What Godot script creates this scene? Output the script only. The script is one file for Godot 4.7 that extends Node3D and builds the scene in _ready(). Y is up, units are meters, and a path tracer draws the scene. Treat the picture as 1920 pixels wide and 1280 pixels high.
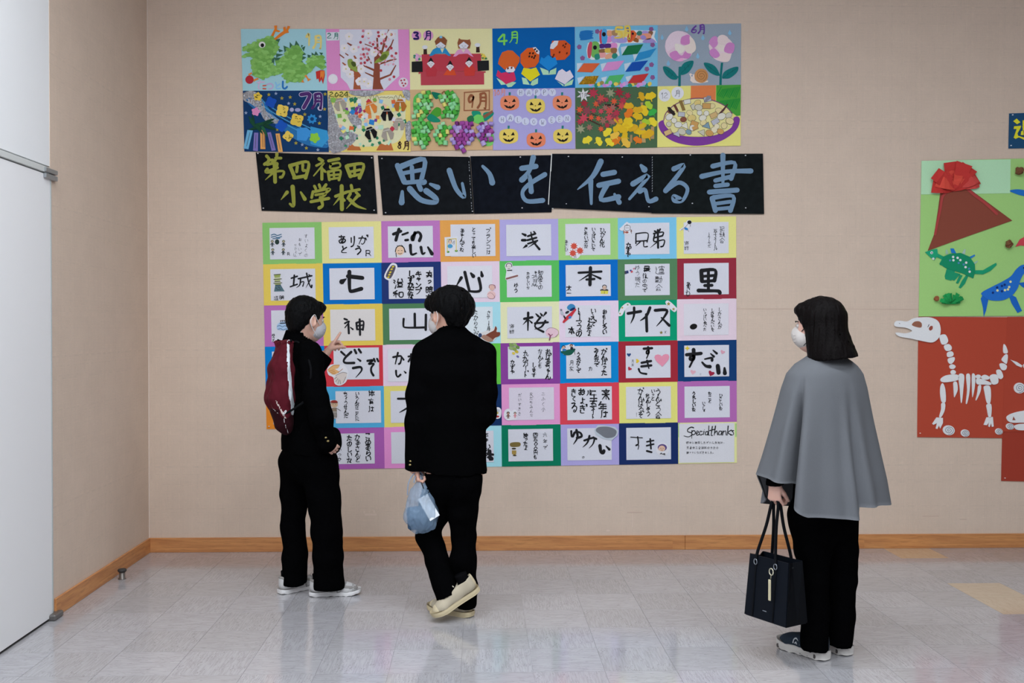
extends Node3D
# A hall wall hung with school artwork; three visitors look at it.
# Room axes: x right, y up, z toward the viewer; the display wall is the plane z = WALL_Z.
const FOCAL := 1863.3
const EYE := Vector3(0, 1.436, 0)
const WALL_Z := -6.3553
const LEFT_X := -2.0885
const RIGHT_X := 6.6
const REAR_Z := 3.4
const CEIL_Y := 3.95
var cam_basis: Basis
var rng := RandomNumberGenerator.new()
var mats := {}
var taken := {}
var grain_tex: ImageTexture
var map_x := 0.0
var map_y := 0.0
var map_s := 1.0
var GL := {}
var tone := 1.0     # the mural papers are paler than the swatches they were read from
var ribbon_n := 0
var piece_n := 0
var char_now := true

func _ready():
	rng.seed = 20240217
	cam_basis = Basis(Vector3.UP, -0.0334) * Basis(Vector3.RIGHT, -0.0152) * Basis(Vector3.BACK, 0.0019)
	var cam := Camera3D.new()
	cam.name = "camera"
	cam.transform = Transform3D(cam_basis, EYE)
	cam.fov = rad_to_deg(2.0 * atan(640.0 / FOCAL))
	cam.near = 0.05
	add_child(cam)
	cam.current = true
	var we := WorldEnvironment.new()
	we.name = "environment"
	var env := Environment.new()
	env.background_mode = Environment.BG_COLOR
	env.background_color = Color(0.0, 0.0, 0.0)
	env.ambient_light_source = Environment.AMBIENT_SOURCE_DISABLED
	env.tonemap_mode = Environment.TONE_MAPPER_LINEAR
	env.tonemap_exposure = 1.07
	env.sdfgi_enabled = true
	env.ssao_enabled = true
	env.ssil_enabled = true
	we.environment = env
	add_child(we)
	build_ceiling_lights()
	build_room()
	print("room")
	define_glyphs()
	build_months()
	print("months")
	build_banners()
	build_calligraphy()
	print("calligraphy")
	build_mural()
	print("mural")
	build_people()
	print("people")

# ---------------------------------------------------------------- positions
func ray(px: float, py: float) -> Vector3:
	return cam_basis * Vector3((px - 960.0) / FOCAL, -(py - 640.0) / FOCAL, -1.0)
func at_z(px: float, py: float, z: float) -> Vector3:
	var d := ray(px, py)
	return EYE + d * (z / d.z)
func on_wall(px: float, py: float) -> Vector3:
	return at_z(px, py, WALL_Z)
func on_floor(px: float, py: float) -> Vector3:
	var d := ray(px, py)
	return EYE + d * (-EYE.y / d.y)
func use_map(x: float, y: float, s: float):
	map_x = x; map_y = y; map_s = s
func wxy(x: float, y: float) -> Vector2:
	var p := on_wall(map_x + x * map_s, map_y + y * map_s)
	return Vector2(p.x, p.y)
func pts(s: String) -> PackedVector2Array:
	var o := PackedVector2Array()
	for t in s.split(" ", false):
		var a := t.split(",")
		o.append(wxy(float(a[0]), float(a[1])))
	return o
func unit_m() -> float:   # metres on the wall for one unit of the current map
	return wxy(1, 0).x - wxy(0, 0).x

# ---------------------------------------------------------------- nodes
func numbered(called: String) -> String:
	if not taken.has(called):
		taken[called] = 0
		return called
	taken[called] += 1
	return "%s_%03d" % [called, taken[called]]
func thing(called: String, label: String, category: String, at := Vector3.ZERO, group := "") -> Node3D:
	var o := Node3D.new()
	o.name = numbered(called)
	o.position = at
	add_child(o)
	tag(o, label, category, group)
	return o
func tag(o, label: String, category: String, group := ""):
	o.set_meta("label", label)
	o.set_meta("category", category)
	if group != "": o.set_meta("group", group)
func obj(called: String, mesh: Mesh, mat: Material, parent: Node = null) -> MeshInstance3D:
	var m := MeshInstance3D.new()
	m.mesh = mesh
	m.material_override = mat
	m.cast_shadow = GeometryInstance3D.SHADOW_CASTING_SETTING_ON
	if parent == null:
		m.name = numbered(called)
		add_child(m)
	else:
		m.name = called
		parent.add_child(m, true)
	return m
func structure(called: String, mesh: Mesh, mat: Material, parent: Node = null) -> MeshInstance3D:
	var m := obj(called, mesh, mat, parent)
	if parent == null: m.set_meta("kind", "structure")
	return m

# ---------------------------------------------------------------- materials
# Colours are written as they read on the evenly lit wall in the photograph; WHITE_GAIN turns them into base colours.
const WHITE_GAIN := 1.15
func base(r: float, g: float, b: float) -> Color:
	var c := Color(r / 255.0, g / 255.0, b / 255.0).srgb_to_linear()
	var k := WHITE_GAIN * tone
	return Color(minf(c.r * k, 0.9), minf(c.g * k, 0.9), minf(c.b * k, 0.9)).linear_to_srgb()
func hexc(h: String) -> Color:
	var c := Color(h)
	return base(c.r * 255.0, c.g * 255.0, c.b * 255.0)
func make_noise(seed_: int, freq: float, oct := 3) -> FastNoiseLite:
	var n := FastNoiseLite.new()
	n.seed = seed_
	n.frequency = freq
	n.fractal_octaves = oct
	return n
func paper(h: String) -> StandardMaterial3D:
	var key := "p%s_%s" % [h, tone]
	if mats.has(key): return mats[key]
	if grain_tex == null:
		var im := Image.create(256, 256, false, Image.FORMAT_RGB8)
		var r := RandomNumberGenerator.new()
		r.seed = 5
		for y in 256:
			for x in 256:
				var v := 0.965 + r.randf() * 0.035
				im.set_pixel(x, y, Color(v, v, v))
		grain_tex = ImageTexture.create_from_image(im)
	var m := StandardMaterial3D.new()
	m.albedo_color = hexc(h)
	m.albedo_texture = grain_tex
	m.uv1_triplanar = true
	m.uv1_world_triplanar = true
	m.uv1_scale = Vector3(2.2, 2.2, 2.2)
	m.roughness = 0.88
	m.metallic_specular = 0.25
	mats[key] = m
	return m
func plain(h: String, rough := 0.6, spec := 0.5, metal := 0.0) -> StandardMaterial3D:
	var k := "%s_%s_%s_%s_%s" % [h, rough, spec, metal, tone]
	if mats.has(k): return mats[k]
	var m := StandardMaterial3D.new()
	m.albedo_color = hexc(h)
	m.roughness = rough
	m.metallic_specular = spec
	m.metallic = metal
	mats[k] = m
	return m
func ink() -> StandardMaterial3D:
	return plain("1c1c1f", 0.75, 0.3)

# ---------------------------------------------------------------- meshes
func quad(st: SurfaceTool, a: Vector3, b: Vector3, c: Vector3, d: Vector3):
	st.add_vertex(a); st.add_vertex(b); st.add_vertex(c)
	st.add_vertex(a); st.add_vertex(c); st.add_vertex(d)
func new_st(smooth := false) -> SurfaceTool:
	var st := SurfaceTool.new()
	st.begin(Mesh.PRIMITIVE_TRIANGLES)
	st.set_smooth_group(0 if smooth else -1)
	return st
func done(st: SurfaceTool) -> ArrayMesh:
	st.generate_normals()
	return st.commit()
func add_box(st: SurfaceTool, lo: Vector3, hi: Vector3, bev := 0.0):
	# clockwise-front box with optional chamfer on all edges
	var b := bev
	if b <= 0.0:
		var v := [Vector3(lo.x, lo.y, lo.z), Vector3(hi.x, lo.y, lo.z), Vector3(hi.x, hi.y, lo.z), Vector3(lo.x, hi.y, lo.z),
			Vector3(lo.x, lo.y, hi.z), Vector3(hi.x, lo.y, hi.z), Vector3(hi.x, hi.y, hi.z), Vector3(lo.x, hi.y, hi.z)]
		quad(st, v[4], v[7], v[6], v[5]); quad(st, v[0], v[1], v[2], v[3])
		quad(st, v[3], v[2], v[6], v[7]); quad(st, v[0], v[4], v[5], v[1])
		quad(st, v[0], v[3], v[7], v[4]); quad(st, v[1], v[5], v[6], v[2])
		return
	var P := func(sx, sy, sz, ax):
		var p := Vector3(hi.x if sx > 0 else lo.x, hi.y if sy > 0 else lo.y, hi.z if sz > 0 else lo.z)
		if ax != 0: p.x -= b * sx
		if ax != 1: p.y -= b * sy
		if ax != 2: p.z -= b * sz
		return p
	for s in [-1, 1]:
		var fx = [P.call(s, -1, -1, 0), P.call(s, 1, -1, 0), P.call(s, 1, 1, 0), P.call(s, -1, 1, 0)]
		var fy = [P.call(-1, s, -1, 1), P.call(-1, s, 1, 1), P.call(1, s, 1, 1), P.call(1, s, -1, 1)]
		var fz = [P.call(-1, -1, s, 2), P.call(1, -1, s, 2), P.call(1, 1, s, 2), P.call(-1, 1, s, 2)]
		for f in [fx, fy, fz]:
			if s > 0: quad(st, f[3], f[2], f[1], f[0])
			else: quad(st, f[0], f[1], f[2], f[3])
	for s in [-1, 1]:
		for t in [-1, 1]:
			var e1 = [P.call(-1, s, t, 1), P.call(1, s, t, 1), P.call(1, s, t, 2), P.call(-1, s, t, 2)]
			var e2 = [P.call(s, -1, t, 2), P.call(s, 1, t, 2), P.call(s, 1, t, 0), P.call(s, -1, t, 0)]
			var e3 = [P.call(s, t, -1, 0), P.call(s, t, 1, 0), P.call(s, t, 1, 1), P.call(s, t, -1, 1)]
			for e in [e1, e2, e3]:
				if s * t > 0: quad(st, e[3], e[2], e[1], e[0])
				else: quad(st, e[0], e[1], e[2], e[3])
			for u in [-1, 1]:
				var a = P.call(s, t, u, 0)
				var c = P.call(s, t, u, 1)
				var d = P.call(s, t, u, 2)
				if s * t * u > 0: st.add_vertex(a); st.add_vertex(d); st.add_vertex(c)
				else: st.add_vertex(a); st.add_vertex(c); st.add_vertex(d)
func box_mesh(lo: Vector3, hi: Vector3, bev := 0.0) -> ArrayMesh:
	var st := new_st()
	add_box(st, lo, hi, bev)
	return done(st)
func spline(p: PackedVector2Array, closed: bool, sub := 4) -> PackedVector2Array:
	var n := p.size()
	if n < 3: return p
	var o := PackedVector2Array()
	var last := n if closed else n - 1
	for i in last:
		var p0 := p[(i - 1 + n) % n] if closed or i > 0 else p[0]
		var p1 := p[i]
		var p2 := p[(i + 1) % n]
		var p3 := p[(i + 2) % n] if closed or i + 2 < n else p[n - 1]
		for k in sub:
			var t := float(k) / sub
			o.append(0.5 * (2.0 * p1 + (p2 - p0) * t + (2.0 * p0 - 5.0 * p1 + 4.0 * p2 - p3) * t * t + (3.0 * p1 - p0 - 3.0 * p2 + p3) * t * t * t))
	if not closed: o.append(p[n - 1])
	return o
func plate_mesh(p: PackedVector2Array, org: Vector2, z0: float, z1: float) -> ArrayMesh:
	# a flat cut-out with real thickness, in the wall plane, relative to org
	var st := new_st()
	var q := p.duplicate()
	var area := 0.0
	for i in q.size():
		area += q[i].cross(q[(i + 1) % q.size()])
	if area < 0: q.reverse()
	var tri := Geometry2D.triangulate_polygon(q)
	for i in range(0, tri.size(), 3):
		for k in [0, 2, 1]:
			var v := q[tri[i + k]] - org
			st.add_vertex(Vector3(v.x, v.y, z1))
		for k in [0, 1, 2]:
			var v2 := q[tri[i + k]] - org
			st.add_vertex(Vector3(v2.x, v2.y, z0))
	for i in q.size():
		var a := q[i] - org
		var b := q[(i + 1) % q.size()] - org
		quad(st, Vector3(a.x, a.y, z0), Vector3(a.x, a.y, z1), Vector3(b.x, b.y, z1), Vector3(b.x, b.y, z0))
	# normals: triangulation winding may differ, so check the first front face
	return done(st)
func cut(parent: Node3D, called: String, s: String, h: String, lvl: float, smooth := false, mat: Material = null) -> MeshInstance3D:
	# one piece of cut paper glued to a sheet; lvl in millimetres off the wall
	var p := pts(s)
	if smooth: p = spline(p, true, 5)
	return cut_xy(parent, called, p, h, lvl, mat)
func cut_xy(parent: Node3D, called: String, p: PackedVector2Array, h: String, lvl: float, mat: Material = null) -> MeshInstance3D:
	var c := Vector2.ZERO
	for v in p: c += v
	c /= p.size()
	var m := obj(called, plate_mesh(p, c, -0.0009, 0.0), mat if mat else paper(h), parent)
	piece_n = (piece_n + 1) % 24
	m.position = Vector3(c.x, c.y, WALL_Z + lvl * 0.001 + piece_n * 0.000015) - root_of(parent)
	return m
func root_of(n: Node3D) -> Vector3:
	var p := Vector3.ZERO
	var k: Node = n
	while k != self and k is Node3D:
		p += (k as Node3D).position
		k = k.get_parent()
	return p
func ell(cx: float, cy: float, rx: float, ry: float, rot := 0.0, n := 18) -> PackedVector2Array:
	var o := PackedVector2Array()
	for i in n:
		var a := TAU * i / n
		var v := Vector2(cos(a) * rx, sin(a) * ry).rotated(rot)
		o.append(wxy(cx + v.x, cy + v.y))
	return o
func disc(parent: Node3D, called: String, cx: float, cy: float, rx: float, ry: float, h: String, lvl: float, rot := 0.0, mat: Material = null) -> MeshInstance3D:
	return cut_xy(parent, called, ell(cx, cy, rx, ry, rot), h, lvl, mat)
func add_ribbon(st: SurfaceTool, p: PackedVector2Array, w: PackedFloat32Array, org: Vector3):
	# a brush line with round ends lying in the wall plane
	var n := p.size()
	ribbon_n = (ribbon_n + 1) % 64
	var z := -org.z + ribbon_n * 0.000012   # each stroke lies on the one before
	var L: Array = []
	var R: Array = []
	for i in n:
		var t := (p[mini(i + 1, n - 1)] - p[maxi(i - 1, 0)])
		t = t.normalized() if t.length() > 1e-9 else Vector2.RIGHT
		var nn := Vector2(-t.y, t.x) * w[i] * 0.5
		L.append(Vector3(p[i].x + nn.x - org.x, p[i].y + nn.y - org.y, z))
		R.append(Vector3(p[i].x - nn.x - org.x, p[i].y - nn.y - org.y, z))
	for i in n - 1:
		quad(st, L[i], L[i + 1], R[i + 1], R[i])
	for e in [0, n - 1]:
		var c := Vector3(p[e].x - org.x, p[e].y - org.y, z)
		var dir := (p[0] - p[mini(1, n - 1)]) if e == 0 else (p[n - 1] - p[maxi(n - 2, 0)])
		var a0 := dir.angle() - PI / 2
		for k in 4:
			var a := a0 + PI * k / 4
			var b := a0 + PI * (k + 1) / 4
			var r := w[e] * 0.5
			st.add_vertex(c)
			st.add_vertex(c + Vector3(cos(b), sin(b), 0) * r)
			st.add_vertex(c + Vector3(cos(a), sin(a), 0) * r)
func widths(n: int, w: float, mode := 0) -> PackedFloat32Array:
	var o := PackedFloat32Array()
	for i in n:
		var t := float(i) / maxf(n - 1, 1)
		var k := 1.0
		if mode == 1: k = 1.1 - 0.55 * t                            # pressed start, lifted end
		elif mode == 2: k = 0.85 + 0.3 * absf(2.0 * t - 1.0)        # pressed at both ends
		elif mode == 3: k = 1.15 - 0.95 * t * t                     # sweeping off
		elif mode == 4: k = 0.6 + 0.6 * t                            # swelling toward the end
		o.append(w * k)
	return o
func lines(parent: Node3D, called: String, strokes: Array, h: String, lvl: float, mat: Material = null) -> MeshInstance3D:
	# strokes: [[width, "x,y x,y ...", mode], ...] in map units
	var org := root_of(parent)
	var st := new_st()
	var u := unit_m()
	for s in strokes:
		var p := spline(pts(s[1]), false, 4)
		add_ribbon(st, p, widths(p.size(), s[0] * u, s[2] if s.size() > 2 else 0), org - Vector3(0, 0, WALL_Z + lvl * 0.001))
	var m := obj(called, done(st), mat if mat else plain(h, 0.8, 0.3), parent)
	return m

# ---------------------------------------------------------------- the room
func build_ceiling_lights():
	# rows of flush fluorescent panels, the only light of the hall
	var glow := StandardMaterial3D.new()
	glow.albedo_color = Color(0.9, 0.9, 0.9)
	glow.emission_enabled = true
	glow.emission = Color(0.94, 0.97, 1.0)
	glow.emission_energy_multiplier = 2.0
	var frame := plain("d8d8d8", 0.4)
	for zi in [-3.3, -1.2, 1.2]:
		for xi in [-1.3, 0.5, 2.3]:
			var t := thing("ceiling_light", "long white fluorescent panel set flush in the hall ceiling", "ceiling light", Vector3(xi, CEIL_Y, zi), "fluorescent panels in the ceiling")
			var st := new_st()
			for s in [-1, 1]:
				add_box(st, Vector3(-0.66, -0.03, s * 0.17 - 0.02), Vector3(0.66, 0.0, s * 0.17 + 0.02), 0.004)
				add_box(st, Vector3(s * 0.64 - 0.02, -0.03, -0.15), Vector3(s * 0.64 + 0.02, 0.0, 0.15), 0.004)
			obj("frame", done(st), frame, t)
			obj("diffuser", box_mesh(Vector3(-0.62, -0.016, -0.15), Vector3(0.62, -0.004, 0.15)), glow, t)
			var l := AreaLight3D.new()
			l.name = "lamp"
			l.area_size = Vector2(1.24, 0.3)
			l.light_color = Color(0.94, 0.97, 1.0)
			l.light_energy = LAMP_ENERGY
			l.shadow_enabled = true
			l.rotation.x = -PI / 2
			l.position = Vector3(0, -0.022, 0)
			t.add_child(l)
const LAMP_ENERGY := 3.35

func weave_textures() -> Array:
	# burlap wallpaper: two crossing sets of uneven threads
	var n := 512
	var r := RandomNumberGenerator.new()
	r.seed = 11
	var cols := PackedFloat32Array()
	var rows := PackedFloat32Array()
	for i in n:
		cols.append(r.randf_range(-1, 1)); rows.append(r.randf_range(-1, 1))
	var nv := make_noise(3, 0.02, 2)
	var nh := make_noise(4, 0.02, 2)
	var nb := make_noise(8, 0.006, 3)
	var im := Image.create(n, n, false, Image.FORMAT_RGB8)
	var hi := Image.create(n, n, false, Image.FORMAT_RGB8)
	for y in n:
		for x in n:
			var a := cols[x] * (0.22 + 0.9 * nv.get_noise_2d(x * 3.0, y * 1.3)) + r.randf_range(-0.3, 0.3)
			var b := rows[y] * (0.22 + 0.9 * nh.get_noise_2d(x * 1.3, y * 3.0)) + r.randf_range(-0.3, 0.3)
			var v := (a + b) * 0.5
			var big := nb.get_noise_2d(x, y)
			var k := 0.96 + v * 0.075 + big * 0.014
			im.set_pixel(x, y, Color(k, k * (1.0 - v * 0.006), k * (1.0 - v * 0.012)))
			var hh := clampf(0.5 + v * 0.35, 0, 1)
			hi.set_pixel(x, y, Color(hh, hh, hh))
	hi.bump_map_to_normal_map(2.0)
	return [ImageTexture.create_from_image(im), ImageTexture.create_from_image(hi)]

func build_room():
	var wv := weave_textures()
	var burlap := StandardMaterial3D.new()
	burlap.albedo_color = hexc("d6c1af")
	burlap.albedo_texture = wv[0]
	burlap.normal_enabled = true
	burlap.normal_texture = wv[1]
	burlap.normal_scale = 0.25
	burlap.uv1_triplanar = true
	burlap.uv1_world_triplanar = true
	burlap.uv1_scale = Vector3(1.35, 1.35, 1.35)
	burlap.roughness = 0.9
	burlap.metallic_specular = 0.2
	var white := plain("dadadc", 0.8, 0.3)
	# walls, floor slab and ceiling, all with thickness
	var wb := structure("wall_back", box_mesh(Vector3(LEFT_X - 0.2, -0.2, WALL_Z - 0.2), Vector3(RIGHT_X + 0.2, CEIL_Y, WALL_Z)), burlap)
	wb.set_meta("label", "beige woven-wallpaper wall hung with children's artwork")
	# left wall with a doorway between door_far (hinge side) and door_near
	var door_far := -4.925
	var door_near := -3.0
	var door_h := 2.165
	var st := new_st()
	add_box(st, Vector3(LEFT_X - 0.2, -0.2, WALL_Z), Vector3(LEFT_X, CEIL_Y, door_far))
	var wl := structure("wall_left", done(st), burlap)
	wl.set_meta("label", "beige woven-wallpaper side wall beside the white door")
	st = new_st()
	add_box(st, Vector3(LEFT_X - 0.2, door_h + 0.045, door_far), Vector3(LEFT_X - 0.002, CEIL_Y, door_near))
	add_box(st, Vector3(LEFT_X - 0.2, -0.2, door_near), Vector3(LEFT_X - 0.002, CEIL_Y, REAR_Z))
	var wt := structure("wall_left_white", done(st), plain("e8eaee", 0.75, 0.3))
	wt.set_meta("label", "smooth white wall above the door")
	structure("wall_right", box_mesh(Vector3(RIGHT_X, -0.2, WALL_Z), Vector3(RIGHT_X + 0.2, CEIL_Y, REAR_Z)), plain("75695f", 0.8, 0.3))
	structure("wall_rear", box_mesh(Vector3(LEFT_X - 0.2, -0.2, REAR_Z), Vector3(RIGHT_X + 0.2, CEIL_Y, REAR_Z + 0.2)), white)
	structure("ceiling", box_mesh(Vector3(LEFT_X - 0.2, CEIL_Y, WALL_Z - 0.2), Vector3(RIGHT_X + 0.2, CEIL_Y + 0.2, REAR_Z + 0.2)), white)
	build_floor()
	build_skirting()
	build_door(door_far, door_near, door_h)
	# raised cover strip in the corner of the two walls
	var strip := structure("trim_1", box_mesh(Vector3(LEFT_X, 0.09, WALL_Z), Vector3(LEFT_X + 0.006, CEIL_Y, WALL_Z + 0.006), 0.001), plain("d9c8bb", 0.7))
	strip.set_meta("label", "thin pale sealant strip in the room corner")
	build_wall_wear()

func build_wall_wear():
	# lap joints of the wallpaper and the small scuffs low on the wall, each a sliver of paper standing proud
	var m := plain("c2aa9a", 0.9, 0.2)
	var lo := plain("d3bfb0", 0.9, 0.2)
	var wall: Node3D = get_node("wall_back")
	for s in [[990, 578, 1600, 579.5, 0.0012], [1600, 579.5, 1725, 580, 0.0012]]:
		var a := on_wall(s[0], s[1])
		var b := on_wall(s[2], s[3])
		obj("paper_lap", box_mesh(Vector3(a.x, minf(a.y, b.y), WALL_Z), Vector3(b.x, minf(a.y, b.y) + 0.003, WALL_Z + s[4])), m, wall)
	for s in [[684, 966, 706, 3.0], [700, 961, 703, 4.0], [682, 962, 684, 4.0], [1176, 961, 1204, 1.6], [1185, 988, 1186.5, 26.0], [1137, 996, 1143, 3.0], [1730, 968, 1760, 1.5], [1800, 974, 1812, 1.5], [590, 990, 596, 1.5]]:
		var c := on_wall(s[0], s[1])
		var d := on_wall(s[2], s[1])
		obj("scuff", box_mesh(Vector3(c.x, c.y, WALL_Z), Vector3(d.x, c.y + s[3] * 0.0034, WALL_Z + 0.0012)), lo if s[3] > 2.0 else m, wall)

func streak_texture(seed_: int, base_c: Color, dark: Color, light: Color) -> ImageTexture:
	# marbled vinyl: long thin streaks running along u
	var n := 256
	var a := make_noise(seed_, 0.05, 3)
	var b := make_noise(seed_ + 50, 0.11, 2)
	var c := make_noise(seed_ + 90, 0.02, 2)
	var im := Image.create(n, n, false, Image.FORMAT_RGB8)
	for y in n:
		for x in n:
			var v := a.get_noise_2d(x * 0.16, y * 2.2)
			var w := b.get_noise_2d(x * 0.28, y * 2.4)
			var g := c.get_noise_2d(x * 0.5, y)
			var col := base_c.lerp(light, clampf(v * 0.9 + 0.1, 0, 0.5))
			col = col.lerp(dark, clampf(-v * 0.5, 0, 0.3))
			col = col.lerp(dark, clampf((w - 0.3) * 4.0, 0, 0.9) * (0.5 + 0.5 * signf(g)))
			im.set_pixel(x, y, col)
	return ImageTexture.create_from_image(im)

func tile_material(seed_: int, tint: String, dark: String, light: String) -> StandardMaterial3D:
	var m := StandardMaterial3D.new()
	m.albedo_texture = streak_texture(seed_, hexc(tint), hexc(dark), hexc(light))
	m.roughness = 0.16
	m.metallic_specular = 0.5
	var rt := NoiseTexture2D.new()
	rt.width = 128; rt.height = 128
	rt.seamless = true
	rt.noise = make_noise(seed_ + 7, 0.03, 3)
	var gr := Gradient.new()
	gr.set_color(0, Color(0.62, 0.62, 0.62)); gr.set_color(1, Color(1, 1, 1))
	rt.color_ramp = gr
	m.roughness_texture = rt
	m.clearcoat_enabled = true
	m.clearcoat = 0.35
	m.clearcoat_roughness = 0.08
	return m

func tile_mesh(w: float, d: float, turn: bool) -> ArrayMesh:
	# vinyl tile with a slightly eased edge; streaks run along x, or along z when turned
	var st := new_st()
	var e := 0.0002
	var top := 0.0
	var lo := -0.0022
	var P := [[0.0, 0.0], [w, 0.0], [w, d], [0.0, d]]
	var I := [[e, e], [w - e, e], [w - e, d - e], [e, d - e]]
	var add := func(x, y, z):
		var u: float = x / 0.3
		var v: float = z / 0.3
		st.set_uv(Vector2(v, u) if turn else Vector2(u, v))
		st.add_vertex(Vector3(x, y, z))
	for k in [0, 1, 2, 0, 2, 3]:
		add.call(I[k][0], top, I[k][1])
	for k in 4:
		var n := (k + 1) % 4
		for q in [[P[k], lo], [P[n], lo], [I[n], top], [P[k], lo], [I[n], top], [I[k], top]]:
			add.call(q[0][0], q[1], q[0][1])
	return done(st)

func build_floor():
	var slab_mat := tile_material(31, "a4a2a5", "929093", "b0aeb1")
	slab_mat.uv1_triplanar = true
	slab_mat.uv1_world_triplanar = true
	slab_mat.uv1_scale = Vector3(3.333, 3.333, 3.333)
	var x_first := -0.0722 - 0.3 * 7
	var z_near := -3.2057
	var st := new_st()
	add_box(st, Vector3(LEFT_X - 0.2, -0.2, WALL_Z - 0.2), Vector3(x_first + 0.3 * 24, -0.0022, z_near))
	add_box(st, Vector3(LEFT_X - 0.2, -0.2, z_near), Vector3(RIGHT_X + 0.2, 0.0, REAR_Z + 0.2))
	add_box(st, Vector3(x_first + 0.3 * 24, -0.2, WALL_Z - 0.2), Vector3(RIGHT_X + 0.2, 0.0, z_near))
	var fl := structure("floor", done(st), slab_mat)
	fl.set_meta("label", "glossy grey marbled vinyl tile floor")
	var greys := [tile_material(40, "a5a3a6", "898588", "b1b0b3"), tile_material(44, "a3a1a3", "8b8789", "afadb0"), tile_material(52, "a8a6a9", "8c898b", "b5b3b6"), tile_material(61, "a19fa1", "868385", "aeacaf")]
	var tan := tile_material(71, "bfab92", "ad987e", "c7b59d")
	var r := RandomNumberGenerator.new()
	r.seed = 99
	var shared := {}
	for k in range(0, 24):
		var x0 := x_first + 0.3 * k
		var x1 := x0 + 0.3
		x0 = maxf(x0, LEFT_X)
		if x1 - x0 < 0.01: continue
		var off := 0.135 if k == 16 else 0.0
		var zs := [WALL_Z]
		var z := -6.2057 + off
		while z < WALL_Z + 0.02: z += 0.3
		while z < z_near - 0.01:
			zs.append(z)
			z += 0.3
		zs.append(z_near)
		for i in zs.size() - 1:
			var w := x1 - x0 - 0.0012
			var d: float = zs[i + 1] - zs[i] - 0.0012
			if d < 0.02: continue
			var turn := (k + i) % 2 == 0
			var key := "%.3f_%.3f_%s" % [w, d, turn]
			if not shared.has(key): shared[key] = tile_mesh(w, d, turn)
			var mat: StandardMaterial3D = greys[r.randi() % 4]
			if k == 16 and (i == 0 or i == 3 or i == 4): mat = tan
			var t := obj("tile", shared[key], mat, fl)
			t.position = Vector3(x0 + 0.0006, 0, zs[i] + 0.0006)

func wood_material() -> StandardMaterial3D:
	var n := 512
	var a := make_noise(21, 0.03, 4)
	var im := Image.create(n, 128, false, Image.FORMAT_RGB8)
	var c0 := hexc("b57848")
	var c1 := hexc("c98d56")
	var c2 := hexc("955e37")
	for y in 128:
		for x in n:
			var v := a.get_noise_2d(x * 0.12, y * 2.4)
			var f := a.get_noise_2d(x * 0.6 + 900.0, y * 7.0)
			var c := c0.lerp(c1, clampf(0.5 + v * 1.2, 0, 1)).lerp(c2, clampf(f * 0.9 - 0.1, 0, 0.5))
			im.set_pixel(x, y, c)
	var m := StandardMaterial3D.new()
	m.albedo_texture = ImageTexture.create_from_image(im)
	m.uv1_triplanar = true
	m.uv1_world_triplanar = true
	m.uv1_scale = Vector3(0.8, 4.0, 0.8)
	m.roughness = 0.45
	return m

func build_skirting():
	var wood := wood_material()
	var h := 0.092
	var b := structure("baseboard_back", Node3D.new() if false else box_mesh(Vector3(LEFT_X, 0.0, WALL_Z), Vector3(on_wall(1284, 1000).x - 0.0008, h, WALL_Z + 0.012), 0.002), wood)
	b.set_meta("label", "orange-brown wooden baseboard along the display wall")
	var lap := obj("board", box_mesh(Vector3(on_wall(1284, 1000).x + 0.0008, 0.0, WALL_Z), Vector3(RIGHT_X, h, WALL_Z + 0.012), 0.002), wood, b)
	lap.set_meta("label", "second length of wooden baseboard")
	var l := structure("baseboard_left", box_mesh(Vector3(LEFT_X, 0.0, WALL_Z + 0.012), Vector3(LEFT_X + 0.012, h, -4.945), 0.002), wood)
	l.set_meta("label", "orange-brown wooden baseboard on the side wall")

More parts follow.
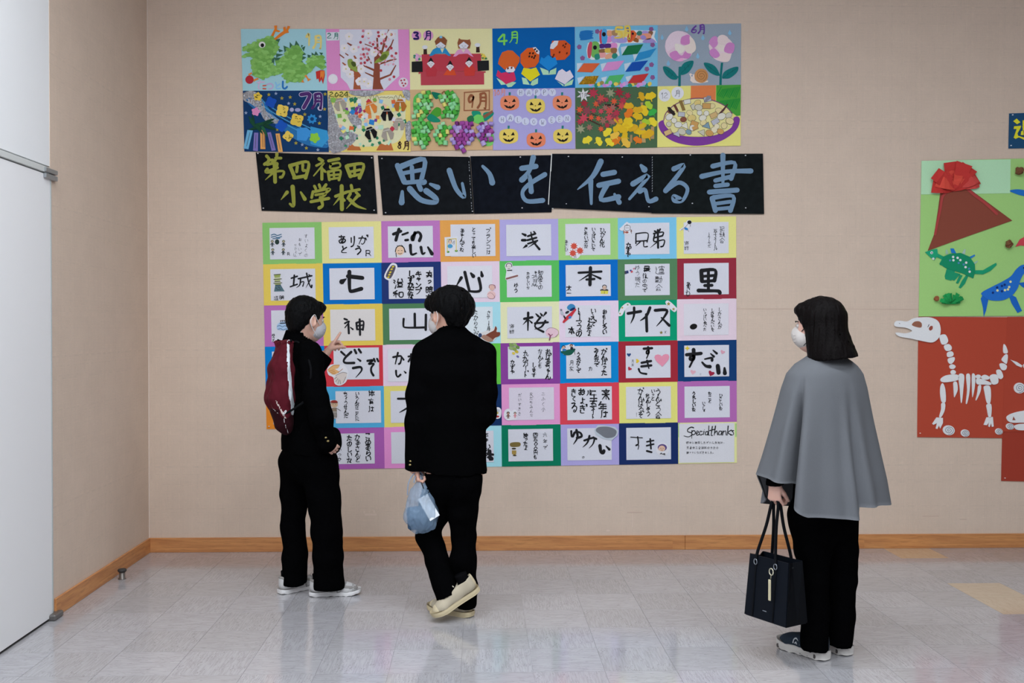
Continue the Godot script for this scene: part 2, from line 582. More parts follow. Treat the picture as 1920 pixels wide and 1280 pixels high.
func build_door(far: float, near: float, h: float):
	var t := Node3D.new()
	t.name = "door_1"
	t.position = Vector3(LEFT_X, 0, (far + near) / 2)
	t.set_meta("kind", "structure")
	t.set_meta("label", "large white door leaf with steel pivot hinges")
	add_child(t)
	var org := t.position
	var leaf_m := plain("e6e4e4", 0.6, 0.4)
	var steel := plain("9a9da0", 0.35, 0.5, 0.6)
	var edge_m := plain("b7bdbd", 0.45, 0.5)
	var half := (near - far) / 2
	obj("leaf", box_mesh(Vector3(-0.045, 0.012, -half + 0.014), Vector3(0.006, h, half - 0.004), 0.002), leaf_m, t)
	obj("edge_strip", box_mesh(Vector3(-0.045, 0.012, -half + 0.001), Vector3(0.007, h, -half + 0.0135), 0.001), edge_m, t)
	obj("threshold", box_mesh(Vector3(-0.18, -0.002, -half + 0.002), Vector3(0.0, 0.004, half)), plain("3a3a3a", 0.6), t)
	var rail := obj("top_rail", box_mesh(Vector3(-0.05, h + 0.006, -half + 0.03), Vector3(0.012, h + 0.034, half - 0.004), 0.002), plain("c9cbc8", 0.5), t)
	rail.set_meta("label", "pale grey rail above the door leaf")
	var hin := obj("pivot_hinge", box_mesh(Vector3(-0.03, h + 0.008, -half - 0.045), Vector3(0.02, h + 0.03, -half + 0.09), 0.003), steel, t)
	obj("hinge_plate", box_mesh(Vector3(-0.03, h - 0.022, -half - 0.045), Vector3(0.02, h + 0.002, -half + 0.09), 0.003), steel, hin)
	obj("pivot_hinge", box_mesh(Vector3(-0.01, 0.0, -half - 0.05), Vector3(0.035, 0.03, -half + 0.05), 0.006), plain("6d6b68", 0.4, 0.5, 0.5), t)
	# floor stop in front of the side wall
	var g := on_floor(229, 1085)
	var ds := thing("door_stop", "small dark floor-mounted door stop beside the wooden baseboard", "door stop", Vector3(g.x, 0, g.z))
	obj("post", lathe([[0.0, 0.0], [0.022, 0.0], [0.022, 0.004], [0.0165, 0.006], [0.0165, 0.042], [0.0, 0.042]], 20), plain("6b6560", 0.35, 0.5, 0.5), ds)
	obj("rubber_cap", lathe([[0.0, 0.040], [0.02, 0.041], [0.0245, 0.046], [0.0245, 0.052], [0.021, 0.057], [0.012, 0.0595], [0.0, 0.06]], 20), plain("2f2c2b", 0.6), ds)

func lathe(prof: Array, n := 24, smooth := true) -> ArrayMesh:
	var st := new_st(smooth)
	for i in prof.size() - 1:
		for k in n:
			var a := TAU * k / n
			var b := TAU * (k + 1) / n
			var r0: float = prof[i][0]
			var r1: float = prof[i + 1][0]
			var y0: float = prof[i][1]
			var y1: float = prof[i + 1][1]
			var A := Vector3(cos(a) * r0, y0, sin(a) * r0)
			var B := Vector3(cos(b) * r0, y0, sin(b) * r0)
			var C := Vector3(cos(b) * r1, y1, sin(b) * r1)
			var D := Vector3(cos(a) * r1, y1, sin(a) * r1)
			if r0 > 1e-6: st.add_vertex(A); st.add_vertex(B); st.add_vertex(C)
			if r1 > 1e-6: st.add_vertex(A); st.add_vertex(C); st.add_vertex(D)
	return done(st)

# ---------------------------------------------------------------- brush lettering
# Each character is a few strokes on a 10 x 10 grid: "xy xy xy|xy xy", x to the right, y down; a 4-digit token is on a 100 x 100 grid.
func define_glyphs():
	var src := {
	"あ": "22 72|41 43 48|63 57 38 26 35 64 85 77 58", "い": "22 25 38 47|72 84 86", "う": "41 62|24 53 74 76 49", "え": "41 62|24 64 46 29 55 68 89",
	"お": "23 63|41 47 38 26 45 75 86 68 57|72 84", "か": "13 63 67 49 38|41 34 19|73 85", "き": "22 72|24 74|41 66|26 28 39 69", "く": "61 25 69",
	"け": "21 27 29|43 83|61 66 49", "こ": "22 72 63|27 38 78", "さ": "23 73|41 66|26 28 39 69", "し": "31 36 38 59 87",
	"す": "13 83|51 56 37 35 54 56 49", "せ": "14 84|61 66 56|31 37 48 78", "そ": "22 62 25 84 46 48 69", "た": "13 63|41 28 19|54 84|57 58 88",
	"ち": "13 73|41 25 64 76 68 39", "つ": "24 63 85 67 39", "て": "13 83 45 47 68", "と": "31 45|72 35 27 38 78",
	"な": "13 53|41 28|72 84|64 67 47 57 78", "に": "21 27 29|53 83|46 57 88", "ね": "31 39|13 33 17|37 43 74 76 58 57 79", "の": "52 47 28 15 33 62 84 77 59",
	"は": "21 27 19|43 83|62 67 48 57 78", "ひ": "13 33 25 28 49 68 74 63 86", "ふ": "41 53|43 55 57 38|25 18|74 87", "へ": "15 33 87",
	"ほ": "21 27 19|42 82|45 85|62 67 48 57 78", "ま": "23 73|25 75|51 57 38 37 57 79", "み": "22 52 38 17 36 86|73 77 59", "め": "22 35 48|61 57 39 16 34 63 86 78 59",
	"も": "41 37 48 68 66|23 63|25 65", "や": "14 44 63 85 66 55|42 53|31 49", "ゆ": "22 16 18 34 63 85 67 56|61 57 49", "よ": "53 83|51 57 38 37 57 79",
	"ら": "41 62|33 27 45 74 77 49", "り": "32 36 35|61 65 58 39", "る": "22 62 26 54 85 78 59 48 57 68", "れ": "31 39|13 33 17|36 53 62 67 78 87",
	"ろ": "22 62 26 54 85 77 49", "わ": "31 39|13 33 17|36 54 74 86 68 49", "を": "22 72|41 25 44 56|84 46 48 79", "ん": "51 19 45 55 58 69 88 86",
	"フ": "13 73 57 29", "ラ": "22 72|14 74 57 29", "ン": "22 44|18 47 83", "コ": "22 72 78|28 78", "キ": "23 82|15 85|41 69", "ヤ": "14 83 65|31 59",
	"メ": "61 57 29|34 78", "ー": "51 59", "ト": "41 49|45 67", "ル": "32 36 19|61 68 85", "マ": "13 83 57|46 68", "ス": "22 72 57 19|56 89",
	"ナ": "14 84|51 56 39", "イ": "71 45 17|54 59", "カ": "13 73 78 58|41 36 19", "テ": "32 62|14 84|54 39", "ニ": "23 73|17 87", "ム": "41 17 87|66 89", "サ": "14 84|31 36|61 66 39", "ヌ": "22 72 57 19|34 77",
	"一": "15 85", "二": "23 73|17 87", "七": "15 84|41 48 59 88", "九": "14 64 68 89 87|41 36 19", "十": "15 85|51 59", "五": "12 82|42 38|25 75 78|18 88", "六": "41 52|14 84|36 19|66 89", "四": "12 82 88 18 12|42 45 26|62 65 76",
	"楽": "51 42|33 63 66 36 33|35 65|12 23|16 25|83 73|86 75|17 87|56 59|55 29|55 89", "花": "12 82|31 33|61 63|34 16|25 29|74 56|53 58 89 87", "会": "51 15|51 95|35 65|27 77|47 29 79|67 79",
	"記": "12 42|23 43|25 45|26 29|26 46 49 29|52 82 85|55 85|55 58 89 87", "録": "31 14|31 53|24 44|15 45|34 38|18 48|62 82 84|55 95|72 78|57 68|86 77|73 99", "海": "12 23|14 25|29 36|51 43|42 92|54 48 88|54 84 88|35 95|65 67", "翔": "12 22 16|52 15|25 55|35 39|18 58|62 72 79|82 92 99|64 73|84 93",
	"道": "51 62|81 72|42 92|44 84 88 48 44|46 86|12 23|14 24 18|18 39 99", "明": "12 42 48 18 12|15 45|62 92 99|62 66 49|64 94|66 96", "真": "13 83|51 53|34 74 78 34|36 76|17 87|38 19|68 89", "暗": "12 32 38 18 12|15 35|61 71|42 92|53 54|73 72|44 94|55 85 89 59 55|57 87",
	"和": "41 13|14 54|33 39|33 17|34 56|63 93 98 68 63", "澄": "12 23|14 25|29 36|51 44|81 94|54 84|55 85 87 57 55|48 98", "初": "21 32|13 33 16|34 39|35 46|53 93 87 79|63 58 49", "本": "13 83|51 59|52 18|52 88|37 67", "太": "13 83|51 46 19|54 89|47 58", "友": "13 83|41 34 19|36 66 39|46 89",
	"運": "42 92 93|43 42|54 84 87 57 54|55 85|48 98|71 79|12 23|14 24 18|18 39 99", "動": "52 12|13 63|14 54 56 16 14|31 38|17 57|18 68|64 94 88 79|81 77 69", "最": "22 72 74 24 22|15 95|25 29|45 49|27 47|18 48|56 86 58|57 99", "後": "31 13|33 15|25 29|61 53|73 55 75 57|65 59|58 88 59|67 99", "中": "13 83 86 16 13|51 59", "勝": "12 32 39|12 18|14 34|16 36|51 52|81 72|43 93|45 95|64 47|64 97|57 87 79|68 59",
	"食": "51 15|51 95|52 54|34 74 77 34|36 76|34 39 68|67 89", "月": "31 36 19|31 71 79 69|33 73|35 75", "体": "21 13|23 29|33 93|61 69|62 37|62 97|57 77", "育": "51 52|13 83|43 35 75|36 39|36 76 79|37 77|38 78", "大": "14 84|51 46 19|55 89", "小": "51 59 48|33 16|72 86", "来": "12 82|33 44|73 64|15 85|51 59|55 19|55 89",
	"年": "31 14|23 83|35 85|35 37|17 87|53 59", "円": "21 29|21 81 89|51 55|25 85", "使": "21 13|23 29|33 93|44 84 86 46 44|61 66 39|57 89", "題": "12 42 45 15 12|13 43|16 46|36 39|18 39 99|51 91|62 82 87 62|64 84|65 85", "字": "51 52|13 23 83 84|34 74 55|56 59 48|16 86", "用": "21 27 19|21 81 89|24 84|26 86|51 59", "生": "31 14|23 83|51 58|35 75|18 88", "地": "14 44|21 27|18 47|45 95 97|71 77|52 58 99 97", "児": "21 25|41 71 75 45 41|43 73|46 39 19|66 68 89 87",
	"島": "51 42|32 72 75 35 32|34 74|35 37 87 89|37 77|28 68|27 29 69", "商": "51 52|13 83|33 44|73 64|24 29|24 84 89|46 66 68 48 46", "工": "22 72|52 58|18 88", "議": "12 42|23 43|25 45|26 29 49 46 26|52 92|64 84|55 95|72 75|66 59|47 97|73 99", "所": "12 42|13 43 46 16|13 19|81 52|53 49|55 95|75 79", "方": "51 52|13 83|43 36 19|45 75 69 58", "譲": "12 42|23 43|25 45|26 29 49 46 26|61 62|52 92|54 94|55 95|64 67|84 87|57 97|67 59|78 99",
	"犬": "14 84|51 46 19|55 89|62 73", "ぁ": "51 59", "0": "52 26 58 85 52", "R": "22 28|22 62 65 25|55 88", "K": "31 38|71 35|45 78",
	"1": "33 51 59", "2": "22 51 73 64 18 88", "3": "22 52 63 45|45 66 68 28", "4": "51 16 86|61 69", "5": "71 31 34|34 64 77 58 28", "6": "61 34 27 48 67 65 35", "7": "22 82 49", "8": "51 33 54 67 48 26 54 73 51", "9": "73 52 34 46 74 73 69", "、": "25 37", "。": "26 37 28 17 26",
	"H": "21 29|71 79|25 75", "A": "19 51 89|26 76", "P": "29 21 61 64 25", "Y": "21 55 81|55 59", "L": "31 39 79", "O": "51 25 59 85 51", "W": "21 39 54 69 81", "E": "71 31 39 79|35 65", "N": "29 21 79 71", "!": "51 57|58 59"}
	for k in src: GL[k] = src[k]
	for pair in ["がか", "ぎき", "ぐく", "ごこ", "ざさ", "ずす", "ぜせ", "ぞそ", "だた", "でて", "どと", "ばは", "ぶふ", "べへ", "ぼほ", "ドト", "ブフ", "デテ"]:
		GL[pair[0]] = GL[pair[1]] + "|80 92|90 91"
	for pair in ["ぱは", "プフ"]:
		GL[pair[0]] = GL[pair[1]] + "|80 91 82 71 80"
var ink_st: SurfaceTool
var ink_org: Vector3
var ink_parent: Node3D
func ink_begin(parent: Node3D, lvl: float):
	ink_parent = parent
	ink_st = new_st()
	ink_org = root_of(parent) - Vector3(0, 0, WALL_Z + lvl * 0.001)
func ink_end(called := "writing", mat: Material = null) -> MeshInstance3D:
	if ink_st.commit_to_arrays()[0] == null: return null
	return obj(called, done(ink_st), mat if mat else ink(), ink_parent)
func brush(w: float, s: String, mode := 2):
	var p := spline(pts(s), false, 5)
	add_ribbon(ink_st, p, widths(p.size(), w * unit_m(), mode), ink_org)
func next_char(called := "character", mat: Material = null):
	if ink_st.commit_to_arrays()[0] != null: ink_end(called, mat)
	ink_st = new_st()
func glyph(ch: String, x: float, y: float, w: float, h: float, lw: float):
	if char_now and w * map_s >= 13.0:      # a large character is a piece of its own
		var keep := ink_st
		ink_st = new_st()
		char_now = false
		glyph(ch, x, y, w, h, lw)
		char_now = true
		ink_end("character")
		ink_st = keep
		return
	var small := ch in ["っ", "ゃ", "ゅ", "ょ", "ャ", "ュ"]
	var key: String = {"っ": "つ", "ゃ": "や", "ゅ": "ゆ", "ょ": "よ", "ャ": "ヤ"}.get(ch, ch)
	if not GL.has(key): return
	if small:
		x += w * 0.25; y += h * 0.12; w *= 0.62; h *= 0.62
	var strokes: PackedStringArray = (GL[key] as String).split("|")
	var u := unit_m()
	for s in strokes:
		var p := PackedVector2Array()
		for t in s.split(" ", false):
			var gx := float(t.substr(0, 1)) / 9.5
			var gy := float(t.substr(1, 1)) / 9.5
			if t.length() == 4:
				gx = float(t.substr(0, 2)) / 100.0; gy = float(t.substr(2, 2)) / 100.0
			gx += rng.randf_range(-0.012, 0.012); gy += rng.randf_range(-0.012, 0.012)
			p.append(wxy(x + gx * w, y + gy * h))
		# straight strokes keep their corners; curved ones are rounded
		if p.size() > 2: p = spline(p, false, 4)
		elif p.size() == 2: p = PackedVector2Array([p[0], p[0].lerp(p[1], 0.5), p[1]])
		add_ribbon(ink_st, p, widths(p.size(), lw * u * rng.randf_range(0.9, 1.1), 1 + int(rng.randi() % 2)), ink_org)
func vtext(s: String, cx: float, y0: float, size: float, pitch: float, lw: float, slant := 0.0):
	for i in s.length():
		glyph(s[i], cx - size / 2 + slant * i + rng.randf_range(-0.04, 0.04) * size, y0 + pitch * i, size, size, lw)
func htext(s: String, x0: float, y: float, w: float, h: float, pitch: float, lw: float, rise := 0.0):
	for i in s.length():
		glyph(s[i], x0 + pitch * i, y + rise * i, w, h, lw)
func pin(parent: Node3D, x: float, y: float, h := "d9d9de"):
	var p := wxy(x, y)
	if not mats.has("pinmesh"):
		var sp := SphereMesh.new()
		sp.radius = 0.0052; sp.height = 0.0075; sp.radial_segments = 10; sp.rings = 5
		mats["pinmesh"] = sp
	var m := obj("pin", mats["pinmesh"], plain(h, 0.3), parent)
	m.position = Vector3(p.x, p.y, WALL_Z + 0.0085) - root_of(parent)

# a wavy sheet of paper or cloth with thickness, pinned flat: corners in map units (tl, tr, br, bl)
func sheet_mesh(c: PackedVector2Array, org: Vector3, lvl: float, amp: float, seed_: int, nx := 10, ny := 8) -> ArrayMesh:
	var st := new_st(true)
	var n := make_noise(seed_, 2.2, 2)
	var P := func(i, j):
		var u := float(i) / nx
		var v := float(j) / ny
		var q: Vector2 = c[0].lerp(c[1], u).lerp(c[3].lerp(c[2], u), v)
		var lift := maxf(0.0, v - 0.75) * 4.0 * amp
		var e := 1.0 - 0.5 * (absf(u - 0.5) + absf(v - 0.5))
		var z: float = WALL_Z + lvl * 0.001 + amp * e * n.get_noise_2d(q.x * 1.6, q.y * 1.6) + lift
		return Vector3(q.x, q.y, z) - org
	var back := Vector3(0, 0, -0.0008)
	for j in ny:
		for i in nx:
			quad(st, P.call(i, j), P.call(i + 1, j), P.call(i + 1, j + 1), P.call(i, j + 1))
			quad(st, P.call(i, j) + back, P.call(i, j + 1) + back, P.call(i + 1, j + 1) + back, P.call(i + 1, j) + back)
	st.set_smooth_group(-1)
	for i in nx:
		quad(st, P.call(i, 0) + back, P.call(i + 1, 0) + back, P.call(i + 1, 0), P.call(i, 0))
		quad(st, P.call(i, ny), P.call(i + 1, ny), P.call(i + 1, ny) + back, P.call(i, ny) + back)
	for j in ny:
		quad(st, P.call(0, j), P.call(0, j + 1), P.call(0, j + 1) + back, P.call(0, j) + back)
		quad(st, P.call(nx, j) + back, P.call(nx, j + 1) + back, P.call(nx, j + 1), P.call(nx, j))
	return done(st)
func sheet(parent: Node3D, called: String, corners: String, h: String, lvl: float, amp := 0.0006, seed_ := 1, mat: Material = null) -> MeshInstance3D:
	return obj(called, sheet_mesh(pts(corners), root_of(parent), lvl, amp, seed_), mat if mat else paper(h), parent)

# ---------------------------------------------------------------- twelve month posters of cut paper
const MONTH_GROUP := "monthly cut paper posters"
func poster(corners: String, h: String, label: String, seed_: int, lvl := 4.0) -> Node3D:
	var c := pts(corners)
	var t := thing("month_poster", label, "poster", Vector3((c[2].x + c[3].x) / 2, minf(c[2].y, c[3].y), WALL_Z), MONTH_GROUP)
	sheet(t, "backing_paper", corners, h, lvl, 0.0006, seed_)
	return t
func scatter(parent: Node3D, called: String, mesh: Mesh, mat: Material, x: float, y: float, lvl: float, rot: float, sc := 1.0, tilt := 0.0) -> MeshInstance3D:
	var m := obj(called, mesh, mat, parent)
	var p := wxy(x, y)
	m.transform = Transform3D((Basis(Vector3.BACK, rot) * Basis(Vector3.RIGHT, tilt)).scaled(Vector3(sc, sc, 1.0)), Vector3(p.x, p.y, WALL_Z + lvl * 0.001) - root_of(parent))
	return m
func shape_mesh(p: PackedVector2Array) -> ArrayMesh:
	return plate_mesh(p, Vector2.ZERO, -0.0008, 0.0)
func local_poly(n: int, f: Callable) -> PackedVector2Array:
	var o := PackedVector2Array()
	for i in n: o.append(f.call(TAU * i / n, i))
	return o
func oval(rx: float, ry: float, n := 12) -> PackedVector2Array:
	return local_poly(n, func(a, _i): return Vector2(cos(a) * rx, sin(a) * ry))
func foil_mat() -> StandardMaterial3D:
	if mats.has("foil"): return mats["foil"]
	var m := StandardMaterial3D.new()
	m.albedo_color = Color(0.86, 0.87, 0.9)
	m.metallic = 0.9
	m.roughness = 0.38
	var nt := NoiseTexture2D.new()
	nt.width = 128; nt.height = 128; nt.seamless = true
	nt.as_normal_map = true
	nt.bump_strength = 14.0
	nt.noise = make_noise(9, 0.05, 3)
	m.normal_enabled = true
	m.normal_texture = nt
	m.normal_scale = 1.2
	m.uv1_triplanar = true
	m.uv1_world_triplanar = true
	m.uv1_scale = Vector3(9, 9, 9)
	mats["foil"] = m
	return m
func crumple(parent: Node3D, called: String, corners: String, lvl: float, mat: Material, amp := 0.002, seed_ := 1):
	# crinkled sheet (foil, tissue) with real relief
	var p := spline(pts(corners), true, 3)
	var c := Vector2.ZERO
	for v in p: c += v
	c /= p.size()
	var st := new_st()
	var r := RandomNumberGenerator.new()
	r.seed = seed_
	var org := root_of(parent)
	var rings: Array = []
	for k in 5:
		var ring: Array = []
		for v in p:
			var q := c.lerp(v, float(k) / 4.0)
			ring.append(Vector3(q.x, q.y, WALL_Z + lvl * 0.001 + r.randf_range(0.0, amp)) - org)
		rings.append(ring)
	for k in range(4, 0, -1):
		for i in p.size():
			var j := (i + 1) % p.size()
			quad(st, rings[k][i], rings[k][j], rings[k - 1][j], rings[k - 1][i])
	return obj(called, done(st), mat, parent)
func blossom(parent: Node3D, x: float, y: float, r: float, h: String, lvl: float):
	var u := unit_m() * r
	var key := "blossom%.4f" % u
	if not mats.has(key): mats[key] = shape_mesh(local_poly(25, func(a, _i): return Vector2(cos(a), sin(a)) * u * (0.78 + 0.22 * absf(cos(2.5 * a)))))
	scatter(parent, "blossom", mats[key], paper(h), x, y, lvl, rng.randf() * TAU)
func maple_poly(u: float) -> PackedVector2Array:
	return local_poly(14, func(a, i): return Vector2(cos(a + PI / 2), sin(a + PI / 2)) * u * ((1.0 if i != 7 else 0.5) if i % 2 == 0 else 0.45))
func ginkgo_poly(u: float) -> PackedVector2Array:
	var o := PackedVector2Array([Vector2(-0.06, -0.9) * u, Vector2(0.06, -0.9) * u, Vector2(0.1, -0.5) * u])
	for k in 9:
		var a := lerpf(-0.35, PI + 0.35, k / 8.0)
		o.append(Vector2(cos(a), sin(a) * 0.85) * u * (0.72 if k == 4 else 0.92 + 0.08 * (k % 2)))
	o.append(Vector2(-0.1, -0.5) * u)
	return o
func arch_mesh(w: float, l: float, h: float) -> ArrayMesh:
	# a strip of paper bowed into a loop and glued down at both ends
	var st := new_st(true)
	var n := 8
	for i in n:
		var a := PI * i / n
		var b := PI * (i + 1) / n
		var A := Vector3(-cos(a) * l / 2, 0, sin(a) * h)
		var B := Vector3(-cos(b) * l / 2, 0, sin(b) * h)
		var U := Vector3(0, w / 2, 0)
		quad(st, A + U, B + U, B - U, A - U)
		var A2 := A * 0.93
		var B2 := B * 0.93
		quad(st, A2 + U, A2 - U, B2 - U, B2 + U)
	return done(st)
func inside(x: float, y: float, poly: Array) -> bool:
	var p := PackedVector2Array()
	for q in poly: p.append(Vector2(q[0], q[1]))
	return Geometry2D.is_point_in_polygon(Vector2(x, y), p)
func txt_pts(s: String) -> Array:
	var o: Array = []
	for t in s.split(" ", false):
		var a := t.split(",")
		o.append([float(a[0]), float(a[1])])
	return o
func char_on(parent: Node3D, ch: String, x: float, y: float, w: float, h: float, lw: float, col: String, lvl: float):
	ink_begin(parent, lvl)
	char_now = false
	glyph(ch, x, y, w, h, lw)
	char_now = true
	ink_end("character", paper(col))

func build_months():
	use_map(440, 40, 0.19529)
	build_january(); build_february(); build_july(); build_august()
	use_map(760, 40, 0.19527)
	build_march(); build_april(); build_september(); build_october()
	use_map(1070, 40, 0.19527)
	build_may(); build_june(); build_november(); build_december()

func build_january():
	var t := poster("60,75 875,75 890,665 80,668", "a3cfd8", "January poster with a scaly green paper dragon on pale blue", 11)
	for s in ["390,175 440,170 415,225", "415,262 470,285 430,300", "400,310 470,320 400,350", "380,350 460,350 400,410", "340,360 385,345 380,415 340,412", "470,235 520,255 480,300", "530,200 560,235 530,260", "590,185 625,235 575,240", "640,228 660,235 640,255", "645,255 680,240 665,290", "655,290 690,320 650,330", "640,330 690,350 650,375", "612,370 660,390 625,425", "700,320 735,330 705,375", "740,300 780,330 740,345", "780,288 805,325 765,325", "812,300 850,305 835,330", "830,330 865,355 840,370", "850,375 885,400 850,410", "845,415 885,440 850,450"]:
		cut(t, "spine_plate", s, "3f6a50", 5.6)
	for s in ["345,150 385,75 380,45 410,42 405,80 440,95 430,108 395,100 372,152", "378,170 440,115 470,95 468,60 490,55 495,85 512,45 535,52 515,95 525,110 490,118 395,182"]:
		cut(t, "antler", s, "ee7f2e", 6.4)
	var body := "75,250 200,205 240,180 330,150 385,160 420,230 405,300 370,340 350,410 400,430 395,395 480,330 520,270 600,225 650,270 655,340 640,390 690,420 720,350 780,330 840,330 870,400 850,470 815,450 780,430 740,470 690,520 650,570 580,590 500,575 470,525 490,490 430,510 330,530 265,560 180,520 165,430 150,380 200,340 75,345 90,320 160,300 80,275"
	cut(t, "dragon_body", body, "76ad57", 6.2)
	var poly := txt_pts(body)
	var u := unit_m()
	var scale_m := shape_mesh(oval(24 * u, 14 * u, 12))
	var greens := ["86bb62", "7cb35a", "8ec46c", "72a852"]
	var n := 0
	var y := 160.0
	while y < 590.0:
		var x := 90.0 + fmod(y, 37.0)
		while x < 870.0:
			var jx := x + rng.randf_range(-8, 8)
			var jy := y + rng.randf_range(-5, 5)
			if inside(jx, jy, poly) and not (absf(jx - 268) < 36 and absf(jy - 230) < 34):
				scatter(t, "scale", scale_m, paper(greens[rng.randi() % 4]), jx, jy, 7.2 + 0.25 * (n % 5), rng.randf_range(-0.7, 0.7), rng.randf_range(0.85, 1.2), rng.randf_range(-0.03, 0.03))
				n += 1
			x += 37.0
		y += 23.0
	disc(t, "eye", 266, 228, 32, 30, "e3e2e0", 9.2)
	disc(t, "pupil", 269, 234, 17, 19, "1d1d1f", 10.2)
	disc(t, "ball", 145, 562, 40, 40, "b3303a", 7.0)
	for s in ["130,510 165,490 170,505 140,522", "180,560 225,545 235,558 200,572 190,585", "640,540 665,535 660,570 670,590 630,585 645,570", "670,525 690,515 710,550 735,558 705,580 695,550"]:
		cut(t, "claw", s, "ea8a3c", 6.9)
	cut(t, "tail_flame", "780,485 830,470 865,475 868,520 850,605 835,560 815,590 805,550 788,560", "c6372f", 6.9)
	cut(t, "tail_flame", "825,480 865,480 862,520 848,560 838,530 822,552", "e8823a", 7.9)
	char_on(t, "1", 660, 110, 105, 130, 26, "e6d281", 6.6)
	char_on(t, "月", 745, 135, 110, 130, 22, "e6d281", 6.6)
	var cols := ["c7b9d6", "c65a45", "b4a4cc", "7fb4d8", "2c74b8"]
	var sy := ["220,590 285,585", "245,575 230,640 250,650", "275,620 300,618", "275,648 300,650"]
	for s in sy: lines(t, "character", [[14, s]], "c9b3cf" if s.begins_with("22") or s.begins_with("245") else "c8614d", 6.4)
	lines(t, "character", [[14, "310,610 345,600 370,618 360,645 330,652"]], "bda9cf", 6.4)
	lines(t, "character", [[14, "395,590 405,615"], [14, "435,605 400,630 410,648 440,645"]], "86bde0", 6.4)
	lines(t, "character", [[18, "465,580 465,635 485,648 505,630"]], "2c74b8", 6.4)

func build_february():
	var t := poster("875,75 1675,80 1685,665 890,665", "dd8fc4", "February poster with a plum tree, pink blossoms and two green birds", 12, 4.6)
	cut(t, "white_panel", "1005,80 1568,80 1582,525 1500,600 1440,657 1110,657 1080,600 1020,540", "d5d5e0", 6.0)
	var brown := "8a4a38"
	for s in ["1325,655 1335,540 1255,500 1250,488 1330,520 1335,480 1230,430 1240,420 1340,460 1340,350 1365,330 1360,150 1375,145 1385,280 1410,280 1430,200 1425,100 1440,100 1450,160 1475,80 1485,85 1455,200 1430,275 1420,330 1500,225 1520,175 1530,178 1500,260 1450,350 1400,400 1490,370 1555,360 1558,368 1495,385 1395,420 1395,545 1490,510 1545,420 1553,425 1505,520 1400,565 1400,590 1430,655", "1140,655 1150,540 1090,460 1030,400 1040,395 1110,445 1165,480 1170,390 1140,335 1155,330 1190,380 1185,480 1215,520 1190,560 1215,655", "1085,205 1135,230 1130,250 1080,215", "1010,315 1055,350 1050,360 1005,325", "1065,305 1095,325 1090,335 1062,315", "1285,335 1320,405 1310,410 1275,345", "1250,215 1325,245 1322,252 1250,225"]:
		cut(t, "branch", s, brown if not s.begins_with("1140") else "a55a3c", 6.9)
	cut(t, "bird", "1085,400 1090,370 1125,365 1140,390 1165,420 1180,470 1175,490 1125,465 1095,440", "8ea04c", 8.0, true)
	cut(t, "wing", "1120,395 1150,390 1168,420 1150,440 1128,425", "4e5a2c", 9.0, true)
	cut(t, "bird", "1340,405 1360,375 1400,345 1420,300 1480,285 1485,320 1455,365 1410,390 1370,402", "8c9f45", 8.0)
	cut(t, "wing", "1390,365 1400,345 1430,320 1455,320 1460,345 1420,375", "5f7030", 9.0, true)
	var r := RandomNumberGenerator.new()
	r.seed = 3
	for q in [[1055, 260], [1145, 270], [1100, 150], [1070, 460], [1110, 510], [1200, 580], [1215, 460], [1340, 300], [1160, 400], [1420, 130], [1500, 130], [1285, 120], [1245, 580], [1285, 600]]:
		blossom(t, q[0], q[1], 42, "e4dee2", 7.6)
		disc(t, "blossom_heart", q[0], q[1], 8, 8, "d8c88a", 8.6)
	for q in [[1230, 150], [1210, 205], [1300, 210], [1235, 270], [1265, 265], [1290, 275], [1350, 260], [1385, 145], [1435, 195], [1410, 215], [1455, 245], [1240, 320], [1275, 315], [1215, 360], [1250, 345], [1215, 405], [1250, 400], [1275, 375], [1405, 475], [1510, 335], [1550, 310], [1505, 260], [1490, 560], [1530, 535], [1330, 225], [1235, 95], [1505, 130], [1380, 110]]:
		disc(t, "berry", q[0], q[1], 13, 13, ["b5424e", "c25a66", "a93a48", "cc7f8e"][r.randi() % 4], 8.4)
	for k in 40:
		var x := r.randf_range(1190, 1560)
		var yy := r.randf_range(95, 420)
		disc(t, "petal", x, yy, 11, 11, ["dfb6c4", "e3c8d2", "d899ac"][r.randi() % 3], 7.4)
	cut(t, "date_card", "882,108 1005,105 1005,185 884,188", "d8dce2", 6.0)
	char_on(t, "2", 885, 112, 52, 60, 9, "3a7a70", 7.0)
	char_on(t, "月", 945, 112, 60, 62, 8, "3a7a70", 7.0)
	for q in [[945, 555, "e0dce4"], [1620, 590, "dcd2da"]]:
		disc(t, "round_card", q[0], q[1], 46, 48, q[2], 6.0)
	blossom(t, 945, 555, 38, "e6e0e6", 7.0)
	for q in [[1600, 570], [1630, 565], [1610, 595], [1640, 600], [1622, 620]]: disc(t, "berry", q[0], q[1], 9, 9, "b04452", 7.0)

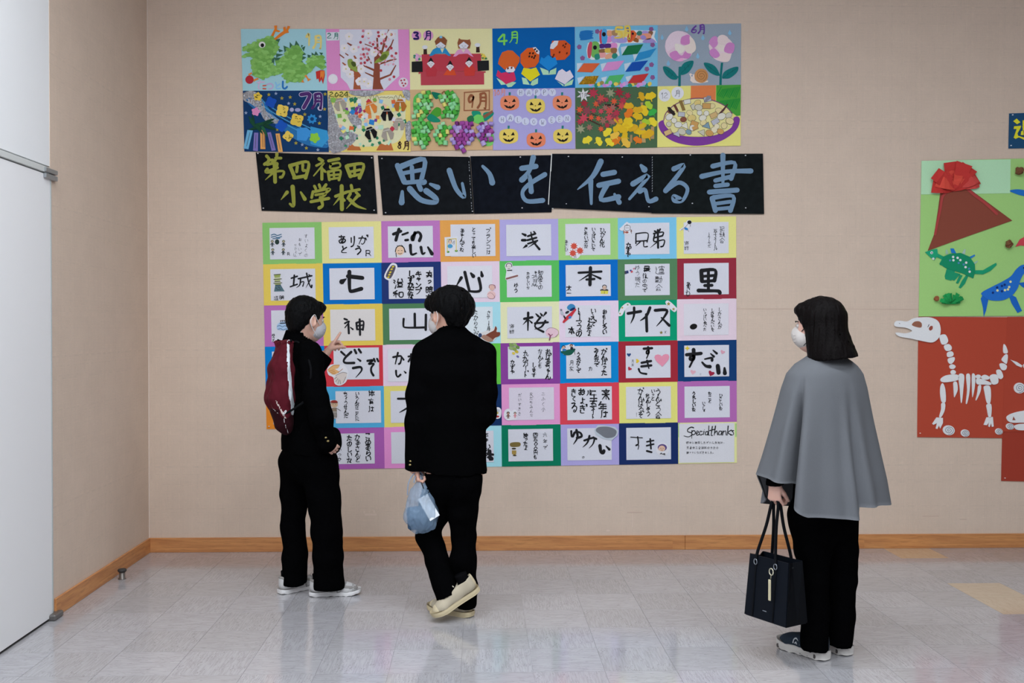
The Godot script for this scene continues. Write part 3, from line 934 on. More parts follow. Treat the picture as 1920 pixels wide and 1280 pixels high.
func build_july():
	var t := poster("80,668 892,665 905,1255 95,1250", "163a66", "July star festival poster on navy with bamboo and paper strips", 13, 4.4)
	crumple(t, "foil", "88,690 180,670 260,740 320,900 420,940 440,985 300,960 240,860 150,790 90,760", 5.6, foil_mat(), 0.002, 4)
	cut(t, "river_paper", "110,760 250,740 420,940 700,1050 905,1090 905,1200 840,1215 700,1190 560,1120 420,1010 260,900", "2c6ea6", 5.8, true)
	var wv: Array = []
	for k in 60:
		var f := k / 60.0
		var x := lerpf(260, 890, f)
		var y := lerpf(800, 1150, pow(f, 0.8))
		for j in 3: wv.append([5, "%f,%f %f,%f %f,%f" % [x, y - 50 + j * 40, x + 5, y - 42 + j * 40, x + 10, y - 50 + j * 40]])
	lines(t, "river_print", wv, "4fa0cf", 6.4).set_meta("kind", "stuff")
	cut(t, "net_paper", "600,1030 690,1020 740,1060 690,1150 600,1140", "3f8fd0", 7.0)
	cut(t, "net_paper", "730,1010 890,1050 905,1130 840,1210 730,1180", "3a94c8", 7.2)
	var u := unit_m()
	# crossed folded squares and cut stars
	for q in [[225, 725, 45, "e4c34a", 5], [205, 870, 45, "d98ab8", 5], [350, 780, 60, "1c4fb0", 4], [460, 860, 70, "e6c65a", 4], [600, 950, 72, "e2c050", 4], [450, 1005, 62, "1f55b4", 4], [515, 1105, 55, "e4c458", 4], [745, 940, 50, "2f86c4", 8], [770, 1120, 55, "8cc640", 5]]:
		var n: int = q[4]
		var rot := rng.randf_range(-0.3, 0.3) + (0.3 if n == 4 else 0.0)
		var pp := local_poly(n * 4, func(a, i): return Vector2(cos(a + rot), sin(a + rot)) * q[2] * u * [1.0, 0.86, 0.7, 0.86][i % 4])
		scatter(t, "paper_star", shape_mesh(pp), paper(q[3]), q[0], q[1], 8.2, 0.0)
		if q[3].begins_with("e"):
			var ds: Array = []
			for k in 7:
				var a := rng.randf() * TAU
				var rr: float = q[2] * rng.randf_range(0.15, 0.55)
				ds.append([5, "%f,%f %f,%f" % [q[0] + cos(a) * rr, q[1] + sin(a) * rr, q[0] + cos(a) * rr + 8, q[1] + sin(a) * rr + 5]])
			lines(t, "slit", ds, "3c3520", 8.7)
	disc(t, "star_hole", 745, 940, 18, 18, "1a3f6e", 9.2)
	# bamboo leaves of tissue
	for q in [[165, 960, 110, 2.1], [200, 1000, 120, 2.6], [250, 990, 130, 0.3], [310, 980, 130, 0.15], [340, 1020, 130, -0.35], [240, 1040, 110, -0.9], [290, 1060, 110, -1.1], [190, 1030, 110, 3.4], [180, 940, 90, 1.7], [330, 960, 110, 0.4]]:
		var l: float = q[2]
		var lp := local_poly(14, func(a, _i): return Vector2(cos(a) * 0.55, sin(a) * 0.13 * (1.0 - 0.5 * cos(a))) * l * u)
		scatter(t, "bamboo_leaf", shape_mesh(lp), paper(["1d4a34", "245a3c", "18402e"][rng.randi() % 3]), q[0], q[1], 8.0 + rng.randf() * 1.5, q[3])
	for s in [["125,1045 178,1050 135,1230 88,1222", "6fb0d4"], ["190,1070 230,1072 225,1248 180,1242", "7f74b4"], ["248,1045 292,1045 298,1228 250,1228", "dfa05a"], ["315,1070 350,1065 398,1240 358,1245", "7a70b0"], ["395,1080 435,1078 465,1255 422,1258", "e0a45e"]]:
		cut(t, "wish_strip", s[0], s[1], 8.6)
	lines(t, "strip_writing", [[4, "150,1070 118,1200"], [4, "208,1090 202,1220"], [4, "270,1060 275,1210"], [4, "288,1060 292,1210"], [4, "335,1085 372,1220"], [4, "412,1095 440,1235"]], "4a4048", 9.3)
	for q in [[330, 705], [455, 740], [535, 730], [578, 795], [675, 895], [815, 980], [590, 1170], [690, 1218], [865, 845], [870, 700], [410, 1040]]:
		cut_xy(t, "small_star", star_pts(q[0], q[1], 20), "a89a3c", 6.0)
	for q in [[398, 695], [520, 790], [822, 915], [800, 1235], [650, 1185], [110, 880]]:
		cut_xy(t, "small_star", star_pts(q[0], q[1], 18), "93a4c0", 6.0)
	disc(t, "moon", 550, 850, 20, 20, "a9a8c8", 6.0); disc(t, "moon", 607, 852, 28, 18, "9a9cc4", 6.0)
	lines(t, "character", [[46, "640,705 725,705 665,830"]], "c3bfd6", 5.9); lines(t, "character", [[36, "640,705 725,705 665,830"]], "4c2a66", 6.4)
	char_on(t, "月", 735, 690, 130, 155, 34, "c3bfd6", 5.9); char_on(t, "月", 735, 690, 130, 155, 25, "4c2a66", 6.6)

func build_august():
	var t := poster("892,668 1685,668 1690,1252 908,1255", "e6cf74", "August 2024 poster of folded paper beetles among torn bright scraps", 14, 4.4)
	cut(t, "pale_panel", "960,770 1100,730 1300,720 1600,720 1640,900 1600,1120 1450,1190 1150,1200 960,1130 935,900", "dcd8b0", 5.6, true)
	for s in [["905,700 950,900 920,960 1060,1060 1165,1080 1180,1120 1060,1235 910,1240 900,900", 5], ["1110,668 1420,668 1400,690 1290,720 1140,712", 6], ["1610,668 1680,668 1680,760 1640,740", 7], ["1640,1000 1688,960 1690,1130 1650,1150", 8], ["1080,880 1150,870 1220,960 1200,1020 1120,980", 9]]:
		crumple(t, "foil", s[0], 5.8, foil_mat(), 0.002, s[1])
	var u := unit_m()
	var bits := ["2f7fc4", "d8d4da", "e08a4c", "c03a4a", "7a3f96", "86b856", "e9dc78", "f0b8a0", "8cb8e0", "2f7a58", "e6e2da", "d96c40", "7fae4c", "b9dcc0"]
	var r := RandomNumberGenerator.new()
	r.seed = 8
	var bm: Array = []
	for k in 4:
		var w := [1.0, 1.3, 0.8, 1.1][k] as float
		bm.append(shape_mesh(PackedVector2Array([Vector2(-16 * w, -15) * u, Vector2(18, -18 * w) * u, Vector2(20 * w, 14) * u, Vector2(-14, 19 * w) * u])))
	for k in 110:
		var x := r.randf_range(945, 1640)
		var yy := r.randf_range(750, 1060)
		if k > 85: yy = r.randf_range(1040, 1200); x = r.randf_range(1000, 1500)
		scatter(t, "paper_scrap", bm[r.randi() % 4], paper(bits[r.randi() % 14] if k <= 85 else ["2f7a58", "3a8a64", "b9dcc0"][r.randi() % 3]), x, yy, 6.8 + 0.2 * (k % 9), r.randf() * TAU, r.randf_range(0.75, 1.25) * (0.7 if k > 85 else 1.0), r.randf_range(-0.06, 0.06))
	# folded beetles: body with two wing cases and a head flap
	for q in [[1015, 805, "a39a8c", 0.25], [1310, 840, "d9813a", 0.35], [1590, 815, "b06a30", 0.0], [1465, 905, "1c1b1d", 0.05], [1310, 1080, "1c1b1d", 0.3], [1470, 1090, "a0968a", 0.25], [1580, 995, "a59a8e", 0.0], [1190, 850, "7d3f90", -0.3]]:
		var g := Node3D.new()
		g.name = "beetle"
		var p := wxy(q[0], q[1])
		g.position = Vector3(p.x, p.y, WALL_Z + 0.0095) - root_of(t)
		t.add_child(g, true)
		var sc := 66.0 * u if q[2] != "7d3f90" else 40.0 * u
		var rb := Basis(Vector3.BACK, q[3])
		for sd in [-1, 1]:
			var wp := PackedVector2Array([Vector2(0.06 * sd, 0.55), Vector2(0.5 * sd, 0.75), Vector2(0.95 * sd, 0.0), Vector2(0.6 * sd, -0.75), Vector2(0.22 * sd, -0.8)])
			for k in wp.size(): wp[k] *= sc
			var m := obj("wing_case", plate_mesh(wp, Vector2.ZERO, -0.003, 0.0), paper(q[2]), g)
			m.basis = rb * Basis(Vector3.UP, -0.06 * sd)
		var hp := PackedVector2Array([Vector2(-0.5, 0.7), Vector2(-0.35, 0.98), Vector2(0.35, 0.98), Vector2(0.5, 0.7), Vector2(0, 0.5)])
		for k in hp.size(): hp[k] *= sc
		var hm := obj("head", plate_mesh(hp, Vector2.ZERO, -0.002, 0.0018), paper(q[2]), g)
		hm.basis = rb
		var lp := PackedVector2Array([Vector2(-0.55, 0.6), Vector2(0.55, 0.6), Vector2(0.52, 0.67), Vector2(-0.52, 0.67)])
		for k in lp.size(): lp[k] *= sc
		var lm := obj("edge_line", plate_mesh(lp, Vector2.ZERO, 0.0012, 0.0024), paper("d8d4cc"), g)
		lm.basis = rb
	for s in ["1080,1240 1095,1180 1110,1165 1150,1200 1200,1205 1215,1240", "1360,1240 1400,1170 1450,1190 1500,1165 1525,1240"]: cut(t, "tree_trunk", s, "b86a3c", 6.2)
	var edge: Array = []
	for k in 16: edge.append([4, "%f,%f %f,%f %f,%f" % [940 + k * 45, 745 - 20 * sin(k * 1.3), 962 + k * 45, 720 - 16 * sin(k), 985 + k * 45, 742 - 20 * sin(k * 1.3)]])
	lines(t, "outline", edge, "5c5030", 6.0)
	ink_begin(t, 7.0)
	var cx := 905.0
	for ch in "2024":
		char_now = false
		glyph(ch, cx, 675, 52, 54, 9)
		cx += 48
	char_now = true
	ink_end("lettering", paper("4a5a24"))
	char_on(t, "8", 1555, 1150, 62, 85, 13, "4a3028", 7.0); char_on(t, "月", 1615, 1150, 70, 85, 12, "4a3028", 7.0)

func build_march():
	var t := poster("40,75 835,72 840,650 45,658", "e3dca6", "March doll festival poster with a red stepped stand and five paper dolls", 15)
	cut(t, "stand_step", "128,485 770,482 772,495 755,497 757,608 150,615 148,500 128,510", "b64550", 6.2)
	cut(t, "stand_step", "158,320 728,312 728,480 160,485", "b83f4b", 6.6)
	cut(t, "flower_box", "62,390 165,385 168,488 62,490", "232324", 7.6); cut(t, "flower_box", "690,382 802,378 803,472 695,480", "232324", 7.6)
	for k in 16:
		var a := rng.randf() * TAU
		disc(t, "flower", 108 + cos(a) * rng.randf() * 48, 348 + sin(a) * rng.randf() * 32, 12, 10, ["d99ac4", "3f8a6c", "dba8cc"][k % 3], 7.8 + 0.1 * k)
		disc(t, "flower", 745 + cos(a) * rng.randf() * 48, 345 + sin(a) * rng.randf() * 32, 12, 10, ["e0c04a", "3f7a4c", "e6cc5c"][k % 3], 7.8 + 0.1 * k)
	for q in [[190, 256, 175], [695, 235, 680]]:
		cut(t, "lantern_post", "%d,%d %d,%d %d,%d %d,%d" % [q[0] - 14, q[1] + 10, q[0] + 16, q[1] + 10, q[0] + 20, q[1] + 65, q[0] - 16, q[1] + 66], "3f2c26", 6.2)
		disc(t, "lantern_head", q[0] - 2, q[1] - 5, 27, 19, "dcdce0", 7.0)
	# the couple on top
	cut(t, "robe", "228,335 265,275 300,255 385,258 440,335 415,335 380,312 290,315 255,335", "2f88bd", 7.8); cut(t, "hair", "282,195 310,160 340,142 375,155 402,185 385,255 300,250", "8a5236", 8.2)
	cut(t, "face", "292,235 340,200 388,238 365,258 318,258", "d6d8e2", 9.2, false); cut(t, "hat", "330,145 352,143 356,165 328,166", "7fc0e0", 9.2)
	cut(t, "collar", "335,265 375,262 355,305", "d9cfa8", 8.8)
	cut(t, "robe", "458,342 500,280 530,268 600,268 655,345 630,335 595,312 515,318 485,340", "dd9cc4", 7.8); cut(t, "hair", "500,210 515,165 535,178 600,182 620,175 630,215 618,262 510,262", "92563a", 8.2)
	cut(t, "face", "512,235 560,198 608,235 590,265 530,265", "dad8e0", 9.2); cut(t, "collar", "535,272 580,272 558,305", "e0cfc0", 8.8)
	lines(t, "face_lines", [[3, "315,240 328,240"], [3, "352,240 365,240"], [3, "332,250 346,250"], [3, "540,238 552,242"], [3, "570,242 582,238"], [3, "552,253 568,253"]], "5a4a48", 9.8)
	for q in [[245, 410, "b83a44"], [430, 440, "d4512f"], [612, 405, "c83f38"]]:
		var x: float = q[0]
		var y: float = q[1]
		cut(t, "robe", "%f,%f %f,%f %f,%f %f,%f %f,%f" % [x - 50, y + 60, x - 30, y + 30, x + 40, y + 28, x + 62, y + 60, x + 50, y + 120] + " %f,%f" % [x - 40, y + 122] if q[0] != 430 else "365,520 400,470 470,470 490,520", q[2], 7.8)
		cut(t, "face", "%f,%f %f,%f %f,%f %f,%f" % [x, y - 42, x + 38, y, x, y + 42, x - 38, y], "dcd6da", 8.8)
		cut(t, "hair", "%f,%f %f,%f %f,%f %f,%f %f,%f" % [x - 30, y - 10, x - 10, y - 45, x, y - 62, x + 12, y - 45, x + 30, y - 12] + " %f,%f" % [x, y - 26], "232022", 9.6)
		lines(t, "face_lines", [[3, "%f,%f %f,%f" % [x - 16, y - 2, x - 8, y]], [3, "%f,%f %f,%f" % [x + 8, y, x + 16, y - 2]], [3, "%f,%f %f,%f" % [x - 5, y + 14, x + 6, y + 14]]], "3a2c2c", 9.4)
	disc(t, "round_card", 108, 138, 46, 46, "dd9ac6", 6.0); disc(t, "round_card", 220, 138, 48, 48, "dd9ac6", 6.0)
	char_on(t, "3", 68, 92, 85, 92, 19, "2f2560", 7.0); char_on(t, "月", 178, 92, 84, 92, 13, "2f2560", 7.0)

func build_april():
	var t := poster("835,72 1625,55 1630,640 842,652", "0a5fa8", "April poster with orange ladybirds and folded tulips on royal blue", 16, 4.6)
	for q in [["985,280 1030,285 1098,350 1095,390 1050,470 950,465 890,410 900,360 930,300", "d4622c"], ["1170,260 1240,255 1288,300 1282,390 1245,440 1145,455 1105,400 1105,320", "d95f28"], ["1410,190 1530,185 1585,230 1580,320 1530,370 1450,375 1395,330 1390,260", "d4582a"]]: cut(t, "ladybird_body", q[0], q[1], 7.2)
	for s in ["970,455 1000,435 1040,440 1055,470 1035,492 975,492 960,475", "1222,255 1250,250 1288,290 1282,320 1260,310", "1388,265 1395,225 1430,190 1470,190 1460,230 1420,270"]: cut(t, "ladybird_face", s, "dcdbe2", 8.2)
	for q in [[1195, 310], [1215, 345], [1245, 335], [1190, 340], [1235, 355], [1225, 310], [1515, 235], [1540, 220], [1480, 300], [1425, 325], [1550, 310], [1415, 345], [1245, 272], [1262, 290], [985, 455], [1020, 450], [1530, 250]]: disc(t, "spot", q[0], q[1], 8, 11, "6a2a18" if q[0] > 1400 or q[0] < 1100 else "261c1a", 8.8, 0.5)
	var tul := [["872,525 888,470 920,500 965,490 1000,505 1040,475 1062,560 1050,575 965,605", "cf3560", "875,545 940,580 965,608 920,612", "965,608 1020,580 1065,590 1020,630 985,635"], ["1112,505 1135,450 1180,455 1205,460 1255,445 1292,515 1200,580", "e2d426", "1118,540 1160,550 1195,612 1130,605", "1200,612 1215,575 1275,545 1272,600 1225,620"], ["1285,400 1305,345 1330,360 1370,325 1410,355 1440,345 1460,410 1375,475", "2086d0", "1292,445 1340,462 1375,478 1378,515 1320,515", "1378,515 1390,475 1450,448 1445,510"], ["1435,555 1470,480 1505,460 1545,490 1580,470 1615,535 1530,608", "dcd4e0", "1455,575 1500,600 1520,610 1518,628", "1525,628 1530,608 1580,575 1615,555 1600,610"]]
	for q in tul:
		cut(t, "tulip_leaf", q[2], "b3dcb8", 6.2); cut(t, "tulip_leaf", q[3], "abd6ae", 6.4); cut(t, "tulip", q[0], q[1], 7.6)
	char_on(t, "4", 880, 120, 110, 110, 17, "7fd45a", 6.4); char_on(t, "月", 990, 95, 110, 120, 14, "7fd45a", 6.4)

func build_september():
	var t := poster("45,658 842,650 838,1235 55,1245", "d0ac82", "September poster of looped paper strip grapes in green and purple", 17, 4.4)
	for s in [["80,740 130,690 150,720 110,900 80,860", "5cb85c"], ["440,690 500,720 525,820 500,930 440,950", "62bd60"], ["690,1120 740,1180 800,1200 845,1170 840,1080 760,1100", "7ccc6a"], ["60,1090 90,1060 110,1180 160,1215 100,1180", "6cc060"]]: cut(t, "round_leaf", s[0], s[1], 5.8, true)
	for s in [["230,905 290,830 340,840 345,890 310,920 250,915", "4e9a34"], ["210,920 245,890 320,935 335,965 270,970 220,950", "1f8a6c"], ["255,680 320,690 350,705 300,750 265,715", "17745c"], ["640,865 715,868 725,915 690,945 650,915", "1f9070"], ["655,920 700,895 760,925 740,985 680,980 650,955", "74cc64"], ["755,880 840,870 840,905 770,960 750,930", "1c8a74"], ["595,925 640,905 660,950 620,990 598,960", "2a7048"]]: cut(t, "leaf", s[0], s[1], 6.4, true)
	cut(t, "vine", "345,690 370,668 385,672 385,690 370,682 355,700", "8a5c3c", 6.0); cut(t, "vine", "740,910 835,855 840,880 760,935", "8a5a44", 7.4)
	var u := unit_m()
	var am := arch_mesh(42 * u, 46 * u, 0.022)
	var greens := ["8fd49a", "5fbf5a", "4ba83f", "a4dca8", "56b24a", "79c86a", "e2d878"]
	var purples := ["8f3f8c", "a9569f", "b8a4d8", "7a3478", "a48fd0", "9c4a98"]
	var regions := [["165,660 215,660 280,720 250,800 235,900 190,930 130,960 75,930 85,870 90,800 130,730", greens], ["330,720 380,680 460,675 500,720 520,800 510,900 450,950 360,950 345,880 380,820 345,780", greens], ["80,970 170,945 215,975 270,1000 275,1050 230,1080 250,1110 200,1210 150,1210 70,1160 65,1060", greens], ["300,1010 345,970 400,990 440,1040 430,1090 400,1140 380,1215 320,1190 265,1120", greens], ["480,960 600,950 650,1000 660,1060 660,1150 600,1180 560,1260 500,1240 440,1180 445,1080", purples], ["690,1000 750,965 825,980 830,1060 820,1150 760,1190 700,1140 700,1100 720,1060", purples]]
	var n := 0
	for g in regions:
		var poly := txt_pts(g[0])
		var y := 655.0
		var row := 0
		while y < 1270.0:
			var x := 60.0 + (24.0 if row % 2 == 1 else 0.0)
			while x < 845.0:
				if inside(x, y, poly):
					var cols: Array = g[1]
					var ci: int = rng.randi() % cols.size()
					if cols.size() == 7 and ci == 6 and rng.randf() < 0.4: ci = 1
					scatter(t, "paper_loop", am, paper(cols[ci]), x + rng.randf_range(-5, 5), y + rng.randf_range(-4, 4), 5.5 + rng.randf() * 4.0, (PI / 2 if (row + int(x / 48)) % 2 == 0 else 0.0) + rng.randf_range(-0.35, 0.35) + 0.25, rng.randf_range(0.9, 1.12))
					n += 1
				x += 46.0
			y += 37.0
			row += 1
	lines(t, "frame_line", [[11, "568,685 565,858"], [11, "565,685 808,668"], [11, "806,668 806,855"], [11, "565,858 808,852"]], "9a6244", 6.2)
	char_on(t, "9", 575, 680, 105, 155, 26, "94593c", 6.6); char_on(t, "月", 685, 685, 115, 155, 19, "94593c", 6.6)

func build_october():
	var t := poster("842,650 1630,640 1630,1225 842,1238", "aaa3d4", "October poster with six jack o lantern pumpkins and HAPPY HALLOWEEN", 18, 4.2)
	for q in [[1002, 785, "e88a66"], [1250, 815, "e2c862"], [1505, 785, "e68a66"], [992, 1105, "e4c964"], [1255, 1140, "e58460"], [1510, 1105, "e2c862"]]:
		var x: float = q[0]
		var y: float = q[1]
		cut(t, "stalk", "%f,%f %f,%f %f,%f %f,%f" % [x - 10, y - 102, x + 10, y - 102, x + 8, y - 65, x - 10, y - 65], "2a8080", 6.0)
		var p := PackedVector2Array()
		for k in 26:
			var a := TAU * k / 26
			var rr := 1.0 - 0.06 * absf(cos(a * 2.0 + 0.2))
			p.append(wxy(x + cos(a) * 97 * rr * (0.94 if sin(a) > 0.6 else 1.0), y + signf(sin(a)) * pow(absf(sin(a)), 0.75) * 76 * rr))
		cut_xy(t, "pumpkin", p, q[2], 6.6)
		for sx in [-1, 1]:
			var ex: float = x + sx * 38
			cut(t, "eye", "%f,%f %f,%f %f,%f" % [ex + sx * 6, y - 42, ex - 18, y - 8, ex + 20, y - 10], "231f1c", 7.6)
		cut(t, "mouth", "%f,%f %f,%f %f,%f %f,%f %f,%f" % [x - 58, y + 18, x - 22, y + 28, x - 15, y + 38, x + 2, y + 28, x + 12, y + 38] + " %f,%f %f,%f %f,%f %f,%f %f,%f" % [x + 25, y + 26, x + 55, y + 10, x + 40, y + 40, x + 10, y + 55, x - 30, y + 48], "231f1c", 7.6)
		disc(t, "nose", x - 2, y - 2, 5, 5, "5a3a24", 7.6)
	var i := 0
	for q in [[1108, 685, "H"], [1186, 685, "A"], [1262, 683, "P"], [1338, 683, "P"], [1410, 683, "Y"], [932, 945, "H"], [1008, 928, "A"], [1083, 945, "L"], [1153, 962, "L"], [1232, 965, "O"], [1318, 972, "W"], [1405, 948, "E"], [1480, 940, "E"], [1553, 935, "N"]]:
		disc(t, "letter_disc", q[0], q[1], 37, 37, "cdd0e4", 6.2 + 0.2 * (i % 2))
		char_on(t, q[2], q[0] - 20, q[1] - 24, 40, 48, 3.4, "5a5a70", 7.3)
		i += 1
	char_on(t, "1", 838, 650, 45, 70, 7, "e8907c", 5.8); char_on(t, "0", 868, 648, 46, 72, 7, "e8907c", 5.8); char_on(t, "月", 908, 645, 60, 72, 7, "e8907c", 5.8)

func build_may():
	var t := poster("40,55 835,38 833,625 42,640", "74b9da", "May poster with carp streamers and folded paper fish on sky blue", 19, 4.4)
	var sc: Array = []
	for k in 26: sc.append([9, "%f,%f %f,%f %f,%f" % [85 + rng.randf() * 20, 100 + k * 3.2, 140 + rng.randf() * 30, 92 + k * 3.4, 190 + rng.randf() * 25, 98 + k * 2.6]])
	lines(t, "cloud", sc, "1f6fb4", 5.6)
	# three carp streamers
	cut(t, "carp_outline", "265,95 300,80 815,92 800,150 828,205 480,215 280,208", "dfe2ea", 5.8)
	cut(t, "carp_outline", "150,280 165,210 220,198 480,210 455,270 470,330 400,360 200,372 160,350", "dfe2ea", 6.0)
	for q in [["275,110 300,85 300,205 280,205", "c94a5c"], ["300,85 348,92 345,205 300,208", "4fa0d8"], ["350,95 395,95 395,140 350,140", "e8a27c"], ["345,160 385,145 400,180 380,205 345,205", "e08abf"], ["395,95 440,90 445,140 400,135", "b08a64"], ["385,150 430,140 440,200 400,205", "b4a0d8"], ["440,150 530,160 530,205 440,205", "a79ad4"], ["445,95 540,95 545,150 450,140", "e8d078"],
		["545,190 560,110 600,90 630,120 625,150 590,195 560,205", "dd6a38"], ["540,170 565,100 590,95 600,130 570,195", "cc4a3c"], ["600,190 620,160 650,170 645,205", "9a6038"], ["630,120 650,95 680,100 680,130 650,140", "3a7a6c"], ["650,130 760,120 760,175 640,170", "e89a7c"], ["690,95 740,98 740,125 690,122", "a898d4"], ["735,110 765,95 790,110 765,150", "8a6248"], ["700,185 770,165 815,205 700,208", "a492cc"], ["665,150 700,135 725,165 690,180", "9c8ccc"]]:
		cut(t, "carp_scale", q[0], q[1], 6.8 + rng.randf() * 0.6, true)
	for q in [["160,270 180,205 205,210 198,310 185,355 165,345", "c65064"], ["205,205 268,212 272,330 215,350 195,310", "76b45c"], ["230,325 270,315 278,360 235,368", "2f8a78"], ["275,225 320,218 325,255 280,262", "54307c"], ["325,222 380,218 382,255 328,258", "54307c"], ["380,215 440,215 440,260 385,260", "df90c8"], ["272,275 330,268 330,300 275,302", "8a6444"], ["330,265 385,262 385,300 332,302", "d8b850"], ["385,262 440,262 435,305 390,305", "9a6a48"], ["275,305 330,302 330,345 280,350", "e6a0a0"], ["330,330 400,300 405,345 340,365", "e8a888"], ["395,330 420,300 450,330 430,358 400,355", "2f8a78"]]:
		cut(t, "carp_scale", q[0], q[1], 6.9 + rng.randf() * 0.6, true)
	for q in [[318, 128, 18], [232, 255, 18], [595, 122, 10]]: disc(t, "carp_eye", q[0], q[1], q[2], q[2] * 1.15, "1e1c22", 8.4)
	char_on(t, "5", 395, 50, 130, 130, 24, "e6c95c", 8.6); char_on(t, "月", 490, 45, 100, 130, 18, "e6c95c", 8.6)
	# folded parallelogram fish
	for q in [["480,250 545,238 490,325", "490,328 545,238 695,222 640,315", "1f7448"], ["595,315 650,305 610,385", "610,388 650,305 822,260 760,345", "2f8cc4"], ["58,405 115,402 62,485", "60,487 125,405 280,405 205,492", "d8633a"], ["285,412 345,398 300,482", "298,484 350,395 515,378 450,465", "d68fc6"], ["512,410 580,395 520,485", "522,487 590,395 742,378 665,475", "1c50a8"], ["62,545 130,530 75,605", "75,608 140,530 268,525 230,605", "b8922c"], ["290,545 350,530 320,600", "322,605 370,525 515,512 460,595", "52b468"], ["525,535 590,520 545,595", "545,598 600,522 748,502 690,590", "c23a3a"]]:
		cut(t, "fish_head", q[0], "c9d6e2", 6.2)
		cut(t, "fish_body", q[1], q[2], 6.8, false, gold_mat() if q[2] == "b8922c" else null)
	for q in [[255, 100], [82, 248], [113, 355], [772, 78], [785, 228], [775, 418], [730, 460], [785, 540], [545, 90]]: blossom(t, q[0], q[1], 24, "8a5a8c", 6.0)
	for k in 22:
		var x := 190 + k * 27
		disc(t, "flower_bit", x, 605 - 14 * sin(k * 2.1), 22, 18, ["d79cd0", "b8a4d8", "2f8a70", "e0c85c", "9a8a50", "cc8ad0"][k % 6], 6.4 + 0.15 * (k % 5), k * 0.7)
func gold_mat() -> StandardMaterial3D:
	if mats.has("gold"): return mats["gold"]
	var m := foil_mat().duplicate() as StandardMaterial3D
	m.albedo_color = Color(0.92, 0.7, 0.2)
	mats["gold"] = m
	return m

func build_june():
	var t := poster("835,38 1635,22 1632,610 833,625", "97a3b0", "June poster with two pink hydrangeas and a snail on grey", 20)
	disc(t, "flower_head", 1045, 240, 142, 145, "dfc4d2", 6.0)
	for q in [["920,180 960,120 1020,95 1070,105 1100,140 1060,160 1050,210 980,260 930,290 910,240", "e2cdd8"], ["1060,160 1090,140 1130,132 1150,170 1140,220 1100,230 1055,215", "cf86bf"], ["1140,150 1185,190 1200,270 1160,310 1110,300 1090,240 1140,215", "ead6cc"], ["950,310 1010,285 1040,320 1070,330 1100,290 1150,310 1130,360 1060,355 1000,380 960,350", "cd84be"], ["1000,220 1060,230 1100,260 1060,310 1010,290", "ecdcd2"], ["1000,375 1060,350 1080,380 1040,388", "e6a8cc"]]: cut(t, "petal", q[0], q[1], 7.0 + rng.randf() * 0.6, true)
	cut(t, "flower_head", "1325,250 1340,210 1400,160 1500,160 1560,230 1545,310 1515,385 1440,388 1365,350", "e6cfd4", 6.0, true)
	for q in [["1325,205 1350,160 1390,145 1415,180 1405,230 1370,260 1345,235", "cf8cc4"], ["1415,150 1460,132 1508,160 1495,210 1450,225 1410,205", "ead2d0"], ["1490,225 1530,205 1570,230 1558,300 1515,310 1470,285", "cc86c0"], ["1330,290 1370,260 1405,285 1430,330 1390,355 1345,335", "cf88c4"], ["1400,240 1450,225 1490,250 1470,290 1420,285", "ecd8d0"], ["1400,350 1440,310 1500,310 1535,325 1515,385 1450,390", "ead0cc"]]: cut(t, "petal", q[0], q[1], 7.0 + rng.randf() * 0.6, true)
	for q in [["1030,625 1032,545 1015,540 1020,525 1032,530 1035,440 1058,435 1055,625", "1c6f70"], ["1425,612 1428,525 1412,515 1418,505 1430,512 1440,400 1462,400 1450,520 1448,612", "1a7272"]]: cut(t, "stalk", q[0], q[1], 6.0)
	for q in ["885,440 930,440 985,480 1022,530 1015,560 960,555 905,505", "1045,510 1050,460 1090,400 1172,380 1170,430 1130,490 1080,515", "1275,405 1330,405 1390,440 1428,515 1390,520 1320,480", "1452,545 1470,490 1540,450 1605,440 1595,490 1530,545 1480,552"]: cut(t, "leaf", q, "1b7474", 6.6, true)
	lines(t, "leaf_vein", [[3, "900,450 1010,545"], [3, "1055,505 1165,390"], [3, "1290,415 1420,510"], [3, "1460,545 1595,450"], [3, "945,470 935,500"], [3, "980,500 965,530"], [3, "1100,470 1090,440"], [3, "1130,445 1120,415"], [3, "1340,440 1345,465"], [3, "1500,520 1510,490"], [3, "1545,490 1555,470"]], "0f4f52", 7.3)
	cut(t, "snail_body", "1135,505 1155,500 1165,515 1185,508 1190,560 1210,580 1320,570 1315,585 1240,598 1170,592 1145,570 1150,540", "e3d2c6", 6.6)
	disc(t, "snail_shell", 1252, 525, 66, 68, "c78d58", 7.4)
	var sp := ""
	for k in 26:
		var a := k * 0.55
		sp += "%f,%f " % [1252 + cos(a) * (6 + k * 1.9), 525 + sin(a) * (6 + k * 1.9)]
	lines(t, "shell_spiral", [[4, sp]], "8a5c34", 8.1)
	disc(t, "snail_eye", 1163, 525, 6, 6, "3a78a8", 7.4)
	for q in [[1112, 75, 18], [877, 155, 16], [1268, 158, 18], [1218, 335, 17], [936, 405, 18], [1525, 112, 18]]:
		cut(t, "raindrop", "%f,%f %f,%f %f,%f %f,%f %f,%f" % [q[0], q[1] - 30, q[0] + q[2], q[1] + 6, q[0] + 8, q[1] + 24, q[0] - 8, q[1] + 24, q[0] - q[2], q[1] + 6], "86b8d4", 6.0, false)
	char_on(t, "6", 1140, 40, 95, 85, 15, "6a3f9a", 6.2); char_on(t, "月", 1215, 30, 85, 92, 13, "6a3f9a", 6.2)

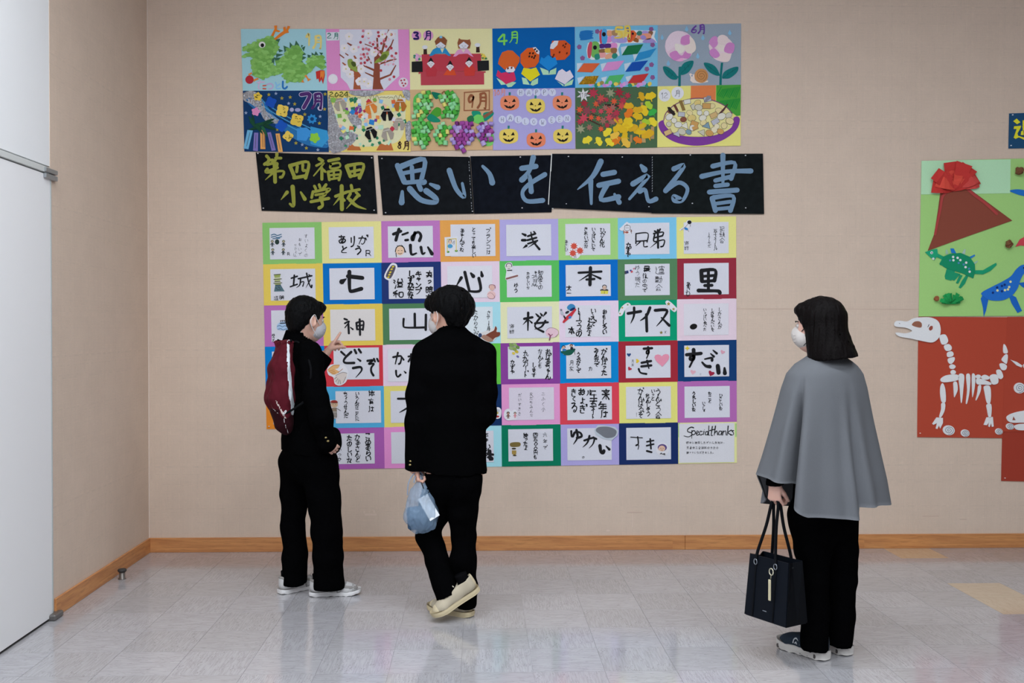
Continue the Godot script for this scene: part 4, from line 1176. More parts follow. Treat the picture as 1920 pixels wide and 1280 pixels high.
func build_november():
	var t := poster("42,640 833,625 830,1212 48,1226", "4c684a", "November poster of red maple and yellow ginkgo leaves on dark green", 21, 4.2)
	var u := unit_m()
	var mm := shape_mesh(maple_poly(52 * u))
	var gm := shape_mesh(ginkgo_poly(50 * u))
	for q in [["45,890 60,880 300,1000 290,1010", "4a3830"], ["320,795 460,800 470,830 330,815", "3c2c28"], ["150,870 260,905 250,915", "4a3830"], ["660,960 700,955 720,1165 685,1165", "b89868"], ["770,1010 800,1010 800,1130 765,1130", "b08f60"], ["570,1090 590,1090 590,1165 565,1165", "a5855a"], ["670,780 695,780 690,830 675,830", "b08f60"]]: cut(t, "branch", q[0], q[1], 5.6)
	var reds := ["b03a4c", "8c4650", "c4504c", "a02f3c", "d65a3c", "9c6a60", "c84a5a"]
	for q in [[215, 690, 1.2, 0], [380, 690, 1.0, 7], [465, 685, 1.1, 3], [545, 715, 0.8, 0], [290, 740, 1.0, 2], [280, 770, 0.9, 1], [130, 790, 0.9, 3], [85, 850, 0.8, 4], [155, 860, 1.2, 1], [245, 795, 0.8, 4], [340, 755, 0.7, 0], [415, 770, 0.8, 4], [500, 765, 1.0, 0], [330, 830, 0.7, 5], [400, 830, 0.9, 5], [485, 815, 0.9, 2], [220, 860, 0.7, 0], [290, 865, 0.7, 6], [370, 860, 1.0, 2], [440, 880, 0.9, 0], [125, 930, 1.1, 6], [195, 925, 0.7, 4], [90, 965, 0.8, 0], [265, 935, 0.7, 4], [310, 955, 0.9, 5], [370, 930, 1.0, 6], [430, 940, 1.0, 2], [350, 1000, 0.7, 0], [290, 1035, 0.7, 4], [180, 1020, 0.8, 5], [95, 1035, 1.0, 7], [395, 970, 0.8, 5], [415, 905, 0.8, 1]]:
		scatter(t, "maple_leaf", mm, paper(reds[q[3]] if q[3] < 7 else "9a9a7c"), q[0], q[1], 6.4 + rng.randf() * 2.5, rng.randf_range(-0.7, 0.7), q[2] * 0.95, rng.randf_range(-0.1, 0.1))
	var ys := ["e2c02c", "d8a82a", "e6d03a", "dcb428", "e8b848"]
	for q in [[675, 725, 1.0, 1], [765, 725, 1.2, 0], [745, 810, 1.0, 9], [785, 880, 1.0, 8], [720, 970, 0.9, 9], [555, 820, 1.1, 1], [560, 890, 1.2, 6], [640, 860, 1.1, 1], [700, 860, 1.2, 0], [640, 920, 1.1, 3], [550, 960, 1.0, 0], [455, 960, 1.0, 1], [785, 970, 1.1, 2], [450, 1030, 1.1, 3], [520, 1040, 1.3, 3], [600, 1030, 1.1, 1], [660, 1060, 1.3, 3], [740, 1090, 1.4, 1], [355, 1070, 1.1, 2], [425, 1100, 1.1, 4], [520, 1110, 1.0, 3], [160, 1145, 1.1, 2], [265, 1155, 1.0, 2], [370, 1165, 1.1, 2], [440, 1150, 1.1, 7], [525, 1170, 1.2, 4], [640, 1145, 1.0, 6], [545, 1000, 1.2, 0], [690, 1010, 0.9, 3]]:
		var c: String = ys[q[3]] if q[3] < 5 else {6: "e0782a", 7: "dd7a28", 8: "3fae4c", 9: "a8c83c"}[q[3]]
		scatter(t, "ginkgo_leaf", gm, paper(c), q[0], q[1], 6.6 + rng.randf() * 3.0, rng.randf_range(-1.2, 1.2), q[2] * 0.95, rng.randf_range(-0.15, 0.15))
	scatter(t, "date_leaf", shape_mesh(maple_poly(68 * u)), paper("dad8da"), 122, 710, 9.6, 0.1)
	ink_begin(t, 10.4)
	char_now = false
	glyph("1", 70, 685, 40, 50, 4); glyph("1", 92, 685, 40, 50, 4); glyph("月", 122, 690, 42, 50, 3.5)
	char_now = true
	ink_end("lettering")

func build_december():
	var t := poster("833,625 1632,610 1630,1195 830,1210", "e9dd80", "December poster of a steaming hot pot on a purple plate", 22, 4.6)
	cut(t, "coloured_paper", "1153,620 1392,615 1390,770 1150,775", "dd7f4c", 5.8)
	cut(t, "coloured_paper", "1395,615 1632,610 1628,905 1590,910 1500,840 1450,790 1395,770", "4a9c3c", 5.9)
	var cr: Array = []
	for k in 26:
		var a := 1403 + (k % 13) * 15.0
		var b := 640 + (k / 13) * 110.0
		cr.append([9, "%f,%f %f,%f" % [a, b + 70 + (k * 37 % 30), a + 40, b - 8 + (k * 23 % 25)]])
	lines(t, "crayon_strokes", cr, "1f8a38", 6.5)
	cut(t, "plate", "840,985 890,950 905,1000 1000,1080 1180,1110 1400,1090 1530,1000 1560,930 1600,915 1622,950 1590,1040 1480,1130 1340,1180 1180,1195 1000,1160 880,1080", "7d3f94", 6.2, true)
	cut(t, "pot", "892,960 910,890 990,810 1100,762 1230,745 1360,765 1480,820 1545,890 1560,960 1530,1030 1420,1080 1200,1105 1020,1080 930,1030", "e2d894", 6.8, true)
	lines(t, "pot_rim", [[9, "892,950 915,880 995,805 1105,757 1230,741 1360,760 1480,815 1548,885"]], "7a4a6c", 7.4)
	var r := RandomNumberGenerator.new()
	r.seed = 14
	var tones := ["d8d6ce", "e0cf98", "cfae78", "b8b8c0", "d9c27a", "c99a5c", "a8b8c0", "dcd8c8", "8a5240", "c9c4b0", "7f9aa8", "e2d8b8"]
	var u := unit_m()
	var fm := [shape_mesh(oval(34 * u, 26 * u, 14)), shape_mesh(PackedVector2Array([Vector2(-32, -18) * u, Vector2(30, -22) * u, Vector2(34, 18) * u, Vector2(-28, 22) * u])), shape_mesh(oval(26 * u, 26 * u, 14)), shape_mesh(PackedVector2Array([Vector2(-34, -20) * u, Vector2(34, -20) * u, Vector2(4, 28) * u]))]
	var fr := [shape_mesh(oval(37 * u, 29 * u, 14)), shape_mesh(PackedVector2Array([Vector2(-35, -21) * u, Vector2(33, -25) * u, Vector2(37, 21) * u, Vector2(-31, 25) * u])), shape_mesh(oval(29 * u, 29 * u, 14)), shape_mesh(PackedVector2Array([Vector2(-40, -23) * u, Vector2(40, -23) * u, Vector2(4, 33) * u]))]
	for q in [[945, 920, 0, 0], [1060, 895, 1, 3], [1115, 775, 1, 0], [1190, 815, 1, 9], [1215, 785, 0, 4], [1310, 750, 1, 3], [1300, 815, 1, 5], [1355, 815, 0, 1], [1140, 880, 0, 1], [1235, 880, 2, 0], [1300, 885, 2, 7], [1160, 930, 0, 4], [1265, 930, 0, 7], [1370, 905, 1, 2], [1445, 915, 0, 7], [1515, 905, 0, 9], [940, 990, 2, 9], [1030, 995, 0, 0], [1095, 1000, 3, 7], [1185, 985, 1, 5], [1270, 975, 0, 1], [1305, 1000, 3, 10], [1385, 965, 1, 3], [1470, 1005, 2, 1], [1525, 960, 0, 1], [1080, 945, 0, 8], [990, 955, 2, 7], [930, 1070, 1, 2], [1020, 1080, 3, 3], [1065, 1060, 0, 9], [1130, 1065, 0, 10], [1190, 1025, 1, 5], [1260, 1065, 3, 9], [1330, 1075, 0, 5], [1375, 1045, 2, 11], [1435, 1060, 0, 5], [1165, 1025, 2, 0], [1225, 830, 0, 9], [1420, 860, 0, 1], [960, 870, 1, 8], [1400, 1010, 2, 11]]:
		var rot := r.randf_range(-0.6, 0.6)
		var sc := r.randf_range(0.85, 1.2)
		var z := 7.8 + r.randf() * 2.5
		var o := scatter(t, "food_piece", fr[q[2]], plain("5a5048", 0.85, 0.3), q[0], q[1], z, rot, sc)
		var m := obj("food_face", fm[q[2]], paper(tones[q[3]]), o)
		m.position.z = 0.0006
	for q in [["925,825 950,825 1005,890 990,910 940,870", "2e2826"], ["980,805 1005,800 1035,860 1020,880", "6a4038"], ["1035,765 1065,760 1100,855 1070,862", "8a7040"], ["1420,885 1470,830 1500,795 1508,800 1470,860 1440,890", "5a3c3c"], ["1275,775 1310,715 1345,720 1340,745 1295,778", "8a8890"]]: cut(t, "skewer", q[0], q[1], 9.6)
	disc(t, "round_card", 900, 712, 58, 60, "dedde0", 6.0); disc(t, "round_card", 1025, 690, 60, 60, "dedde0", 6.2)
	char_on(t, "1", 855, 682, 46, 68, 4, "55555c", 7.2); char_on(t, "2", 888, 682, 50, 66, 4, "55555c", 7.2); char_on(t, "月", 995, 660, 62, 66, 4, "55555c", 7.2)

# ---------------------------------------------------------------- banners of dyed cloth
func denim(h: String) -> StandardMaterial3D:
	if mats.has("denim" + h): return mats["denim" + h]
	var im := Image.create(256, 256, false, Image.FORMAT_RGB8)
	var n := make_noise(77, 0.02, 3)
	var c := hexc(h)
	for y in 256:
		for x in 256:
			var tw := 0.06 if (x + y) % 4 < 2 else -0.06
			var k := 1.0 + tw + 0.22 * n.get_noise_2d(x, y)
			im.set_pixel(x, y, Color(c.r * k, c.g * k, c.b * k))
	var m := StandardMaterial3D.new()
	m.albedo_texture = ImageTexture.create_from_image(im)
	m.uv1_triplanar = true
	m.uv1_world_triplanar = true
	m.uv1_scale = Vector3(3, 3, 3)
	m.roughness = 0.95
	m.metallic_specular = 0.15
	mats["denim" + h] = m
	return m
func build_banners():
	# map of the two crops used to place the strokes
	use_map(470, 270, 0.2552)
	var b := thing("cloth_banner", "small black cloth banner with olive gold painted school name 第四福田小学校", "banner", on_wall(598, 398))
	sheet(b, "cloth", "38,62 903,85 932,512 82,490", "17191c", 6, 0.0014, 3, denim("17191c"))
	for q in [[55, 70], [890, 103], [95, 472], [908, 487]]: pin(b, q[0], q[1])
	var gold := paper("90923f")
	ink_begin(b, 9.2)
	# dai
	brush(22, "120,90 140,120 105,150"); brush(18, "132,122 165,118"); brush(22, "195,75 190,110 165,135"); brush(18, "185,105 225,105")
	brush(20, "125,152 195,140 190,170"); brush(18, "120,205 200,175"); brush(20, "125,185 120,210 240,200 235,240 220,245"); brush(24, "178,150 182,280"); brush(20, "175,205 110,265", 3)
	next_char("painted_character", gold)
	brush(24, "290,160 325,245"); brush(24, "300,158 425,135 405,250"); brush(20, "345,165 340,205"); brush(20, "385,155 385,195 400,195"); brush(22, "320,250 405,235")
	next_char("painted_character", gold)
	brush(22, "505,110 530,125"); brush(18, "485,160 540,140 465,235", 1); brush(20, "525,180 525,260"); brush(16, "535,190 550,205")
	brush(20, "575,125 650,110"); brush(16, "590,150 590,180 655,170 650,140 590,150"); brush(18, "570,205 580,265"); brush(18, "575,205 660,195 650,265"); brush(15, "612,205 615,255"); brush(15, "580,232 650,225"); brush(15, "585,260 650,250")
	next_char("painted_character", gold)
	brush(24, "705,165 735,240"); brush(24, "715,160 830,150 800,250"); brush(18, "765,165 765,235"); brush(18, "735,205 805,190"); brush(18, "740,238 800,225")
	next_char("painted_character", gold)
	brush(30, "310,315 318,450 290,440", 1); brush(24, "270,355 225,410", 3); brush(24, "370,355 400,405", 4)
	next_char("painted_character", gold)
	brush(18, "470,310 480,330"); brush(18, "505,300 512,322"); brush(20, "555,300 530,335"); brush(18, "460,350 450,395"); brush(20, "465,352 580,330 560,355"); brush(18, "480,375 555,365 520,395"); brush(24, "515,395 530,450 505,470"); brush(20, "445,425 575,400")
	next_char("painted_character", gold)
	brush(20, "625,385 705,355"); brush(26, "670,310 672,480"); brush(20, "665,385 610,450", 3); brush(18, "675,400 690,415")
	brush(20, "740,305 745,330"); brush(18, "700,355 800,335"); brush(18, "735,365 715,400"); brush(18, "775,355 800,380"); brush(22, "785,385 705,475", 3); brush(24, "730,410 780,455 850,480", 3)
	ink_end("painted_character", gold)
	var b2 := thing("cloth_banner", "long black cloth banner with blue grey painted characters 思いを", "banner", on_wall(874, 402), "black title banners")
	sheet(b2, "cloth", "935,85 1612,95 1640,512 972,522", "15181d", 6, 0.0014, 5, denim("17191c"))
	use_map(0, 0, 1)
	sheet(b2, "cloth", "882,293 1038,291 1034,398 889,401", "15181d", 6, 0.0014, 6, denim("13161d"))
	use_map(470, 270, 0.2552)
	for q in [[965, 108], [992, 505], [1607, 95], [1630, 495]]: pin(b2, q[0], q[1])
	var st2: Array = []
	for k in 18:
		if k % 5 == 4 or k == 9: continue
		var y := 130.0 + k * 20
		st2.append([3.0, "%f,%f %f,%f" % [1603 + k * 1.2, y, 1604 + k * 1.2, y + 9]])
	lines(b2, "stitching", st2, "b9bcc2", 9.0)
	var blue := paper("6f8aa3")
	ink_begin(b2, 9.2)
	brush(36, "1080,160 1130,280"); brush(38, "1110,165 1275,115 1255,270 1275,280"); brush(28, "1185,170 1190,265"); brush(26, "1125,215 1265,190"); brush(28, "1140,285 1260,275")
	brush(38, "1115,350 1110,430", 4); brush(40, "1170,330 1250,410 1350,430 1360,400 1290,345"); brush(32, "1235,300 1250,335"); brush(34, "1320,295 1375,320", 4)
	next_char("painted_character", blue)
	brush(38, "1460,195 1510,330 1570,390 1555,290", 1); brush(38, "1705,165 1755,220 1775,285", 4)
	next_char("painted_character", blue)
	use_map(950, 270, 0.2552)
	brush(34, "110,180 215,165"); brush(36, "195,100 165,200 110,265"); brush(34, "115,265 165,235 180,350"); brush(32, "280,225 160,300 115,360 150,420 265,415")
	ink_end("painted_character", blue)
	for q in [[100, 97], [113, 470]]: pin(b2, q[0], q[1])
	var b3 := thing("cloth_banner", "long black cloth banner with frayed hem and blue grey painted characters 伝える書", "banner", on_wall(1230, 402), "black title banners")
	sheet(b3, "cloth", "330,73 1070,76 1066,506 308,470", "14171c", 10.5, 0.0016, 8, denim("14171c"))
	sheet(b3, "cloth", "1066,76 1880,72 1888,515 1062,510", "16191a", 9.5, 0.0014, 9, denim("171b1c"))
	cut(b3, "frayed_edge", "327,73 333,73 315,440 345,470 340,482 303,442", "d8d8d4", 10.2)
	for q in [[453, 93], [437, 440], [848, 97], [1043, 461], [1347, 82], [1362, 437], [1752, 85], [1753, 470]]: pin(b3, q[0], q[1])
	var st3: Array = []
	for k in 14:
		var y := 95.0 + k * 19
		st3.append([3.0, "1068,%f 1066,%f" % [y, y + 9]])
	lines(b3, "stitching", st3, "b0b4ba", 13.2)
	ink_begin(b3, 13.6)
	brush(38, "690,130 630,240 520,335", 3); brush(36, "615,270 620,440", 1); brush(34, "705,225 790,210"); brush(34, "675,305 820,275"); brush(36, "735,300 690,410 820,390"); brush(32, "790,370 825,430", 4)
	next_char("painted_character", blue)
	brush(40, "985,160 1010,190", 4); brush(38, "925,295 1040,235 900,405", 1); brush(32, "975,350 1015,340 1040,420 1095,405")
	next_char("painted_character", blue)
	brush(34, "1225,185 1300,165 1165,345", 2); brush(30, "1165,345 1260,285 1325,330 1290,415 1230,420 1225,385 1270,405")
	next_char("painted_character", blue)
	brush(32, "1510,165 1670,140 1645,255"); brush(34, "1430,240 1600,205 1790,200"); brush(36, "1585,85 1585,310", 1); brush(28, "1530,270 1650,240"); brush(28, "1530,310 1620,300"); brush(32, "1485,355 1690,340")
	brush(32, "1505,400 1530,490"); brush(32, "1515,395 1660,385 1640,490"); brush(24, "1530,440 1640,425"); brush(24, "1530,480 1635,470")
	ink_end("painted_character", blue)

# ---------------------------------------------------------------- calligraphy sheets
func cell_pt(c: float, r: float) -> Vector2:
	var u := c / 8.0
	var v := r / 6.0
	return Vector2(492.5, 418).lerp(Vector2(1379.5, 406), u).lerp(Vector2(502, 881).lerp(Vector2(1381, 867), u), v)
func cell_quad(c: int, r: int, x0: float, y0: float, x1: float, y1: float) -> String:
	var s := ""
	for q in [[x0, y0], [x1, y0], [x1, y1], [x0, y1]]:
		var p := cell_pt(c + q[0], r + q[1])
		s += "%f,%f " % [p.x, p.y]
	return s
func card(c: int, r: int, col: String, label: String, wr := [0.115, 0.125, 0.875, 0.89], wcol := "d6d6de") -> Node3D:
	var p := cell_pt(c + 0.5, r + 1.0)
	var t := thing("calligraphy_sheet", label, "poster", on_wall(p.x, p.y), "brush lettering sheets on coloured paper")
	use_map(0, 0, 1)
	sheet(t, "backing_paper", cell_quad(c, r, -0.004, -0.004, 1.004, 1.004), col, 3.0 + 0.5 * ((c + r) % 2), 0.0005, c * 7 + r)
	sheet(t, "writing_paper", cell_quad(c, r, wr[0], wr[1], wr[2], wr[3]), wcol, 5.2, 0.0004, c * 5 + r * 3 + 1)
	return t
const INK_L := 6.6
const STICK_L := 7.2
func m1(): use_map(480, 410, 0.18747)
func m2(): use_map(820, 410, 0.18747)
func m3(): use_map(1150, 400, 0.1953)
func m4(): use_map(590, 640, 0.1953)
func m5(): use_map(900, 630, 0.1953)
func m6(): use_map(1150, 630, 0.1953)
func sticker(t: Node3D, s: String, h := "e0dfe4", smooth := true) -> MeshInstance3D:
	return cut(t, "sticker", s, h, STICK_L, smooth)
func star_pts(cx: float, cy: float, r: float, n := 5, inner := 0.45, rot := -PI / 2) -> PackedVector2Array:
	var o := PackedVector2Array()
	for i in n * 2:
		var a := rot + PI * i / n
		var k := r if i % 2 == 0 else r * inner
		o.append(wxy(cx + cos(a) * k, cy + sin(a) * k))
	return o
func heart_pts(cx: float, cy: float, r: float, rot := 0.0) -> PackedVector2Array:
	var o := PackedVector2Array()
	for i in 20:
		var a := TAU * i / 20
		var v := Vector2(pow(sin(a), 3), -(0.8 * cos(a) - 0.32 * cos(2 * a) - 0.12 * cos(3 * a))).rotated(rot) * r
		o.append(wxy(cx + v.x, cy + v.y))
	return o
func tiny_figure(t: Node3D, cx: float, cy: float, s: float, skin: String, hair: String, top: String, lvl := 8.0):
	# a child's little drawn person: head, hair, body, arms
	var d := obj("drawing", done(figure_st(t, cx, cy, s, lvl, 0)), plain(top, 0.8, 0.3), t)
	obj("skin", done(figure_st(t, cx, cy, s, lvl + 0.15, 1)), plain(skin, 0.8, 0.3), d)
	obj("hair", done(figure_st(t, cx, cy, s, lvl + 0.3, 2)), plain(hair, 0.8, 0.3), d)
func figure_st(t: Node3D, cx: float, cy: float, s: float, lvl: float, layer: int) -> SurfaceTool:
	var st := new_st()
	var org := root_of(t) - Vector3(0, 0, WALL_Z + lvl * 0.001)
	var u := unit_m()
	var R := func(w: float, a: Array):
		var p := PackedVector2Array()
		for q in a: p.append(wxy(cx + q[0] * s, cy + q[1] * s))
		add_ribbon(st, p, widths(p.size(), w * s * u, 0), org)
	if layer == 0:
		R.call(0.85, [[0, 0.35], [0, 1.0]]); R.call(0.22, [[-0.3, 0.5], [-0.8, 1.0]]); R.call(0.22, [[0.3, 0.5], [0.8, 1.0]]); R.call(0.28, [[-0.22, 1.2], [-0.25, 1.8]]); R.call(0.28, [[0.22, 1.2], [0.25, 1.8]])
	elif layer == 1:
		R.call(1.0, [[-0.08, -0.3], [0.08, -0.3]])
	else:
		R.call(0.3, [[-0.5, -0.25], [-0.35, -0.65], [0, -0.8], [0.35, -0.65], [0.5, -0.25]])
		R.call(0.1, [[-0.2, -0.3], [-0.2, -0.24]]); R.call(0.1, [[0.2, -0.3], [0.2, -0.24]]); R.call(0.08, [[-0.15, -0.02], [0, 0.04], [0.15, -0.02]])
	return st

func build_calligraphy():
	var t: Node3D
	# --- row 1
	t = card(0, 0, "8cc36e", "green framed sheet with faint pencil verse, letter R and small swimmers drawing")
	m1()
	lines(t, "drawing", [[9, "155,165 185,155 215,168 255,156"], [9, "155,185 190,178 220,190 258,178"], [8, "170,200 240,196"]], "3f6a86", INK_L)
	disc(t, "drawing", 213, 232, 22, 26, "2d3e38", INK_L + 0.1)
	for q in [[165, 235], [278, 235], [170, 318], [275, 318]]: tiny_figure(t, q[0], q[1], 24, "b9a893", "5e6a44", "4a5358", INK_L + 0.2)
	ink_begin(t, INK_L)
	vtext("すいよくの", 505, 150, 44, 48, 2.4); vtext("おもいで", 440, 190, 38, 48, 2.2); vtext("協力し", 385, 255, 36, 44, 2.0); vtext("なかよし", 398, 250, 30, 34, 1.8); next_char("writing"); glyph("R", 310, 330, 36, 42, 5)
	ink_end()
	t = card(1, 0, "e8de92", "pale yellow framed sheet reading ありがとう R")
	m1()
	ink_begin(t, INK_L)
	glyph("あ", 812, 160, 100, 100, 13); glyph("り", 922, 165, 100, 120, 13); glyph("が", 1020, 165, 105, 95, 13); glyph("と", 838, 268, 95, 85, 13); glyph("う", 980, 262, 90, 100, 13); glyph("R", 1085, 300, 80, 85, 9)
	ink_end()
	t = card(2, 0, "be7abb", "orchid purple framed sheet reading たのしい with a drawn smiling face")
	m1()
	ink_begin(t, INK_L)
	brush(26, "1375,155 1450,125"); brush(28, "1430,105 1400,215"); brush(18, "1465,160 1520,140"); brush(22, "1495,215 1520,212")
	next_char(); brush(28, "1590,140 1570,215 1560,180 1620,135 1650,170 1635,220"); next_char(); brush(30, "1545,265 1555,355 1605,345", 1); next_char(); brush(28, "1650,285 1665,350 1690,340", 1); brush(32, "1720,285 1760,350", 4)
	ink_end()
	disc(t, "drawing", 1440, 320, 42, 46, "e6c3a5", INK_L)
	lines(t, "drawing_outline", [[7, "1400,340 1405,380"], [9, "1395,330 1405,290 1440,270 1480,290 1490,335"], [5, "1420,320 1432,318"], [5, "1452,318 1464,320"], [5, "1425,345 1442,352 1460,343"], [6, "1482,300 1500,335"], [4, "1410,268 1435,275"], [4, "1455,262 1470,275"]], "2a2420", INK_L + 0.3)
	t = card(3, 0, "fba253", "orange framed sheet with verse about a swing and a swing sticker", [0.175, 0.1, 0.93, 0.88])
	m2()
	ink_begin(t, INK_L)
	vtext("ブランコは", 512, 92, 52, 54, 6); vtext("とっても楽しい", 364, 86, 48, 43, 6); vtext("あそんでね", 248, 95, 50, 47, 6)
	ink_end()
	sticker(t, "72,185 205,178 210,372 78,375", "dcdce2", false)
	lines(t, "drawing", [[7, "100,205 100,330"], [7, "188,200 190,320"], [7, "100,205 190,200"]], "d8c25a", 8.0)
	disc(t, "drawing", 108, 332, 14, 10, "5f9a4c", 8.1); disc(t, "drawing", 190, 322, 16, 10, "5f9a4c", 8.1); disc(t, "drawing", 128, 275, 26, 20, "4f9cc4", 8.2); disc(t, "drawing", 126, 235, 18, 20, "e0c0a8", 8.2)
	lines(t, "drawing_outline", [[4, "112,235 116,212 140,212 144,235"], [3, "150,250 170,220"], [3, "165,260 172,225"]], "3a332e", 8.5)
	t = card(4, 0, "b2a9da", "lavender framed sheet with the single character 浅")
	m2()
	ink_begin(t, INK_L)
	brush(24, "848,150 880,165", 4); brush(24, "848,215 880,215"); brush(24, "890,270 855,295", 3); brush(18, "905,175 980,150"); brush(18, "900,215 990,190"); brush(16, "905,250 1000,220"); brush(20, "935,135 955,220 1020,305", 4); brush(16, "985,235 905,290", 3); brush(14, "965,130 975,140")
	ink_end()
	t = card(5, 0, "a2d17e", "light green framed sheet with verse and three red spider lilies")
	m2()
	ink_begin(t, INK_L)
	vtext("ひがん花", 1650, 80, 58, 50, 7); vtext("いっぱいさいて", 1560, 85, 44, 33, 6); vtext("きれいだな", 1487, 82, 46, 43, 6); next_char("writing"); vtext("あさひ", 1290, 210, 40, 38, 3.4)
	ink_end()
	sticker(t, "1318,262 1370,240 1420,265 1465,310 1440,345 1405,395 1350,390 1315,350")
	for q in [[1365, 275], [1355, 345], [1425, 320]]:
		var fl := cut_xy(t, "flower", star_pts(q[0], q[1], 40, 9, 0.6), "cf5545", 8.2)
		fl.set_meta("label", "red lily drawing")
	lines(t, "stem", [[5, "1368,370 1370,392"], [5, "1382,368 1386,392"]], "5a4a3a", 8.0)
	t = card(6, 0, "7fc5e6", "sky blue framed sheet with the two characters 兄弟")
	m3()
	ink_begin(t, INK_L)
	brush(11, "215,195 215,290"); brush(11, "215,195 328,190 322,275"); brush(11, "222,268 320,262"); brush(11, "255,275 215,310", 1); brush(11, "290,270 292,318 325,318")
	next_char(); brush(15, "395,170 420,185"); brush(15, "448,152 430,185"); brush(14, "385,195 475,180 470,215"); brush(14, "390,235 470,215"); brush(14, "395,205 390,270 485,255 478,310 455,320"); brush(18, "425,160 428,330"); brush(12, "425,270 352,330", 3)
	next_char(); vtext("かずや", 145, 278, 56, 42, 8)
	ink_end()
	sticker(t, "55,150 128,80 165,105 160,135 175,165 175,200 95,200 95,170 70,165", "dedee4", false)
	lines(t, "drawing", [[4, "108,120 155,118 155,160 108,160 108,120"], [4, "95,160 98,200"], [4, "165,155 172,195"], [3, "118,120 128,105 140,118"], [3, "115,140 148,140"]], "4a3f3c", 8.0)
	disc(t, "drawing", 128, 182, 16, 10, "a4584a", 8.2); disc(t, "drawing", 104, 180, 9, 12, "c98a78", 8.2); disc(t, "drawing", 170, 170, 7, 14, "8a6f68", 8.2)
	t = card(7, 0, "f1e08a", "yellow framed sheet with thin verse and a running child sticker")
	m3()
	ink_begin(t, INK_L)
	vtext("記録会", 1040, 118, 56, 56, 3.4); next_char("writing"); vtext("五十メートル", 978, 145, 42, 34, 4); vtext("トキトキだ", 918, 180, 34, 29, 2.6); next_char("writing"); vtext("海翔", 700, 262, 44, 48, 3.4)
	ink_end()
	sticker(t, "635,155 680,120 705,70 740,68 750,95 735,115 718,145 712,165 685,150 640,165")
	disc(t, "drawing", 728, 86, 20, 18, "26262a", 8.1); disc(t, "drawing", 697, 148, 19, 11, "2f86c8", 8.1, 0.4)
	lines(t, "drawing_outline", [[4, "715,100 690,130 650,158"], [4, "735,105 738,125"], [4, "712,160 722,175"]], "8a7a74", 8.1)
	# --- row 2
	t = card(0, 1, "f6c95c", "amber framed sheet with the character 城 and a castle drawing")
	m1()
	ink_begin(t, INK_L)
	brush(14, "355,595 415,575"); brush(15, "385,565 378,660"); brush(13, "345,680 415,655"); brush(14, "425,600 560,570"); brush(14, "448,600 440,660 405,690", 3); brush(11, "450,635 480,630 470,675"); brush(14, "508,545 530,640 555,690 560,665"); brush(12, "545,610 500,690", 3); brush(10, "530,560 552,572")
	next_char("writing"); glyph("道", 180, 768, 46, 46, 4.5); glyph("明", 234, 765, 46, 42, 7)
	ink_end()
	for q in [["182,560 248,555 242,585 188,590", "9aa85f"], ["190,592 240,588 256,602 178,608", "c9cba5"], ["186,610 246,606 240,625 190,628", "b6bd86"], ["192,630 244,628 262,640 180,644", "cfd0b4"], ["186,645 250,645 246,660 190,660", "a8b27a"], ["195,662 248,660 288,725 182,728", "55707a"]]: cut(t, "drawing", q[0], q[1], INK_L)
	lines(t, "drawing_outline", [[6, "182,560 248,555"], [6, "180,606 258,602"], [6, "190,628 244,626"], [6, "178,645 262,641"], [5, "195,662 250,660"], [4, "200,690 215,700"], [4, "225,680 240,695"], [4, "210,712 250,708"]], "2b2b28", INK_L + 0.2)
	t = card(1, 1, "0c70c0", "strong blue framed sheet with the single bold character 七")
	m1()
	ink_begin(t, INK_L)
	brush(48, "860,630 905,600", 3); brush(36, "920,575 1065,592"); brush(36, "935,530 935,640 940,710 960,725 1055,700", 2)
	ink_end()
	t = card(2, 1, "25376f", "navy framed sheet with crowded black verse and a yellow lantern sticker")
	m1()
	ink_begin(t, INK_L)
	vtext("真っ暗な", 1735, 515, 74, 78, 11); vtext("キャンプ場", 1625, 520, 68, 56, 12); vtext("しずかだな", 1548, 515, 66, 56, 13); glyph("澄", 1370, 590, 105, 110, 12); glyph("和", 1365, 712, 110, 80, 12)
	ink_end()
	sticker(t, "1282,575 1345,455 1395,448 1415,480 1400,540 1360,610 1330,618")
	cut(t, "drawing", "1300,570 1350,475 1390,468 1395,500 1360,580 1335,598", "5c5560", 8.1, true)
	for q in [[1372, 480], [1358, 505], [1345, 535], [1335, 560], [1325, 585]]: disc(t, "drawing", q[0], q[1], 13, 8, "d9c23a", 8.4, -0.4)
	t = card(3, 1, "f0cfde", "pale pink framed sheet with the single character 心 and a girl sketch", [0.11, 0.11, 0.87, 0.89], "dcdbe2")
	m2()
	ink_begin(t, INK_L)
	brush(30, "240,590 185,680", 3); brush(28, "275,535 315,700 330,725 430,715 415,595", 2); brush(34, "335,545 360,575", 4); brush(30, "440,530 448,570", 4)
	ink_end()
	disc(t, "drawing", 540, 760, 42, 40, "e6c0bd", INK_L); disc(t, "drawing", 546, 690, 26, 28, "dcb3a6", INK_L + 0.2)
	lines(t, "drawing_outline", [[6, "518,690 522,665 548,660 575,668 578,695"], [3, "505,755 530,740 560,760 575,790"], [3, "500,775 520,795 560,798 578,770"], [3, "535,700 540,703"], [3, "556,700 561,703"]], "9a5c60", INK_L + 0.4)
	t = card(4, 1, "5cbe5e", "green framed sheet with neat verse and a large child sticker")
	m2()
	ink_begin(t, INK_L)
	vtext("初めての", 1030, 510, 56, 48, 6); vtext("そろばん", 985, 520, 40, 40, 5); vtext("コール", 958, 560, 36, 40, 5); vtext("たのしいな", 908, 530, 36, 36, 5); next_char("writing"); vtext("ゆう", 788, 640, 48, 52, 7)
	ink_end()
	sticker(t, "675,470 700,440 740,440 752,475 740,525 760,550 805,555 800,590 690,615 685,560 690,520")
	disc(t, "drawing", 715, 475, 30, 32, "dcd6d2", 7.9)
